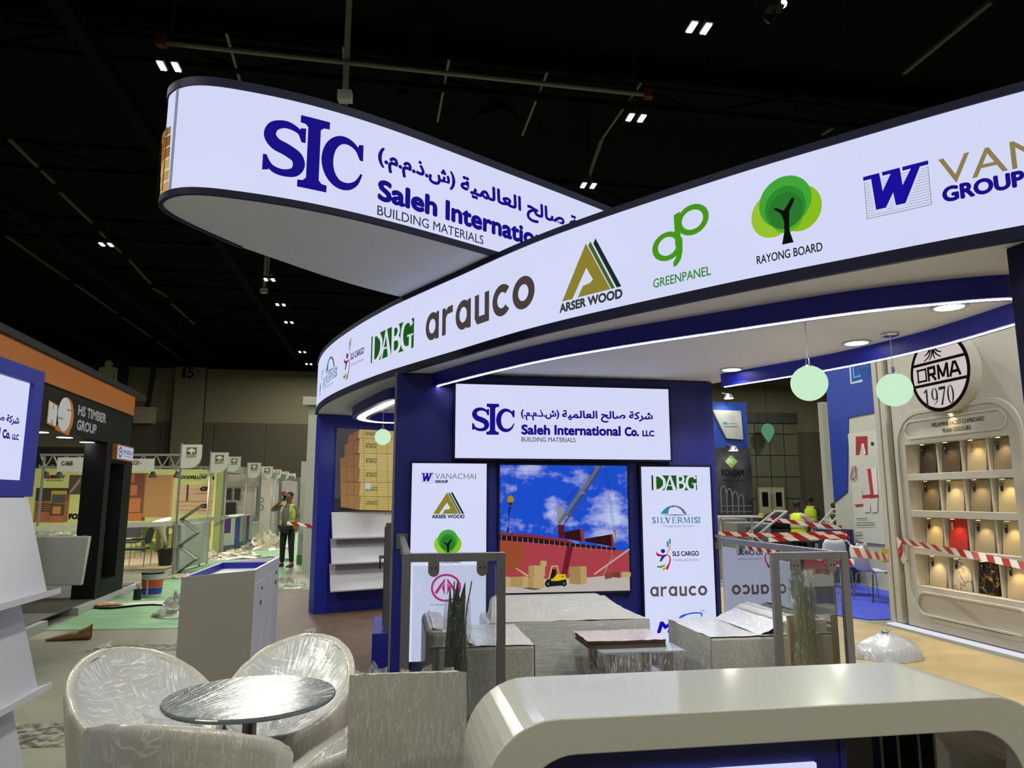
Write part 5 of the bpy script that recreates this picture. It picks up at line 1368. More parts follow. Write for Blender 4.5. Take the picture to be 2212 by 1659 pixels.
# ------------------------------------------------------------------ wall of lit board samples
M_OW = mat('sample_wall_white', '#c6c4be', 0.6, var=0.03, vs=3)
M_OB = mat('sample_wall_beige', '#a39580', 0.6, var=0.03)
t = fthing(FO, 'sample_wall', 'cream moulded wall with four lit rows of board samples', 'exhibition wall')
S0, S1 = 0.5, 2.05
ZR = [(1.89, 2.25), (1.45, 1.81), (1.01, 1.37), (0.56, 0.93)]
MB().box(0.3, S0, 0.0, 0.35, 0.07, 4.2).build('left_pier', M_OW, t, bevel=0.006)
MB().box(S1, 3.4, 0.0, 0.35, 0.07, 4.2).build('right_pier', M_OW, t)
MB().box(S0, S1, 0.0, 0.35, 2.25, 4.2).build('upper_panel', M_OW, t)
MB().box(S0, S1, 0.0, 0.35, 0.07, 0.56).build('lower_panel', M_OW, t)
MB().box(S0, S1, 0.2, 0.35, 0.56, 2.25).build('niche_back', M_OW, t)
for i in range(3): MB().box(S0, S1, 0.0, 0.2, ZR[i + 1][1], ZR[i][0]).build('shelf', M_OW, t, bevel=0.004)
for a_ in (0.0, 0.12): MB().box(a_, a_ + 0.09, -0.02, 0.4, 0.07, 4.2).build('corner_post', M_OW, t, bevel=0.005)
MB().box(0.0, 0.3, 0.06, 0.4, 0.07, 4.2).build('recessed_strip', M_OB, t)
MB().box(0.0, 3.4, 0.05, 0.4, 0.0, 0.07).build('toe_board', mat('toe_wood', '#7a6040', 0.6), t)
pl = MB().box(-0.02, 3.4, -0.08, 0.05, 0.0, 0.03).build('light_plinth', M_OW, t)
MB().box(0.0, 3.4, -0.075, 0.045, 0.03, 0.045).build('light_strip', glow('plinth_light', '#e6eaf8', 0.95), pl)
def moulding(x0, x1, z0, z1, r, w_, dp, name, m, y=0.0):
    pth = []
    for cx, cz, a0 in ((x1 - r, z1 - r, 0), (x0 + r, z1 - r, 90), (x0 + r, z0 + r, 180), (x1 - r, z0 + r, 270)):
        pth += [(cx + r * cos(R(a0 + a_)), cz + r * sin(R(a0 + a_))) for a_ in range(0, 91, 10)]
    n = len(pth); mb = MB(); rows = [[], [], [], []]
    cx, cz = (x0 + x1) / 2, (z0 + z1) / 2
    for (x, z) in pth:
        d_ = Vector((cx - x, cz - z)); d_ = Vector((math.copysign(min(1, abs(d_.x)), d_.x), math.copysign(min(1, abs(d_.y)), d_.y)))
        ix, iz = x + w_ * (1 if x < cx else -1) * (0.7 if abs(x - cx) > 0.01 else 0), z + w_ * (1 if z < cz else -1) * 0.7
        rows[0].append((x, y, z)); rows[1].append((x * .995 + cx * .005, y - dp, z * .995 + cz * .005)); rows[2].append((ix, y - dp, iz)); rows[3].append((ix, y, iz))
    mb.grid(rows, closed=True)
    return mb.build(name, m, t)
moulding(0.34, 2.24, 0.16, 2.66, 0.38, 0.07, 0.02, 'arched_moulding', M_OW)
moulding(0.52, 2.06, 2.31, 2.54, 0.11, 0.03, 0.02, 'title_moulding', M_OW)
moulding(0.5, 2.1, 0.22, 0.5, 0.13, 0.03, 0.03, 'tray_moulding', M_OW)
def wl(px): return FO.hit(*px)
a = Art()
p0, p1 = wl((2014, 925)), wl((2126, 897)); a.text('MELAMINE FACED CHIPBOARD', p0[0], p1[0], 2.425, 2.475, '#2f2a20', 0.03)
p0, p1 = wl((2037, 930)), wl((2097, 918)); a.text('PLAIN COLOURS', p0[0], p1[0], 2.345, 2.395, '#2f2a20', 0.03)
a.build('lettering', t, -0.002)
M_WARM = glow('warm_puck', '#ffdf9a', 9.0)
def puck(x, y, z, w_=1.6, sp=105, tilt=0.0):
    o = MB().lathe([(0.034, 0.0), (0.034, -0.01), (0.026, -0.012), (0.001, -0.012)], 18, (x, y, z)).build('spot_rim', M_CHROME, t)
    MB().lathe([(0.024, -0.0135), (0.001, -0.014)], 16, (x, y, z)).build('spot_lens', M_WARM, o)
    lamp('sample_spot', 'SPOT', (x, y, z - 0.02), w_, (1, 0.72, 0.32), 0.02, rot=(tilt, 0, 0), spot=sp, parent=t)
puck(1.32, -0.035, 2.56, 3.0, 110, 0.2)
MB().box(1.26, 1.38, -0.06, 0.0, 2.555, 2.575).build('spot_bracket', M_OW, t)
cols = [['#33281c', '#4a3a28', '#b5aa8a', '#857a6a'], ['#6c5f4a', '#bfb498', '#8f846c', '#c4b896'], ['#bcae8c', '#b01c12', '#a8a08c', '#c0b698'], ['#c8c0ae', '#d6d2c8', '#14120f', '#cbbfa6']]
nm = [['near black', 'dark brown', 'sand', 'taupe'], ['umber', 'ivory', 'khaki', 'cream'], ['straw', 'red', 'stone grey', 'linen'], ['chalk', 'white marble', 'black marble', 'pale beige']]
rown = ['top', 'second', 'third', 'bottom']
def marble(name, base, vein, sc=3.0):
    m = mat(name, base, 0.25, var=0.0); N, Lk = m.node_tree.nodes, m.node_tree.links
    tc = N.new('ShaderNodeTexCoord'); n = N.new('ShaderNodeTexNoise'); n.inputs['Scale'].default_value = sc; n.inputs['Detail'].default_value = 6; n.inputs['Distortion'].default_value = 1.2
    Lk.new(tc.outputs['Object'], n.inputs['Vector'])
    rp = N.new('ShaderNodeValToRGB'); e = rp.color_ramp.elements
    e[0].position, e[0].color = 0.47, C(base); e[1].position, e[1].color = 0.53, C(base); k_ = e.new(0.5); k_.color = C(vein)
    Lk.new(n.outputs['Fac'], rp.inputs[0]); Lk.new(rp.outputs[0], N['Principled BSDF'].inputs['Base Color']); return m
for r in range(4):
    z0, z1 = ZR[r]
    for c_ in range(4):
        x = 0.70 + 0.375 * c_
        b = fthing(FO, 'sample_board', '%s sample board with a %s tag, %s lit row of the cream wall' % (nm[r][c_], 'pale' if (r, c_) in ((0, 2), (2, 1)) else 'black', rown[r]), 'board', x, 0.0, 0, 'sample boards in the lit rows')
        m_ = marble('white_marble', '#cfcabf', '#77726a') if (r, c_) == (3, 1) else marble('black_marble', '#100e0c', '#8a7040', 7) if (r, c_) == (3, 2) else mat('board_%d%d' % (r, c_), cols[r][c_], 0.45, var=0.05, vs=60)
        h_ = z1 - z0
        MB().hexa([(-0.135, 0.12, z0 + 0.001), (0.135, 0.12, z0 + 0.001), (0.135, 0.138, z0 + 0.001), (-0.135, 0.138, z0 + 0.001), (-0.135, 0.16, z1 - 0.01), (0.135, 0.16, z1 - 0.01), (0.135, 0.178, z1 - 0.01), (-0.135, 0.178, z1 - 0.01)]).build('board', m_, b, bevel=0.002)
        k0 = (z1 - 0.045 - z0) / h_; dy = 0.12 + 0.04 * (k0 - .12)
        pts = [(-0.105, z1 - 0.05), (-0.105, z1 - 0.12)] + [(-0.0875 + 0.0175 * cos(R(q_)), z1 - 0.125 + 0.0175 * sin(R(q_))) for q_ in range(180, 361, 30)] + [(-0.07, z1 - 0.05)]
        tg = MB().plate(pts[::-1], dy - 0.008, dy - 0.004).build('name_tag', mat('tag_pale', '#b0a78c', 0.5) if (r, c_) in ((0, 2), (2, 1)) else mat('tag_black', '#141210', 0.5), b)
        MB().box(-0.095, -0.08, dy - 0.009, dy - 0.008, z1 - 0.08, z1 - 0.06).build('tag_print', mat('tag_print', '#d8d0bc', 0.5), tg)
        if c_ < 4: MB().box(x - 0.18 - 0.025, x - 0.18 + 0.005, 0.12, 0.2, z0, z1).build('niche_divider', M_OW, t)
        puck(x + 0.02, 0.06, z1, 3.2, 95, 0.1)
# oval sign
cl_, cr_ = FO.hit(1966, 800, -.141)[0], FO.hit(2097, 800, -.141)[0]; zlow = FO.hit(2030, 890, -.141)[1]
c = ((cl_ + cr_) / 2, FO.hit(2031, 803, -.141)[1]); ovl = fthing(FO, 'oval_sign', 'lit oval maker sign with a black rim and a tree emblem above the samples', 'sign')
rx, rz = (cr_ - cl_) / 2, c[1] - zlow
n = 48; el = lambda kx, kz: [(c[0] + kx * cos(2 * pi * i / n), c[1] + kz * sin(2 * pi * i / n)) for i in range(n)]
MB().plate(el(rx, rz), -0.14, 0.0).build('sign_body', M_OW, ovl)
a = Art(True, 0.9, 0.0008)
a.poly(el(rx, rz), '#14120f'); a.poly(el(rx - 0.045, rz - 0.045), '#d8c8ca')
bk = '#14120f'
for z in (0.13, -0.12): 
    xx = (rx - 0.03) * math.sqrt(max(0, 1 - (z / rz) ** 2)); a.rect(c[0] - xx, c[0] + xx, c[1] + z - 0.017, c[1] + z + 0.017, bk)
# square built letters O R M A
zb_, zt_ = c[1] - 0.085, c[1] + 0.085; lw = 0.034
def Lr(pts): a.stroke(pts, lw, bk)
x = c[0] - 0.33; a.stroke([(x + .0, zb_ + lw / 2), (x + .13, zb_ + lw / 2), (x + .13, zt_ - lw / 2), (x + .0, zt_ - lw / 2)], lw, bk, closed=True)
for p_ in ((x + .0, zb_ + lw / 2), (x + .13, zb_ + lw / 2), (x + .13, zt_ - lw / 2), (x + .0, zt_ - lw / 2)): a.disc(p_[0], p_[1], lw / 2, lw / 2, bk, 12)
x = c[0] - 0.155; Lr([(x, zb_), (x, zt_)]); Lr([(x, zt_ - lw / 2), (x + .1, zt_ - lw / 2)]); Lr([(x, c[1] - .01), (x + .1, c[1] - .01)]); Lr([(x + .1, zt_), (x + .1, c[1] - .025)]); Lr([(x + .05, c[1] - .01), (x + .115, zb_)])
x = c[0] + 0.005; Lr([(x, zb_), (x, zt_)]); Lr([(x + .14, zb_), (x + .14, zt_)]); Lr([(x, zt_), (x + .07, zb_ + .02)]); Lr([(x + .14, zt_), (x + .07, zb_ + .02)])
x = c[0] + 0.18; Lr([(x, zb_), (x + .065, zt_)]); Lr([(x + .15, zb_), (x + .085, zt_)]); Lr([(x + .03, c[1] - .03), (x + .12, c[1] - .03)]); Lr([(x + .05, zt_ - lw / 2), (x + .1, zt_ - lw / 2)])
# 1970 in roman figures
zb_, zt_ = c[1] - 0.385, c[1] - 0.175; gk = '#123524'; h_ = zt_ - zb_
def ov(x, z, rx_, rz_, th_): 
    a.layer += 1; vs = []
    for i in range(25):
        f = 2 * pi * i / 24; vs += [(x + rx_ * cos(f), z + rz_ * sin(f)), (x + rx_ * (1 - th_) * cos(f), z + (rz_ - 0.008) * sin(f))]
    a.raw(vs, [(2 * i, 2 * i + 1, 2 * i + 3, 2 * i + 2) for i in range(24)], gk)
x = c[0] - 0.2; a.rect(x - .014, x + .014, zb_, zt_, gk); a.rect(x - .04, x + .04, zb_, zb_ + .01, gk); a.poly([(x - .014, zt_), (x - .045, zt_ - .03), (x - .045, zt_ - .045), (x - .014, zt_ - .03)], gk)
x = c[0] - 0.075; ov(x, zt_ - h_ * .34, .05, h_ * .34, .5); a.stroke(sm([(x + .04, zt_ - h_ * .35), (x + .03, zb_ + h_ * .25), (x - .03, zb_ + .008)]), [.026, .026, .024, .022, .02, .016, .014, .012, .01, .008, .006, .005, .005], gk)
x = c[0] + 0.045; a.rect(x - .05, x + .055, zt_ - .035, zt_, gk); a.poly([(x + .035, zt_ - .03), (x + .055, zt_ - .02), (x - .0, zb_), (x - .03, zb_)], gk)
x = c[0] + 0.17; ov(x, (zb_ + zt_) / 2, .05, h_ / 2, .5)
# tree roots emblem
zt0 = c[1] + 0.155
for pts in ([(-.14, 0.0), (-.06, .04), (-.03, .10), (-.02, .24)], [(.13, .01), (.07, .05), (.03, .11), (.02, .24)], [(-.05, 0), (0, .07), (.0, .2)], [(.04, .0), (.02, .07), (.03, .2)], [(-.12, .06), (-.05, .1), (-.02, .2)], [(.15, .06), (.07, .1), (.02, .2)]):
    P_ = sm([(c[0] - 0.05 + x_, zt0 + z_) for x_, z_ in pts]); a.stroke(P_, [0.012 + 0.02 * i / len(P_) for i in range(len(P_))], bk)
for k_ in range(1): a.poly([(c[0] - 0.05 - .15 + k_ * .03, zt0 + .19 + k_ * .04), (c[0] - 0.05 + .15 - k_ * .03, zt0 + .19 + k_ * .04), (c[0] - .05, zt0 + .25 + k_ * .04)], bk)
a.build('sign_face', ovl, -0.141)

# red and white barrier tape
def tape_mat():
    m = bpy.data.materials.new('barrier_tape'); m.use_nodes = True; N, Lk = m.node_tree.nodes, m.node_tree.links; b = N['Principled BSDF']
    uv = N.new('ShaderNodeAttribute'); uv.attribute_name = 'run'
    ad = N.new('ShaderNodeMath'); ad.operation = 'FRACT'; Lk.new(uv.outputs['Fac'], ad.inputs[0])
    gt = N.new('ShaderNodeMath'); gt.operation = 'GREATER_THAN'; gt.inputs[1].default_value = 0.5; Lk.new(ad.outputs[0], gt.inputs[0])
    mx = N.new('ShaderNodeMix'); mx.data_type = 'RGBA'; mx.inputs['A'].default_value = C('#e4e4e0'); mx.inputs['B'].default_value = C('#b3151d')
    Lk.new(gt.outputs[0], mx.inputs['Factor']); Lk.new(mx.outputs['Result'], b.inputs['Base Color']); b.inputs['Roughness'].default_value = 0.35
    return m
M_TAPE = tape_mat()
def tape(lab, pts, wd=0.07, rep=0.2, twist=0.0, group=None, sag=0.0):
    P = [Vector(p) for p in pts]
    Q = []
    for i in range(len(P) - 1):
        n_ = max(2, int((P[i + 1] - P[i]).length / 0.03))
        for j in range(n_): Q.append(P[i].lerp(P[i + 1], j / n_))
    Q.append(P[-1]); vs = []; run = []; acc = 0.0; L_ = sum((Q[i + 1] - Q[i]).length for i in range(len(Q) - 1))
    for i, p in enumerate(Q):
        if i: acc += (Q[i] - Q[i - 1]).length
        u_ = acc / L_; z = -sag * 4 * u_ * (1 - u_); an = twist * sin(u_ * 7)
        d_ = (Q[min(i + 1, len(Q) - 1)] - Q[max(i - 1, 0)]).normalized(); sd_ = d_.cross(Vector((0, 0, 1)))
        sd_ = sd_.normalized() if sd_.length > .1 else Vector((1, 0, 0))
        up = sd_.cross(d_).normalized(); w_ = (up * cos(an) + sd_ * sin(an)) * wd / 2
        vs += [p + w_ + Vector((0, 0, z)), p - w_ + Vector((0, 0, z))]; run += [acc / rep + 0.35, acc / rep]
    me = bpy.data.meshes.new('barrier_tape'); me.from_pydata(vs, [], [(2 * i, 2 * i + 1, 2 * i + 3, 2 * i + 2) for i in range(len(Q) - 1)])
    at = me.attributes.new('run', 'FLOAT', 'POINT'); at.data.foreach_set('value', run); me.materials.append(M_TAPE)
    o = bpy.data.objects.new('barrier_tape', me); COL.objects.link(o); tag(o, lab, 'tape', group); return o
q0 = FO.w(FO.hit(1937, 1166, -0.05)[0], -0.05, FO.hit(1937, 1166, -0.05)[1]); e_ = FO.hit(2212, 1222, -0.3)
tape('red and white tape slung across the lit rows of board samples', [q0, FO.w(e_[0], -0.3, e_[1]), FO.w(e_[0] + 0.5, -0.4, e_[1] - 0.02)], 0.075, 0.22, 0.5)
tape('short end of red and white tape dangling from the cream wall corner', [q0 + Vector((0.0, -0.05, 0.0)), FO.w(FO.hit(1948, 1195, -0.05)[0], -0.06, FO.hit(1948, 1195, -0.05)[1]), FO.w(FO.hit(1956, 1215, -0.05)[0], -0.05, FO.hit(1956, 1215, -0.05)[1])], 0.09, 0.22)
# ------------------------------------------------------------------ orange and black timber stand
M_HB = mat('stand_black', '#0a0b0e', 0.6, var=0.06, spec=.25); M_HO = mat('stand_orange', '#a35c18', 0.6, var=0.04)
t = fthing(FH, 'timber_stand', 'black timber company stand with an orange band and downlit canopy', 'exhibition stand')
MB().box(-6, 1.97, 0.0, 0.5, 2.44, 3.3).build('fascia', M_HB, t)
MB().box(-6, 1.94, -0.03, 0.0, 2.98, 3.31).build('orange_band', M_HO, t)
MB().box(-6, 2.5, -0.06, 1.2, 3.31, 3.4).build('roof_cap', M_HB, t)
MB().box(-6, 2.0, 0.5, 3.2, 2.44, 2.5).build('canopy', M_HB, t)
MB().box(0.82, 1.05, 0.0, 0.32, 0.1, 2.44).build('column', M_HB, t, bevel=0.005)
MB().box(1.05, 1.75, 0.22, 0.32, 0.1, 2.44).build('showcase_back', M_HB, t)
MB().box(1.75, 2.2, 0.0, 0.32, 0.1, 2.44).build('column', M_HB, t, bevel=0.005)
MB().box(1.05, 1.75, 0.0, 0.22, 0.1, 0.35).build('showcase_sill', M_HB, t); MB().box(1.05, 1.75, 0.0, 0.22, 2.15, 2.44).build('showcase_head', M_HB, t)
MB().box(1.07, 1.1, 0.17, 0.2, 0.4, 2.1).build('light_strip', glow('showcase_light', '#fff6d8', 2.0), t)
for i, (z0, z1) in enumerate(((1.62, 2.08), (1.15, 1.5), (0.7, 1.05), (0.38, 0.62))):
    a = Art(); a.rect(1.2, 1.66, z0, z1, '#4a5258' if i == 0 else '#8a8a86')
    if i == 0:
        for k_ in range(6): a.rect(1.22 + .07 * k_, 1.27 + .07 * k_, z0 + .03, z0 + .12 + .03 * (k_ % 3), '#20262a')
    else: a.rect(1.23, 1.63, z1 - .06, z1 - .03, '#b08a5c'); a.disc(1.43, (z0 + z1) / 2 - .02, .09, .08, '#a89a5c')
    a.build('poster', t, 0.218)
MB().box(-4.5, -1.05, -0.06, 3.2, 0.0, 0.1).build('plinth', mat('plinth_white', '#a8aaa6', 0.5), t); MB().box(0.0, 3.0, -0.06, 3.2, 0.0, 0.1).build('plinth', mat('plinth_white'), t)
MB().box(-1.05, 0.0, 0.3, 3.2, 0.0, 0.1).build('plinth', mat('plinth_white'), t); MB().box(-4.5, 3.0, 0.02, 3.2, 0.1, 0.115).build('deck', floor_mat('grey_deck', '#4a4640', '#625d54', 2, 0.5, streak=(1, 6, 1)), t)
MB().box(-2.2, -1.95, 0.0, 0.3, 0.115, 2.44).build('column', M_HB, t)
a = Art(); Tx = lambda x, y: FH.hit(x, y, -0.005)
g0, g1 = Tx(168, 899), Tx(230, 899)
a.text('HS TIMBER', g0[0], g1[0], 2.715, 2.86, '#c9ccd2', 0.12); a.text('GROUP', g0[0], Tx(209, 920)[0], 2.515, 2.66, '#c9ccd2', 0.12)
x0, x1 = Tx(102, 890)[0], Tx(160, 890)[0]; X = lambda k_: x0 + (x1 - x0) * k_
a.disc(X(.7), 2.66, (x1 - x0) * .3, 0.24, '#b8671e', 30); a.poly([(X(0), 2.5), (X(.35), 2.47), (X(.35), 2.76), (X(.0), 2.79)], '#b8671e'); a.poly([(X(.3), 2.45), (X(.85), 2.41), (X(.98), 2.6), (X(.6), 2.7)], '#b8671e')
a.disc(X(.62), 2.67, (x1 - x0) * .26, 0.22, '#c3c8d2', 30)
a.poly([(X(.02), 2.515), (X(.33), 2.49), (X(.33), 2.745), (X(.02), 2.775)], '#c3c8d2')
for x_, z_, l_ in ((.16, 2.69, .06), (.16, 2.5, .06)): a.rect(X(x_), X(x_) + .03, z_, z_ + l_, '#b8671e')
a.rect(X(.68), X(.9), 2.735, 2.75, '#b8671e'); a.rect(X(.38), X(.56), 2.6, 2.615, '#b8671e')
a.build('lettering', t, -0.003)
for x, y in ((92, 932), (145, 945), (193, 954)):
    s_, _ = FH.hit(x, y, 0.25)
    o = MB().lathe([(0.1, -0.004), (0.001, -0.005)], 20, (s_, 0.28, 2.44)).build('downlight', M_DOWN, t)
    lamp('canopy_light', 'SPOT', (s_, 0.28, 2.41), 6, (1, 0.97, 0.9), 0.08, spot=120, parent=t)
s0, zb = FH.hit(242, 990, -0.02); s1, zt = FH.hit(279, 968, -0.02)
ps = fthing(FH, 'maker_sign', 'small white lit maker sign on the black timber stand', 'sign'); 
MB().box(1.06, 1.95, -0.07, 0.0, 2.2, 2.44).build('sign_box', mat('sign_rim', '#a8683c', 0.5), ps)
a = Art(True, 0.75); a.rect(1.08, 1.93, 2.22, 2.42, '#c8cbd4'); a.ring(1.22, 2.32, .08, .07, .025, '#24407c', 20); a.disc(1.22, 2.33, .03, .02, '#24407c', 12); a.text('PINERA', 1.36, 1.88, 2.3, 2.37, '#3c6aa8', 0.06); a.rect(1.38, 1.86, 2.265, 2.275, '#7a8498'); a.build('sign_face', ps, -0.071)
# wrapped white chest inside it
t = thing('wrapped_chest', 'white chest on a splayed leg wrapped in film inside the timber stand', 'chest', at_z(128, 1296, 0.115), FH.rz + R(-96))
MB().hexa([(-0.75, 0, 0.2), (0.3, 0, 0.2), (0.22, 0.5, 0.2), (-0.7, 0.5, 0.2), (-0.82, -0.04, 0.92), (0.36, -0.04, 0.92), (0.3, 0.55, 0.92), (-0.75, 0.55, 0.92)]).build('body', film('film_chest', '#cdd0ca', '#eef0ea', 0, (40, 10, 5), 0.2, 0.5, 0.2), t, bevel=0.02)
for x in (-0.6, 0.15): MB().lathe([(0.015, 0.0), (0.035, 0.2)], 10, (x, 0.12, 0)).build('leg', mat('leg_white', '#a8a8a2', 0.5), t)
sheet('loose_film', FILM_X, t, (-0.7, 0.0, 0.93), (0.3, 0.0, 0.93), (0.25, 0.5, 0.98), (-0.7, 0.5, 0.96), 10, 0.03)

# ------------------------------------------------------------------ shell scheme booths down the aisle
M_LIME = mat('lime_wall', '#c0c87c', 0.7, var=0.05, vs=1); M_SHELL = mat('shell_white', '#b6b7ae', 0.6, var=0.04); M_POST = mat('shell_post', '#9a9c98', 0.35, 0.5)
pG = at_z(478, 1193, 0)
FG = Frame((pG.x, pG.y), U)
t = fthing(FG, 'lime_booth', 'lime green shell booth with lumber posters and a lattice header', 'booth')
MB().box(-7.5, 0.0, 0.0, 0.08, 0, 2.45).build('back_wall', M_LIME, t)
MB().box(-0.06, 0.0, -1.2, 0.0, 0, 2.45).build('side_wall', M_LIME, t)
a = Art(); qg = lambda x, y: FG.hit(x, y, -0.02)
def pr(x0, y0, x1, y1, col): (s0, z1), (s1, z0) = qg(x0, y0), qg(x1, y1); a.rect(s0, s1, z0, z1, col); return s0, s1, z0, z1
def tx(s, x0, y0, x1, y1, col, b=0.1, sh=0.0): (s0, z1), (s1, z0) = qg(x0, y0), qg(x1, y1); a.text(s, s0, s1, z0, z1, col, b, sh)
pr(313, 1025, 370, 1118, '#bb8f5c')
for k_ in range(9): pr(315 + k_ * 6, 1027, 316.6 + k_ * 6, 1116, '#a97c4a')
a.build('poster', t, -.002); a = Art()
pr(276, 1022, 312, 1125, '#6a3a24'); pr(280, 1048, 295, 1070, '#b0683c'); pr(277, 1076, 302, 1106, '#b46c3e'); pr(276, 1108, 305, 1125, '#b46a2c'); pr(278, 1024, 290, 1042, '#a8603a')
a.build('poster', t, -.002); a = Art()
tx('GOODFELLOW', 384, 1027, 447, 1035, '#15160f', 0.14, 0.2); pr(404, 1037, 444, 1037.8, '#c07830')
tx('G', 458, 1027, 474, 1037, '#15160f', 0.2, 0.3)
a.build('poster', t, -.002); a = Art()
pr(380, 1047, 471, 1111, '#c9a982')
for y in (1056, 1066, 1082, 1083.5, 1092, 1102): pr(380, y, 471, y + 0.9, '#a17c58')
for y in (1051, 1088): tx('G', 432, y, 449, y + 10, '#3c2c22', 0.25, 0.2); pr(425, y + 14, 446, y + 15.5, '#8c6a50')
pr(404, 1047, 405.5, 1082, '#2a1a12')
a.build('poster', t, -.002); a = Art()
# wood scene low on the wall
pr(298, 1133, 382, 1206, '#8f9c2c')
random.seed(11)
for k_ in range(40): (s_, z_) = qg(random.uniform(302, 378), random.uniform(1136, 1200)); a.disc(s_, z_, random.uniform(.05, .14), random.uniform(.04, .1), random.choice(['#c8c84c', '#6f8a24', '#a4b03a', '#53701e', '#d8cc78']), 10)
for x in (309, 340, 356, 374): pr(x, 1133, x + 5, 1203, '#4a4a22')
a.build('poster', t, -.002); a = Art()
pr(447, 1125, 464, 1162, '#b8603c')
for k_ in range(9): pr(447, 1128 + k_ * 4.1, 464, 1128.7 + k_ * 4.1, '#d9c8b0')
a.build('poster', t, -.002); a = Art()
pr(444, 1168, 462, 1192, '#c9cabc'); tx('Proud of', 447, 1178, 455, 1182, '#3a3a30', 0.0)
# posters behind the left opening
a.build('poster', t, -.002); a = Art()
pr(78, 1054, 145, 1128, '#8a6238'); pr(78, 1054, 145, 1082, '#3c3026')
for k_ in range(4): pr(78, 1088 + k_ * 5, 118, 1090 + k_ * 5, '#3a2618')
pr(111, 1060, 142, 1086, '#b09a30'); pr(112, 1068, 141, 1086, '#4a4c4c'); pr(109, 1089, 137, 1115, '#5c3a24'); pr(114, 1094, 130, 1110, '#b08454')
pr(80, 1108, 95, 1128, '#a8603c'); pr(108, 1114, 135, 1128, '#a8603c')
a.build('poster', t, -.002); a = Art()
pr(150, 1026, 175, 1068, '#4c4238'); (s0, z0), (s1, z1) = qg(151, 1060), qg(174, 1030); a.poly([(s0, z0), (s1, z1), (s1, z1 - .15), (s0, z0 - .1)], '#8f8578')
a.build('poster', t, -.002); a = Art()
(s0, z1), (s1, z0) = qg(90, 1026), qg(141, 1034); a.poly([(s0, z0), (s0 + .15, z1), (s1, z1), (s1 - .15, z0)], '#b01c1c'); tx('ABATON', 94, 1026, 138, 1033, '#1a0c0c', 0.2); tx('ON TOP OF HARDWOODS', 99, 1036, 135, 1039, '#2c3020', 0.05)
a.build('poster', t, -.002); a = Art()
tx('FOX', 148, 1109, 178, 1122, '#20260f', 0.2)
a.build('poster', t, -0.002)
MB().box(-7.5, 0.0, -5.5, -0.1, 0.0, 0.04).build('booth_deck', floor_mat('pale_boards', '#8a7a5c', '#a39272', 2, 0.5, streak=(1, 5, 1)), t)
# lattice header over the booth front
def lattice(par, p, q_, h=0.28, n=14, m=M_POST):
    p, q_ = Vector(p), Vector(q_); up = Vector((0, 0, h))
    for a_, b_ in ((p, q_), (p + up, q_ + up)): MB().bar(a_, b_, 0.05).build('chord', m, par)
    for i in range(n):
        u_, v_ = p.lerp(q_, i / n), p.lerp(q_, (i + 1) / n)
        (MB().bar(u_, v_ + up, 0.025) if i % 2 else MB().bar(u_ + up, v_, 0.025)).build('lattice_bar', m, par)
lt = thing('lattice_header', 'grey lattice header with booth number boards above the lime booth', 'truss', (0, 0, 0))
yH = 16.6
pa, pb = at_y(84, 1015, yH), at_y(392, 1010, yH); zz = 2.3
lattice(lt, (pa.x, yH, zz), (pb.x, yH, zz), 0.28, 22)
for (x0, x1, y0, y1, s_, tx0, tx1, ty0, ty1) in ((123, 185, 988, 1019, 'C-06B', 132, 158, 996, 1006), (278, 333, 991, 1018, 'LCO -', 284, 306, 995, 1004)):
    A_, B_ = at_y(x0, y1, yH - 0.1), at_y(x1, y0, yH - 0.1)
    bd = MB().box(A_.x, B_.x, yH - 0.12, yH - 0.06, A_.z, B_.z).build('number_board', M_SHELL, lt)
    A_, B_ = at_y(tx0, ty1, yH - 0.12), at_y(tx1, ty0, yH - 0.12); a = Art(); a.text(s_, A_.x, B_.x, A_.z, B_.z, '#23241f', 0.08); a.build('lettering', bd, yH - 0.121)
for x in (pa.x + .1,): MB().box(x - .02, x + .02, yH - .02, yH + .02, 0.04, 2.6).build('post', M_POST, lt)
for x in (100, 128, 330, 383):
    A_ = at_y(x, 1030, yH + .3); o = MB().lathe([(0.04, 0.12), (0.09, 0.0), (0.085, -0.02), (0.001, -0.02)], 12, (A_.x, yH + .3, A_.z)).build('arm_lamp', mat('lamp_grey', '#4c4e4c', 0.5), lt)
    lamp('arm_light', 'SPOT', (A_.x, yH + .3, A_.z - .05), 110, (1, 0.97, 0.82), 0.1, rot=(R(42), 0, 0), spot=120, parent=lt)
    MB().bar((A_.x, yH + .3, A_.z + .1), (A_.x, yH, 2.35), 0.02).build('lamp_arm', M_POST, lt)

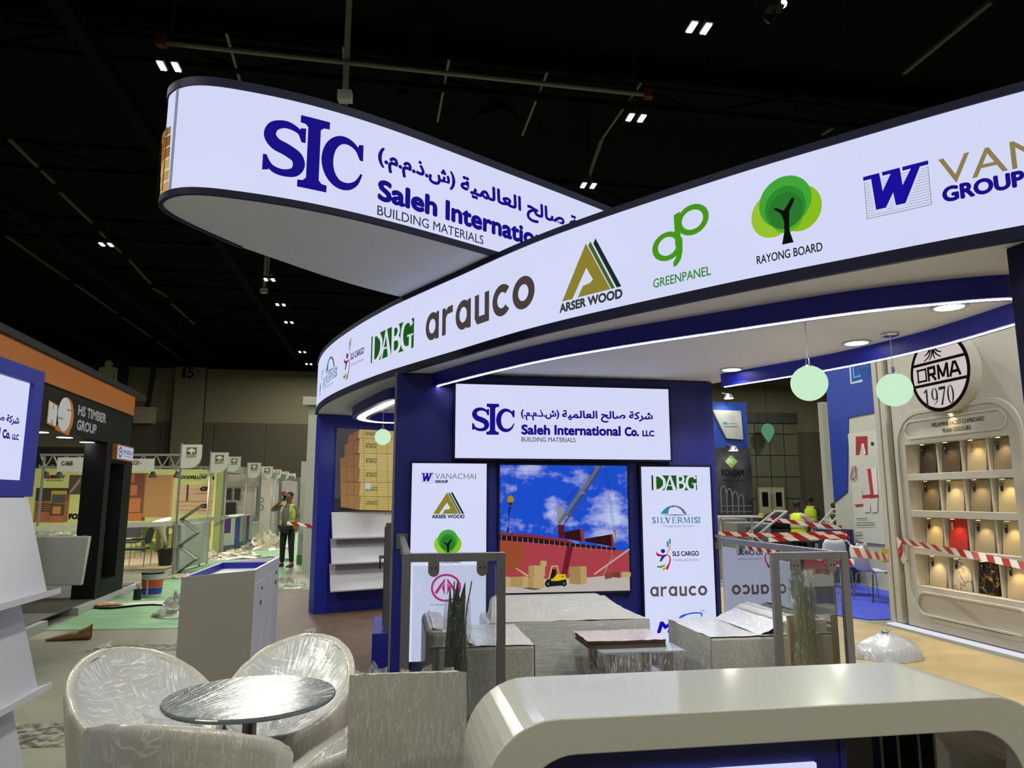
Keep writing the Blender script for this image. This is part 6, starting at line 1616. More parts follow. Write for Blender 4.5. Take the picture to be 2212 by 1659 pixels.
# low partition, zigzag rack, lamp shaped planter, chairs, tape in that booth
p0, p1 = at_z(373, 1239.6), at_z(446, 1218)
t = thing('low_partition', 'low white glazed partition with grey posts beside the aisle', 'partition', p0, atan2(p1.y - p0.y, p1.x - p0.x)); Ln = (p1 - p0).length
MB().box(0, Ln * .75, -0.03, 0.03, 0.05, 1.02).build('panel', M_SHELL, t); MB().box(Ln * .75, Ln, -0.02, 0.02, 0.05, 1.02).build('glass_panel', mat('frosted', '#a9b6ae', 0.3), t)
for x in (0, Ln * .75, Ln): MB().box(x - .018, x + .018, -.02, .02, 0, 1.06).build('post', M_POST, t)
t = thing('zigzag_rack', 'folding zigzag steel brochure rack before the low partition', 'rack', at_z(398, 1236) + Vector((0.2, -.25, 0)), R(5))
MB().box(-.25, .25, -.15, .15, 0, .02).build('base', M_POST, t)
for k_ in range(5):
    z0, z1 = 0.02 + k_ * .28, 0.02 + (k_ + 1) * .28; x0, x1 = (-.22, .16) if k_ % 2 == 0 else (.16, -.22)
    MB().bar((x0, -.12, z0), (x1, -.12, z1), .016).build('arm', M_STEEL, t); MB().bar((x0, .12, z0), (x1, .12, z1), .016).build('arm', M_STEEL, t)
    MB().add([(x0, -.12, z0), (x0, .12, z0), (x1, .12, z1), (x1, -.12, z1)], [(0, 1, 2, 3)]).build('tray', mat('rack_tray', '#85857c', 0.5), t)
p = at_z(356, 1225)
t = thing('trumpet_planter', 'white trumpet shaped shade standing in a black pot by the lime wall', 'ornament', p)
MB().lathe([(0.13, 0.0), (0.19, 0.42), (0.17, 0.42), (0.12, 0.05), (0.001, 0.05)], 18).build('pot', mat('pot_black', '#101110', 0.5), t)
MB().tube([(0, 0, .05), (0, 0, .5)], .03, 8).build('stem', M_STEEL, t)
sh_o = MB().lathe([(0.04, 0.0), (0.06, 0.3), (0.09, 0.42), (0.2, 0.52), (0.27, 0.62), (0.26, 0.64), (0.001, 0.5)], 24).build('shade', mat('shade_cream', '#c9c4ae', 0.6), t, smooth=True)
sh_o.rotation_euler = (R(12), R(-14), 0); sh_o.location = (0, 0, 0.46)
def mesh_chair(lab, p, rz):
    t = thing('visitor_chair', lab, 'chair', p, rz)
    bk_ = mat('chair_black', '#15161a', 0.6)
    MB().box(-.23, .23, -.22, .22, .42, .47).build('seat', bk_, t, bevel=.02); MB().hexa([(-.22, .2, .55), (.22, .2, .55), (.22, .23, .55), (-.22, .23, .55), (-.22, .28, .92), (.22, .28, .92), (.22, .31, .92), (-.22, .31, .92)]).build('backrest', bk_, t)
    for s_ in (-1, 1):
        MB().tube([(s_ * .25, -.22, .0), (s_ * .25, -.2, .45), (s_ * .25, -.2, .64), (s_ * .25, .22, .64), (s_ * .25, .26, .5), (s_ * .25, .24, .0)], .012, 6).build('leg_frame', M_CHROME, t)
        MB().box(s_ * .25 - .025, s_ * .25 + .025, -.2, .2, .645, .67).build('armrest', bk_, t)
p = at_z(292, 1228); mesh_chair('black visitor chair turned sideways in the lime booth', p, R(-80))
p = at_z(278, 1210); mesh_chair('black visitor chair half hidden by the black column', p + Vector((-.2, .3, 0)), R(10))
P_ = [at_y(78, 1142, 15.2), at_y(373, 1131, 15.72), at_y(446, 1122, 18.0), at_y(495, 1117, 22.0)]
rows = [[p + Vector((0, -.04, .05)) for p in P_], [p + Vector((0, -.04, -.05)) for p in P_]]
tag(MB().grid(rows).build('white_tape', mat('white_tape', '#b4b6ae', 0.4)), 'long white barrier tape strung along the lime booth front', 'tape')

# flags with the tree crest on posts, one per booth
def crest():
    a = Art(); a.rect(0.24, 0.76, 0.5, 0.86, '#6a5a2c')
    for x, z, r, c_ in ((.5, .72, .1, '#c8c9c0'), (.38, .68, .07, '#c8c9c0'), (.62, .68, .07, '#c8c9c0'), (.5, .6, .05, '#c8c9c0'), (.34, .56, .06, '#1c1a12'), (.64, .57, .06, '#8a7828')): a.disc(x, z, r, r * .8, c_, 12)
    a.rect(.47, .53, .5, .62, '#c8c9c0'); a.text('DUBAI', .26, .74, .43, .47, '#5a4e30', 0.1); a.rect(.24, .76, .37, .4, '#5a4e30'); return a
flags = [(394.7, 437, 961), (457.5, 494, 978), (494, 520.5, 987), (536.5, 564, 1000), (566, 590, 1008), (591, 608.5, 1014.5), (609.5, 624.5, 1019), (625, 639, 1023)]
for i, (x0, x1, y) in enumerate(flags):
    r = ray((x0 + x1) / 2, y); dY = (2.75 - EYE) / r[2] * r[1]
    A_, B_ = at_y(x0, y, dY), at_y(x1, y, dY); w_ = B_.x - A_.x
    t = thing('crest_flag', 'white rounded flag board with a brown tree crest over an aisle booth', 'sign', (A_.x, dY, 0.006), 0, 'crest flags along the aisle')
    h_ = w_ * 1.2; pts = [(0, 2.75 - h_), (w_ * .45, 2.75 - h_)] + [(w_ * .45 + w_ * .55 * sin(R(k_)), 2.75 - h_ * .5 - h_ * .5 * cos(R(k_))) for k_ in range(15, 91, 15)] + [(w_, 2.75), (0, 2.75)]
    MB().plate(pts, -.02, .02).build('flag_board', M_SHELL, t)
    a = Art(); a.mapped(crest(), 0, w_, 2.75 - w_, 2.75); a.build('crest', t, -.021)
    MB().box(-.03, 0.0, -.02, .02, 0.0, 2.78).build('post', M_POST, t)
# the booths that the flags belong to
specs = [((21.6, 26.2), 2.45), ((26.6, 30.6), 2.45), ((31, 36), 2.45), ((36.4, 41.5), 2.45)]
xl = lambda Y: -8.65 - (Y - 21.9) * 0.14
lab = ['pale shell booth with two dark screens after the lime booth', 'pale shell booth with a key features wall board', 'pale shell booth with a brown curved sign', 'last pale shell booth in the far aisle row']
for i, ((ya, yb), h_) in enumerate(specs):
    t = thing('shell_booth', lab[i], 'booth', (0, 0, 0))
    MB().hexa([(xl(yb) - 4, yb, 0), (xl(yb), yb, 0), (xl(yb), yb + .08, 0), (xl(yb) - 4, yb + .08, 0), (xl(yb) - 4, yb, h_), (xl(yb), yb, h_), (xl(yb), yb + .08, h_), (xl(yb) - 4, yb + .08, h_)]).build('back_wall', mat('booth_wall_%d' % i, ['#9c948c', '#a79f96', '#9a948a', '#948f86'][i], 0.7), t)
    for Y in (ya, yb): MB().box(xl(Y) - .04, xl(Y) + .04, Y - .04, Y + .04, 0, 2.6).build('post', M_POST, t)
    MB().bar((xl(ya), ya, 2.5), (xl(yb), yb, 2.5), .08, .22).build('header_board', M_SHELL, t)
    lattice(t, (xl(ya) - 3.5, ya + .2, 2.3), (xl(ya), ya + .2, 2.3), .22, 10)
    for k_ in range(3):
        xx = xl(ya) - .5 - k_ * 1.0; MB().lathe([(0.05, .1), (.1, -.05), (.001, -.05)], 10, (xx, ya + .35, 2.22)).build('arm_lamp', mat('lamp_grey'), t)
    lamp('arm_light', 'SPOT', (xl(ya) - 1.4, ya + .4, 2.2), 90, (1, .97, .85), .1, rot=(R(35), 0, 0), spot=130, parent=t)
def on_booth(Y): return lambda x, y: (at_y(x, y, Y).x, at_y(x, y, Y).z)
a = Art(); f = on_booth(26.1)
for x0, y0, x1, y1, c_ in ((489, 1055, 501, 1080, '#1a1712'), (506, 1055, 520, 1080, '#1a1712'), (486, 1085, 511, 1116, '#0c0c0e'), (470, 1040, 560, 1050, '#8a8278')):
    p, q_ = f(x0, y1), f(x1, y0); a.rect(p[0], q_[0], p[1], q_[1], c_)
a.build('wall_screens', bpy.data.objects['shell_booth'], 26.09)
a = Art(); f = on_booth(30.5)
for s_, x0, y0, x1, y1 in (('KEY', 541, 1061, 550, 1065), ('FEATURES', 541, 1066, 561, 1070)):
    p, q_ = f(x0, y1), f(x1, y0); a.text(s_, p[0], q_[0], p[1], q_[1], '#4a443c', .05)
for x, y in ((536, 1080), (550, 1080), (564, 1080), (536, 1096), (550, 1096), (564, 1096)): p = f(x, y); a.ring(p[0], p[1], .1, .1, .03, '#3a342c', 10)
a.build('wall_print', bpy.data.objects['shell_booth.001'], 30.49)
a = Art(); f = on_booth(35.9); p, q_ = f(587, 1071), f(618, 1062); a.rect(p[0], q_[0], p[1], q_[1], '#6a2c1c'); a.build('curved_sign', bpy.data.objects['shell_booth.002'], 35.88)
# counters along the aisle edge
cn = [((478, 1193), (505, 1189.7), '#b9bdb0', 'white aisle counter with a purple square'), ((505, 1189.7), (516, 1184), '#24409c', 'blue aisle counter between two pale ones'), ((516, 1184), (529, 1180), '#a9ada2', 'pale aisle counter next to the blue one'), ((529, 1180), (536, 1177.5), '#5a2c78', 'narrow purple aisle counter'), ((536, 1177.5), (543, 1175), '#aab0a0', 'slim grey green aisle counter'), ((545, 1176), (558, 1171), '#bdbcae', 'cream aisle counter at the end of the row')]
for i, (pa, pb, c_, lb) in enumerate(cn):
    A_, B_ = at_z(*pa), at_z(*pb); an = atan2(B_.y - A_.y, B_.x - A_.x)
    if an < 0.2: A_, B_ = A_, B_
    t = thing('aisle_counter', lb, 'counter', (A_.x, A_.y, .006), an); l_ = (B_ - A_).length
    h_ = 1.0 if i < 5 else .72
    MB().box(0.01, l_ - .01, 0, .5, .0, h_).build('cabinet', mat('counter_%d' % i, c_, .55), t); MB().box(-.01, l_ + .01, -.03, .53, h_, h_ + .03).build('worktop', M_SHELL, t); MB().box(.005, l_ - .005, -.012, 0, 0, .18 if i != 1 else .05).build('skirting', mat('skirt_grey', '#5c6068', .6), t)
    if i == 0: MB().box(l_ * .12, l_ * .6, -.012, 0, .55, .98).build('purple_panel', mat('purple_panel', '#5a2c78', .5), t)
# things on the counters and the floor rubbish
def heap(lab, x, y, sx, sy, h, m, seed=1, group=None):
    p = at_z(x, y); random.seed(seed); rows = []; n = 22
    for i in range(9):
        u_ = i / 8; rows.append([(sx * (1 - u_ * .9) * cos(2 * pi * j / n) * random.uniform(.75, 1.2), sy * (1 - u_ * .9) * sin(2 * pi * j / n) * random.uniform(.75, 1.2), .01 + h * u_ ** .8 * random.uniform(.55, 1.15) if i else 0.012) for j in range(n)])
    o = MB().grid(rows, closed=True).build('film_heap', m, smooth=False); o.location = (p.x, p.y, 0); tag(o, lab, 'heap', group)
HF = film('film_heap', '#b3ac90', '#f4f0e0', 0, (30, 10, 10), 0.3, 0.5, 0.5)
heap('crumpled heap of cream plastic film beside the far aisle counters', 574, 1186, .8, .8, .55, HF, 2)
heap('flat spread of crumpled plastic film next to the low partition', 508, 1205, .7, .8, .22, HF, 3)
heap('crumpled clear film by the foot of the lime wall', 452, 1210, .35, .35, .28, HF, 4)
heap('clear plastic film puddle at the brown floor edge', 615, 1268, .5, .35, .16, film('film_puddle', '#8e9a80', '#f0f2e6', .6, (30, 10, 10), .2, .6, .5), 5)
heap('white torn film bag against the box counter', 378, 1330, .28, .3, .3, film('film_bag', '#a8ada0', '#f2f4ee', 0, (30, 10, 6), .2, .6, .5), 6)
heap('scraps of film and wood under the zigzag rack', 400, 1248, .5, .3, .08, HF, 7)
heap('grey rag and film scraps at the feet of the man', 585, 1212, .6, .4, .1, mat('rag_mix', '#5c6058', .8, var=.4, vs=12), 8)
t = thing('paint_bucket', 'white paint bucket with an orange and blue label on the green carpet', 'bucket', at_z(327, 1290))
MB().lathe([(.14, 0.006), (.165, .36), (.17, .36), (.17, .38), (.155, .38), (.13, .03), (.001, .03)], 24).build('pail', mat('pail_white', '#b9bdb8', .4), t, smooth=False)
for z0, z1, c_ in ((.06, .16, '#2a3aa4'), (.17, .29, '#c0522a')): MB().lathe([(.1435 + .07 * z0, z0), (.1435 + .07 * z1, z1)], 24).build('label_band', mat('label_' + c_, c_, .5), t)
MB().box(-.012, .012, -.168, -.14, .06, .3).build('label_gap', mat('pail_white'), t)
MB().lathe([(.172, .375), (.172, .4), (.15, .4)], 24).build('rim_stain', mat('black_paint', '#0e0e0c', .4), t)
t = thing('black_pot', 'small black pot holding brushes beside the paint bucket', 'pot', at_z(296, 1296))
MB().lathe([(.06, .006), (.055, .14), (.07, .17), (.06, .17), (.001, .15)], 14).build('pot', mat('pot_black'), t)
for k_ in range(3): MB().tube([(0.01 * k_, 0, .15), (.03 * (k_ - 1), .01 * k_, .26)], .006, 5).build('brush', mat('brush_wood', '#6a5a3c', .7), t)
t = thing('paper_sheet', 'crumpled white paper sheet with an orange stain on the green carpet', 'paper', at_z(275, 1309), R(12))
rows = [[(-.9 + 1.9 * j / 12, -.22 + .44 * i / 4 + .15 * sin(j), .012 + random.uniform(0, .05) * (1 if i in (0, 4) else .4)) for j in range(13)] for i in range(5)]
MB().grid(rows).build('sheet', mat('paper_white', '#c2c2b4', .8), t, smooth=False)
a_ = [(-.35 + .35 * cos(2 * pi * i / 14) * random.uniform(.7, 1.1), -.08 + .1 * sin(2 * pi * i / 14), .05) for i in range(14)]; MB().add(a_, [tuple(range(14))]).build('stain', mat('orange_stain', '#b8702c', .7), t)
t = thing('brown_paper', 'torn twisted brown paper lying on the grey floor', 'paper', at_z(160, 1382), R(20)); t.scale = (.55, .55, .55)
rows = [[(-.5 + i * .09 + random.uniform(-.02, .02), (.10 * cos(f)) * (.25 + .75 * min(1, i / 5)), .08 * (.3 + .7 * min(1, i / 5)) + .08 * sin(f) * (.3 + .7 * min(1, i / 5)) + (.14 * max(0, i - 6) / 3 if sin(f) > .3 else 0)) for f in [2 * pi * j / 10 for j in range(10)]] for i in range(10)]
MB().grid(rows, closed=True).build('twist', mat('kraft_brown', '#8a6a3e', .7, var=.2, vs=9), t)
for (x, y, w_, l_, lb, sd_) in ((330, 1399, .62, .16, 'speckled dark worn patch on the grey floor by the box counter', 1), (95, 1588, .42, .26, 'speckled dark worn patch on the grey floor by the brochure unit', 2)):
    m = mat('worn_patch', '#3e3e36', .6, var=0); N, Lk = m.node_tree.nodes, m.node_tree.links
    if sd_ == 1:
        tc = N.new('ShaderNodeTexCoord'); n_ = N.new('ShaderNodeTexNoise'); n_.inputs['Scale'].default_value = 14; n_.inputs['Detail'].default_value = 7
        rp = N.new('ShaderNodeValToRGB'); rp.color_ramp.elements[0].position = .42; rp.color_ramp.elements[1].position = .6; rp.color_ramp.elements[0].color = C('#2c2c26'); rp.color_ramp.elements[1].color = C('#8a8b78')
        Lk.new(tc.outputs['Object'], n_.inputs['Vector']); Lk.new(n_.outputs['Fac'], rp.inputs[0]); Lk.new(rp.outputs[0], N['Principled BSDF'].inputs['Base Color'])
    o = MB().slab([(-w_, -l_), (w_ * .8, -l_), (w_, l_), (-w_ * .9, l_)], 0.0, .004).build('floor_patch', m); place(o, at_z(x, y), R(5)); tag(o, lb, 'floor patch')
# white end panels behind the picture wall
t = thing('white_tower', 'tall white end panel with a green lit strip behind the picture wall', 'exhibition wall', at_z(651, 1240), R(9))
MB().box(0, 1.6, 0, .35, 0, 3.75).build('panel', mat('tower_white', '#9fa198', .6), t); MB().box(-.12, 1.6, -.1, .45, 3.62, 3.8).build('cap', mat('tower_white'), t); MB().box(.3, .62, -.03, 0, 2.35, 3.2).build('lit_strip', glow('green_lit', '#7fd88a', .7), t)
t = thing('white_partition', 'narrow white wall end with a green foot behind the man', 'exhibition wall', at_z(641, 1219), R(9))
MB().box(0, .5, 0, .3, .22, 2.5).build('panel', mat('tower_white'), t); MB().box(-.01, .5, -.01, .3, 0, .22).build('green_foot', mat('foot_green', '#3f7a34', .6), t)
tape('scrap of red and white tape stuck to the white end panel', [at_z(651, 1240) + Vector((-.35, -.03, 1.07)), at_z(651, 1240) + Vector((.25, .02, .99))], .07, .3)
# ------------------------------------------------------------------ booths and people beyond the right rail
t = thing('glass_company_tower', 'blue tower with a slanted white sign and a dark pipe poster', 'exhibition wall', at_y(1548, 1075, 16.0) * 1.0, R(9.5))
t.location.z = 0
wd = at_y(1628, 1075, 16.0).x - at_y(1548, 1075, 16.0).x
MB().box(-.3, wd, 0, .6, 0, at_y(1590, 868, 16).z).build('tower', mat('tower_blue', '#1a3f98', .6), t)
zz = lambda y: at_y(1590, y, 16).z; xx = lambda x: at_y(x, 1000, 16).x - at_y(1548, 1000, 16).x
MB().plate([(xx(1545), zz(886)), (xx(1575), zz(947)), (xx(1613), zz(949)), (xx(1611), zz(887))], -.06, 0).build('white_sign', mat('sign_white', '#a8aaa4', .6), t)
a = Art(); a.rect(xx(1568), xx(1578), zz(917), zz(912), '#2c8aa8'); a.rect(xx(1580), xx(1600), zz(915.5), zz(914), '#7a8288'); a.rect(xx(1570), xx(1602), zz(922), zz(920.5), '#6a7278'); a.build('sign_print', t, -.061)
def pipe_poster():
    m = mat('pipe_poster', '#2c2d33', .6, var=0); N, Lk = m.node_tree.nodes, m.node_tree.links
    tc = N.new('ShaderNodeTexCoord'); n_ = N.new('ShaderNodeTexNoise'); n_.inputs['Scale'].default_value = 2.2; n_.inputs['Detail'].default_value = 6; Lk.new(tc.outputs['Object'], n_.inputs['Vector'])
    rp = N.new('ShaderNodeValToRGB'); rp.color_ramp.elements[0].color = C('#1a1b20'); rp.color_ramp.elements[1].color = C('#4c4c54'); rp.color_ramp.elements[0].position = .4; rp.color_ramp.elements[1].position = .75
    Lk.new(n_.outputs['Fac'], rp.inputs[0]); Lk.new(rp.outputs[0], N['Principled BSDF'].inputs['Base Color']); return m
MB().box(-.28, wd + .02, -.05, 0, .3, zz(967)).build('poster', pipe_poster(), t)
a = Art(); c_ = ((xx(1583)), zz(997)); r_ = .15
a.poly([(c_[0], c_[1] + r_), (c_[0] + r_, c_[1]), (c_[0], c_[1] - r_), (c_[0] - r_, c_[1])], '#6f9a3c'); a.text('KÇ', c_[0] - .09, c_[0] + .09, c_[1] - .06, c_[1] + .06, '#c8cabc', .12)
a.text('KOLÇAM', xx(1559), xx(1611), zz(1030), zz(1014), '#121214', .08); a.rect(xx(1561), xx(1610), zz(1038), zz(1036), '#17171a')
for k_ in range(4):
    for w_, c2 in ((.05, '#3a3b42'), (.022, '#75767e')): a.stroke(sm([(xx(1555 + k_ * 13), zz(1110)), (xx(1556 + k_ * 13), zz(1060 + 6 * k_)), (xx(1562 + k_ * 13), zz(1050 + 6 * k_)), (xx(1567 + k_ * 13), zz(1060 + 6 * k_)), (xx(1567 + k_ * 13), zz(1110))]), w_, c2)
for y in (1092, 1104): a.rect(xx(1552), xx(1625), zz(y + 2), zz(y), '#6a6b74')
a.build('poster_print', t, -.052)
for (x, y, w_) in ((1572, 860, 14), (1577, 971, 5)):
    o = MB().lathe([(.05, .06), (.11, -.04), (.001, -.04)], 14, (xx(x), -.3, zz(y))).build('spot_head', M_STEEL, t); MB().lathe([(.1, -.045), (.001, -.046)], 14, (xx(x), -.3, zz(y))).build('spot_lens', M_DOWN, o)
    MB().bar((xx(x), -.3, zz(y) + .05), (xx(x), 0, zz(y) + .12), .03).build('spot_arm', M_STEEL, o); lamp('tower_spot', 'SPOT', (xx(x), -.32, zz(y) - .07), w_, (1, 1, .95), .08, rot=(R(30), 0, 0), spot=110, parent=t)
# white wall and blue wall with laminate poster
t = thing('white_booth_wall', 'plain white booth wall between the glazed screen and the blue wall', 'exhibition wall', (8.7, 20.0, 0), R(9.5))
MB().box(0, 2.4, 0, .2, 0, at_y(1790, 868, 20).z).build('panel', mat('tower_white'), t); MB().box(.02, .45, -.03, 0, .4, 2.0).build('notice_panel', mat('notice', '#a9aaa0', .6), t)
Fm = Frame((6.55, 14.75), (0.16, -0.987))
t = fthing(Fm, 'laminate_wall', 'white and blue booth wall with a lamination poster behind the white chairs', 'exhibition wall')
MB().box(0, 4.3, 0, .25, 0, 4.6).build('wall', mat('lam_white', '#a3a49c', .65), t)
h = lambda x, y: Fm.hit(x, y, -.01)
pb_ = [h(1812, 1085), h(1831, 1062), h(1833, 902), h(1890, 893)]
MB().plate([(0.0, pb_[0][1]), (pb_[1][0], pb_[1][1]), (pb_[2][0], pb_[2][1]), (4.3, pb_[2][1] + .05), (4.3, 4.6), (0.0, 4.6)], -.02, 0).build('blue_field', mat('lam_blue', '#16318a', .55), t)
a = Art()
s0, z0 = h(1840, 828); a.stroke([(s0, z0 + .5), (s0, z0), (s0 + .35, z0)], .05, '#9fb4c0'); a.stroke([(s0 + .1, z0 + .5), (s0 + .1, z0 + .1), (s0 + .35, z0 + .1)], .05, '#2c8ac0'); a.text('TÜ', h(1857, 820)[0], h(1880, 820)[0], z0 + .05, z0 + .3, '#1f6fb8', .12)
a.build('lettering', t, -.022)
ban = MB().box(h(1838, 1000)[0], h(1907, 1000)[0] + .5, -.03, -.012, h(1850, 1170)[1], h(1850, 935)[1]).build('banner', mat('banner_white', '#aeb0a8', .7), t)
a = Art()
def pp(l, c_): a.poly([h(*p) for p in l], c_)
pp([(1851, 983), (1851, 943), (1876, 942), (1877, 982), (1871, 983), (1865, 958), (1858, 983)], '#8c1f28'); pp([(1860, 983), (1866, 962), (1870, 980), (1873, 981), (1868, 958), (1864, 958)], '#c9c6c0'); pp([(1884, 955), (1890, 955), (1890, 962), (1884, 962)], '#16161a')
pp([(1876, 1013), (1884, 1012), (1891, 1072), (1884, 1075)], '#9c2430'); pp([(1884, 1012), (1896, 1010), (1900, 1070), (1891, 1072)], '#c4c0bc')
pp([(1848, 1060), (1865, 1058), (1868, 1092), (1852, 1094)], '#b4b0aa'); pp([(1849, 1090), (1868, 1088), (1868, 1092), (1852, 1094)], '#9c2430')
for x in (1866, 1882): pp([(x, 1070), (x + 18, 1068), (x + 17, 1106), (x + 4, 1107)], '#b8b4ae'); pp([(x, 1070), (x + 18, 1068), (x + 18, 1075), (x, 1077)], '#8c1f28')
for y in (1120, 1129, 1134, 1150, 1157): pp([(1853, y), (1853 + (24 if y in (1120,) else 40 if y in (1129, 1134) else 14), y - 1), (1853 + (24 if y in (1120,) else 40 if y in (1129, 1134) else 14), y + .6), (1853, y + 1.6)], '#5a5a5e')
a.stroke([h(1842, 1035), h(1846, 1010), h(1852, 1006), h(1853, 1030), h(1847, 1036)], .03, '#7c2c34', closed=True)
a.build('banner_print', t, -.032)

# white chairs of that booth
M_PP = mat('chair_white', '#bdbfbe', .4)
def shell_chair(lab, p, rz, s=1.0, grp=None):
    t = thing('shell_chair', lab, 'chair', p, rz, grp); t.scale = (s, s, s)
    rows = []
    for (y, z, w_) in ((-.24, .43, .2), (-.2, .455, .22), (0, .45, .23), (.16, .455, .22), (.21, .5, .21), (.25, .62, .21), (.28, .76, .19), (.29, .84, .14)): rows.append([(w_ * k_, y - .02 * abs(k_), z + .02 * abs(k_) ** 2) for k_ in (-1, -.6, -.2, .2, .6, 1)])
    o = MB().grid(rows).build('shell', M_PP, t, smooth=True); sl_ = o.modifiers.new('thickness', 'SOLIDIFY'); sl_.thickness = .012
    for x in (-1, 1):
        for y in (-1, 1): MB().tube([(.12 * x, .1 * y, .44), (.2 * x, .17 * y, .4), (.23 * x, .22 * y, 0.0)], .011, 6).build('leg', M_CHROME, t)
    return t
z_ = Vector((0, 0, .012))
shell_chair('white plastic chair on the blue carpet nearest the cream wall post', at_z(1893, 1300) + z_, R(100), 1, None)
shell_chair('white plastic chair on the blue carpet seen from behind its back', at_z(1835, 1285) + z_, R(215))
shell_chair('white plastic chair turned away next to the mirroring rail', at_z(1800, 1268) + z_, R(170))
for x, y, rz in ((1563, 1195, 30), (1600, 1195, 200), (1660, 1195, 100)): shell_chair('white plastic chair among the dark booths past the rail', at_z(x, y), R(rz), 1, 'white chairs past the rail')
# fallen white display racks
M_RACK = mat('rack_white', '#b4b6b4', .4)
def rack(lab, x, y, Y, s_, tilt):
    b = at_y(x, y, Y); t = thing('wire_rack', lab, 'rack', (b.x, Y, 0), R(9)); k_ = b.z
    for i in range(3):
        z0, z1 = k_ * i / 3, k_ * (i + 1) / 3; x0, x1 = (-.3, .35) if i % 2 == 0 else (.35, -.3)
        for yy in (-.2, .2): MB().bar((x0 * s_, yy, z0), (x1 * s_, yy, z1), .03).build('arm', M_RACK, t)
        for u_ in (0, .5, 1): MB().bar((x0 * s_ + (x1 - x0) * s_ * u_, -.2, z0 + (z1 - z0) * u_), (x0 * s_ + (x1 - x0) * s_ * u_, .2, z0 + (z1 - z0) * u_), .03).build('cross_bar', M_RACK, t)
    return t
rack('white zigzag literature rack behind the striped tape', 1650, 1104, 13.5, 1.0, 0); rack('white zigzag literature rack beside the worker in pink', 1786, 1100, 15.5, .8, 0)
for i, (x, y, Y, w_) in enumerate(((1570, 1120, 14.9, .6), (1612, 1128, 14.3, .7))):
    b = at_y(x, y, Y); t = thing('display_plinth', ['low grey plinth under the pipe poster', 'low grey plinth with a picture beside the zigzag rack'][i], 'plinth', (b.x, Y, 0), R(9)); MB().box(-w_ / 2, w_ / 2, -.3, .3, 0, b.z).build('body', mat('plinth_grey', '#6c6d68', .6), t, bevel=.01)
    if i: MB().box(-.15, .15, -.31, -.3, b.z - .4, b.z - .08).build('picture', mat('plinth_pic', '#4a4432', .6), t)
b = at_y(1590, 1114, 13.4); t = thing('bar_table', 'thin white bar table before the pipe poster', 'table', (b.x, 13.4, 0), R(9))
MB().box(-.42, .42, -.2, .2, b.z - .03, b.z).build('top', M_RACK, t)
for x in (-.3, .3): MB().tube([(x, 0, 0), (x, 0, b.z)], .02, 6).build('leg', M_RACK, t)
t = thing('dark_sacks', 'dark sacks with a yellow cap piled behind the worker in pink', 'sacks', (at_y(1670, 1115, 17).x, 17, 0), 0)
MB().box(-.7, .7, -.4, .4, 0, .9).build('crate', mat('crate_dark', '#1c1c18', .8), t); MB().ball((.1, 0, 1.05), .45, 14, sz=.5).build('sack', mat('sack_dark', '#15150f', .9), t, smooth=True); MB().ball((-.35, -.2, 1.18), .08, 10).build('yellow_cap', mat('cap_yellow', '#a8942c', .6), t, smooth=True)
t = thing('blue_cabinet', 'dark blue cabinet with a red curl emblem at the booth corner', 'cabinet', (at_y(1822, 1190, 14).x, 14.2, 0), R(9)); MB().box(-.3, .2, -.2, .2, 0, 1.0).build('body', mat('cab_blue', '#16244c', .5), t)
a = Art(); a.arc(0, .7, .15, .2, 40, 300, .05, '#a82430'); a.arc(.02, .68, .09, .12, 20, 280, .04, '#c8c8cc'); a.build('emblem', t, -.201)
# tapes beyond and along the rail
tape('red and white tape tied behind the rail across the dark booths', [at_y(1552, 1152, 9.0), at_y(1640, 1156, 9.3), at_y(1830, 1151, 9.6)], .05, .26)
tape('red and white tape stretched in front of the worker in pink', [at_y(1660, 1166, 8.2), at_y(1830, 1158, 8.4)], .05, .26)
tape('thin red and white tape running far behind the worker in pink', [at_y(1655, 1120, 14), at_y(1745, 1132, 14.1), at_y(1818, 1140, 14.2)], .08, .35)
tape('red and white tape from the gate post to the cream wall with a yellow patch', [at_y(1838, 1192, 5.6), at_y(1919, 1204, 8.9)], .075, .9)
tape('red and white tape hanging just under the mirroring rail', [FW.w(3.3, -0.3, 1.13), FW.w(3.33, -1.1, 1.13), FW.w(3.35, -1.9, 1.12)], .05, .16)
o = MB().add([(0, 0, 0), (.09, .0, 0.01), (.1, 0, .16), (.01, 0, .17)], [(0, 1, 2, 3)]).build('tape_patch', mat('yellow_tape', '#c0b040', .5)); place(o, at_y(1905, 1216, 8.85)); tag(o, 'small piece of yellow tape on the cream wall corner post', 'tape')

# ------------------------------------------------------------------ people
def skin_obj(name, joints, edges, m, parent, sub=2, root=0):
    me = bpy.data.meshes.new(name); me.from_pydata([j[0] for j in joints], edges, [])
    o = bpy.data.objects.new(name, me); COL.objects.link(o); o.parent = parent
    md = o.modifiers.new('skin', 'SKIN'); md.use_smooth_shade = True
    sk = me.skin_vertices[0] if me.skin_vertices else None
    if sk is None:
        bm = bmesh.new(); bm.from_mesh(me); bm.verts.layers.skin.verify(); bm.to_mesh(me); bm.free(); sk = me.skin_vertices[0]
    for i, j in enumerate(joints):
        sk.data[i].radius = j[1] if isinstance(j[1], tuple) else (j[1], j[1]); sk.data[i].use_root = (i == root)
    sb = o.modifiers.new('round', 'SUBSURF'); sb.levels = sub; sb.render_levels = sub
    me.materials.append(m)
    return o
SKIN = mat('skin', '#7c5440', .55, var=.08, vs=20); SKIND = mat('skin_dark', '#4a3022', .55, var=.08, vs=20); HAIR = mat('hair', '#12100e', .7); VEST = mat('vest_yellow', '#b4cc1c', .6); VBAND = mat('vest_band', '#a8aaa0', .35, .3)
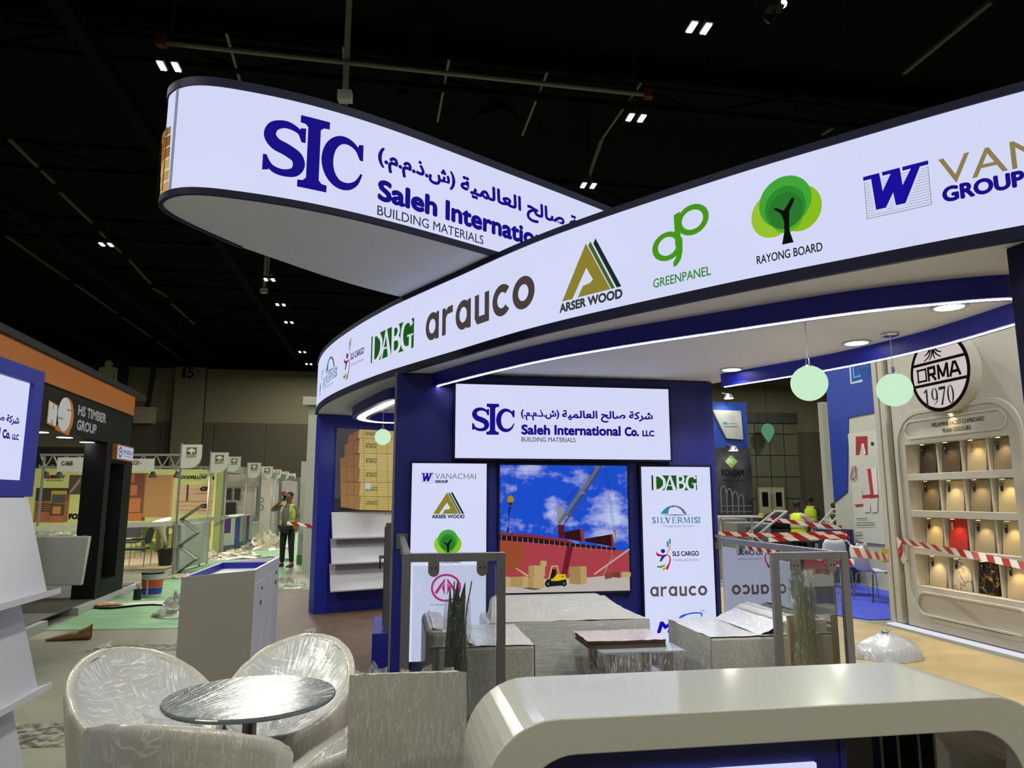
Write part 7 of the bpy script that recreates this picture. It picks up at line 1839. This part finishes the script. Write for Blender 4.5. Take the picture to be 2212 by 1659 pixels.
def person(lab, p, rz, h=1.75, pose='phone', shirt='#8a8580', trousers='#15171c', vest=True, skin=SKIN):
    t = thing('person', lab, 'person', p, rz); k = h / 1.75; t.scale = (k, k, k)
    # figure faces -y
    hipz = .92
    J = {'pel': (0, .0, hipz), 'bel': (0, -.01, 1.08), 'che': (0, 0, 1.28), 'nec': (0, .01, 1.47), 'hd0': (0, -.01, 1.56), 'hd1': (0, -.015, 1.66), 'hd2': (0, 0, 1.72),
         'lsh': (.18, .01, 1.42), 'rsh': (-.18, .01, 1.42), 'lhip': (.095, 0, .88), 'rhip': (-.095, 0, .88),
         'lkn': (.11, -.01, .5), 'rkn': (-.11, -.015, .5), 'lan': (.125, .02, .09), 'ran': (-.125, .02, .09), 'lto': (.14, -.14, .035), 'rto': (-.14, -.14, .035)}
    arms = {'phone': ((.24, .04, 1.15), (.26, -.08, .93), (.255, -.11, .85), (-.43, -.06, 1.33), (-.2, -.12, 1.5), (-.13, -.10, 1.57)),
            'work': ((.25, -.08, 1.2), (.2, -.34, 1.12), (.17, -.42, 1.12), (-.25, -.12, 1.17), (-.16, -.38, 1.08), (-.12, -.46, 1.07)),
            'stand': ((.25, .02, 1.15), (.27, -.06, .92), (.27, -.08, .84), (-.25, .02, 1.15), (-.27, -.06, .92), (-.27, -.08, .84))}[pose]
    for n_, v in zip(('lel', 'lwr', 'lha', 'rel', 'rwr', 'rha'), arms): J[n_] = v
    rad = {'pel': (.15, .1), 'bel': (.14, .105), 'che': (.17, .11), 'nec': .055, 'hd0': (.072, .085), 'hd1': (.075, .095), 'hd2': (.055, .07), 'lsh': .06, 'rsh': .06, 'lhip': .085, 'rhip': .085, 'lkn': .058, 'rkn': .058, 'lan': .038, 'ran': .038, 'lto': .03, 'rto': .03, 'lel': .043, 'rel': .043, 'lwr': .03, 'rwr': .03, 'lha': .034, 'rha': .034}
    ed = [('pel', 'bel'), ('bel', 'che'), ('che', 'nec'), ('nec', 'hd0'), ('hd0', 'hd1'), ('hd1', 'hd2'), ('che', 'lsh'), ('che', 'rsh'), ('lsh', 'lel'), ('lel', 'lwr'), ('lwr', 'lha'), ('rsh', 'rel'), ('rel', 'rwr'), ('rwr', 'rha'), ('pel', 'lhip'), ('pel', 'rhip'), ('lhip', 'lkn'), ('lkn', 'lan'), ('lan', 'lto'), ('rhip', 'rkn'), ('rkn', 'ran'), ('ran', 'rto')]
    def part(name, keys, grow, m, own=None):
        ks = [q for q in J if q in keys]; ix = {q: i for i, q in enumerate(ks)}
        jo = []
        for q in ks:
            r_ = rad[q]; r_ = r_ if isinstance(r_, tuple) else (r_, r_); jo.append((J[q], (r_[0] + grow, r_[1] + grow)))
        return skin_obj(name, jo, [(ix[a_], ix[b_]) for a_, b_ in ed if a_ in ix and b_ in ix], m, t)
    part('body', list(J), 0.0, skin)
    sh = mat('shirt_' + shirt, shirt, .7, var=.1, vs=18); tr = mat('trousers_' + trousers, trousers, .8)
    part('shirt', ['pel', 'bel', 'che', 'lsh', 'rsh', 'lel', 'rel'] + (['lwr', 'rwr'] if pose == 'work' else []), .014, sh)
    part('trousers', ['pel', 'lhip', 'rhip', 'lkn', 'rkn', 'lan', 'ran'], .018, tr)
    for s_, n_ in ((1, 'l'), (-1, 'r')):
        MB().hexa([(s_ * .085, -.2, 0), (s_ * .175, -.2, 0), (s_ * .17, .07, 0), (s_ * .09, .07, 0), (s_ * .1, -.17, .05), (s_ * .165, -.17, .05), (s_ * .165, .06, .1), (s_ * .095, .06, .1)] if s_ > 0 else [(-.175, -.2, 0), (-.085, -.2, 0), (-.09, .07, 0), (-.17, .07, 0), (-.165, -.17, .05), (-.1, -.17, .05), (-.095, .06, .1), (-.165, .06, .1)]).build('shoe', mat('shoe_black', '#14120f', .5), t, bevel=.015)
    # head: hair cap, eyes, nose, ears, mouth
    MB().ball((0, .028, 1.69), .09, 16, sz=.95).build('hair', HAIR, t, smooth=True)
    for s_ in (-1, 1):
        MB().ball((s_ * .032, -.098, 1.655), .011, 8).build('eye', mat('eye_dark', '#1a1512', .3), t); MB().ball((s_ * .082, 0, 1.64), .022, 8, sz=1.5).build('ear', skin, t, smooth=True)
    MB().add([(-.016, -.1, 1.615), (.016, -.1, 1.615), (0, -.128, 1.622), (0, -.1, 1.665)], [(0, 1, 2), (0, 2, 3), (1, 3, 2)]).build('nose', skin, t); MB().box(-.025, .025, -.103, -.09, 1.583, 1.591).build('mouth', mat('lips', '#6a3c34', .5), t)
    # fingers of both hands
    for sd_, (w_, h_) in ((1, (arms[1], arms[2])), (-1, (arms[4], arms[5]))):
        d_ = (Vector(h_) - Vector(w_)).normalized(); c_ = Vector(h_); sx_ = d_.cross(Vector((0, 1, .2))).normalized()
        for i in range(4):
            o_ = c_ + sx_ * (.012 * (i - 1.5)); l_ = (.055, .065, .06, .048)[i]
            MB().tube([o_, o_ + d_ * l_ * .6, o_ + d_ * l_ + Vector((0, -.012, 0))], [.0085, .008, .006], 6).build('finger', skin, t, smooth=True)
        MB().tube([c_ - d_ * .02 + sx_ * .022, c_ + d_ * .012 + sx_ * .045, c_ + d_ * .04 + sx_ * .05], [.01, .009, .007], 6).build('thumb', skin, t, smooth=True)
    if pose == 'phone': MB().box(-.1, -.085, -.1, -.02, 1.55, 1.68).build('phone', mat('phone_black', '#0c0c0e', .3), t)
    if vest:
        rows = []; fr = [R(a_) for a_ in range(-62, 243, 16)]
        for z, rx_, ry_ in ((.9, .205, .155), (1.0, .2, .15), (1.1, .195, .15), (1.2, .2, .155), (1.3, .205, .155), (1.38, .195, .135), (1.44, .15, .1), (1.475, .09, .07)):
            rows.append([(rx_ * cos(f), .0 + ry_ * sin(f), z) for f in fr])
        v = MB().grid(rows).build('vest', VEST, t, smooth=True); so = v.modifiers.new('cloth', 'SOLIDIFY'); so.thickness = .008
        for z in (.98, 1.12): MB().grid([[(.212 * cos(f), .162 * sin(f), z + dz) for f in fr] for dz in (0, .045)]).build('reflective_band', VBAND, v, smooth=True)
        for s_ in (-1, 1): MB().grid([[(s_ * (.12 + dx), -.148 if z < 1.4 else -.11, z) for z in (1.16, 1.3, 1.4)] for dx in (-.022, .022)]).build('reflective_strip', VBAND, v)
    return t
pm = at_z(618, 1225); pm.z = .006
person('standing man in a yellow safety vest holding a phone to his ear', pm, R(-12), 1.72, 'phone', '#6d6a68', '#14161c')
for x, y, Y, rz, h_, lb, shirt, vst, pose, skn in (
        (1722, 1082, 15.2, 118, 1.66, 'worker in a pink shirt and yellow vest bending over a table', '#b08a98', True, 'work', SKIND),
        (1803, 1087, 17.5, 40, 1.66, 'worker in black with a yellow vest looking down at his hands', '#101114', True, 'work', SKIND),
        (1827, 1090, 18.5, -60, 1.65, 'worker half hidden by the blue wall edge', '#14151a', True, 'stand', SKIND),
        (1750, 1091, 21.5, 150, 1.62, 'far worker with his back turned before the glazed screen', '#1b1c1c', True, 'stand', SKIND),
        (1733, 1084, 24.5, 20, 1.68, 'far worker facing the aisle behind the one in pink', '#2c2a26', False, 'stand', SKIND)):
    b = at_y(x, y, Y); person(lb, (b.x, Y, 0), R(rz), b.z if 1.4 < b.z < 1.85 else h_, pose, shirt, '#14151a', vst, skn)
t = thing('work_table', 'dark work table under the hands of the worker in pink', 'table', (at_y(1768, 1150, 14.75).x, 14.75, 0), R(9)); MB().box(-.35, .35, -.3, .3, .72, .76).build('top', mat('table_dark', '#1d1d1a', .6), t)
for x in (-.3, .3):
    for y in (-.25, .25): MB().box(x - .03, x + .03, y - .03, y + .03, 0, .72).build('leg', mat('table_dark'), t)
heap('grey plastic covered heap behind the striped tape', 1762, 1212, .7, .4, .5, film('film_grey', '#6a6c64', '#c8cac0', 0, (4, 4, 4), .3, .4, .6), 9)
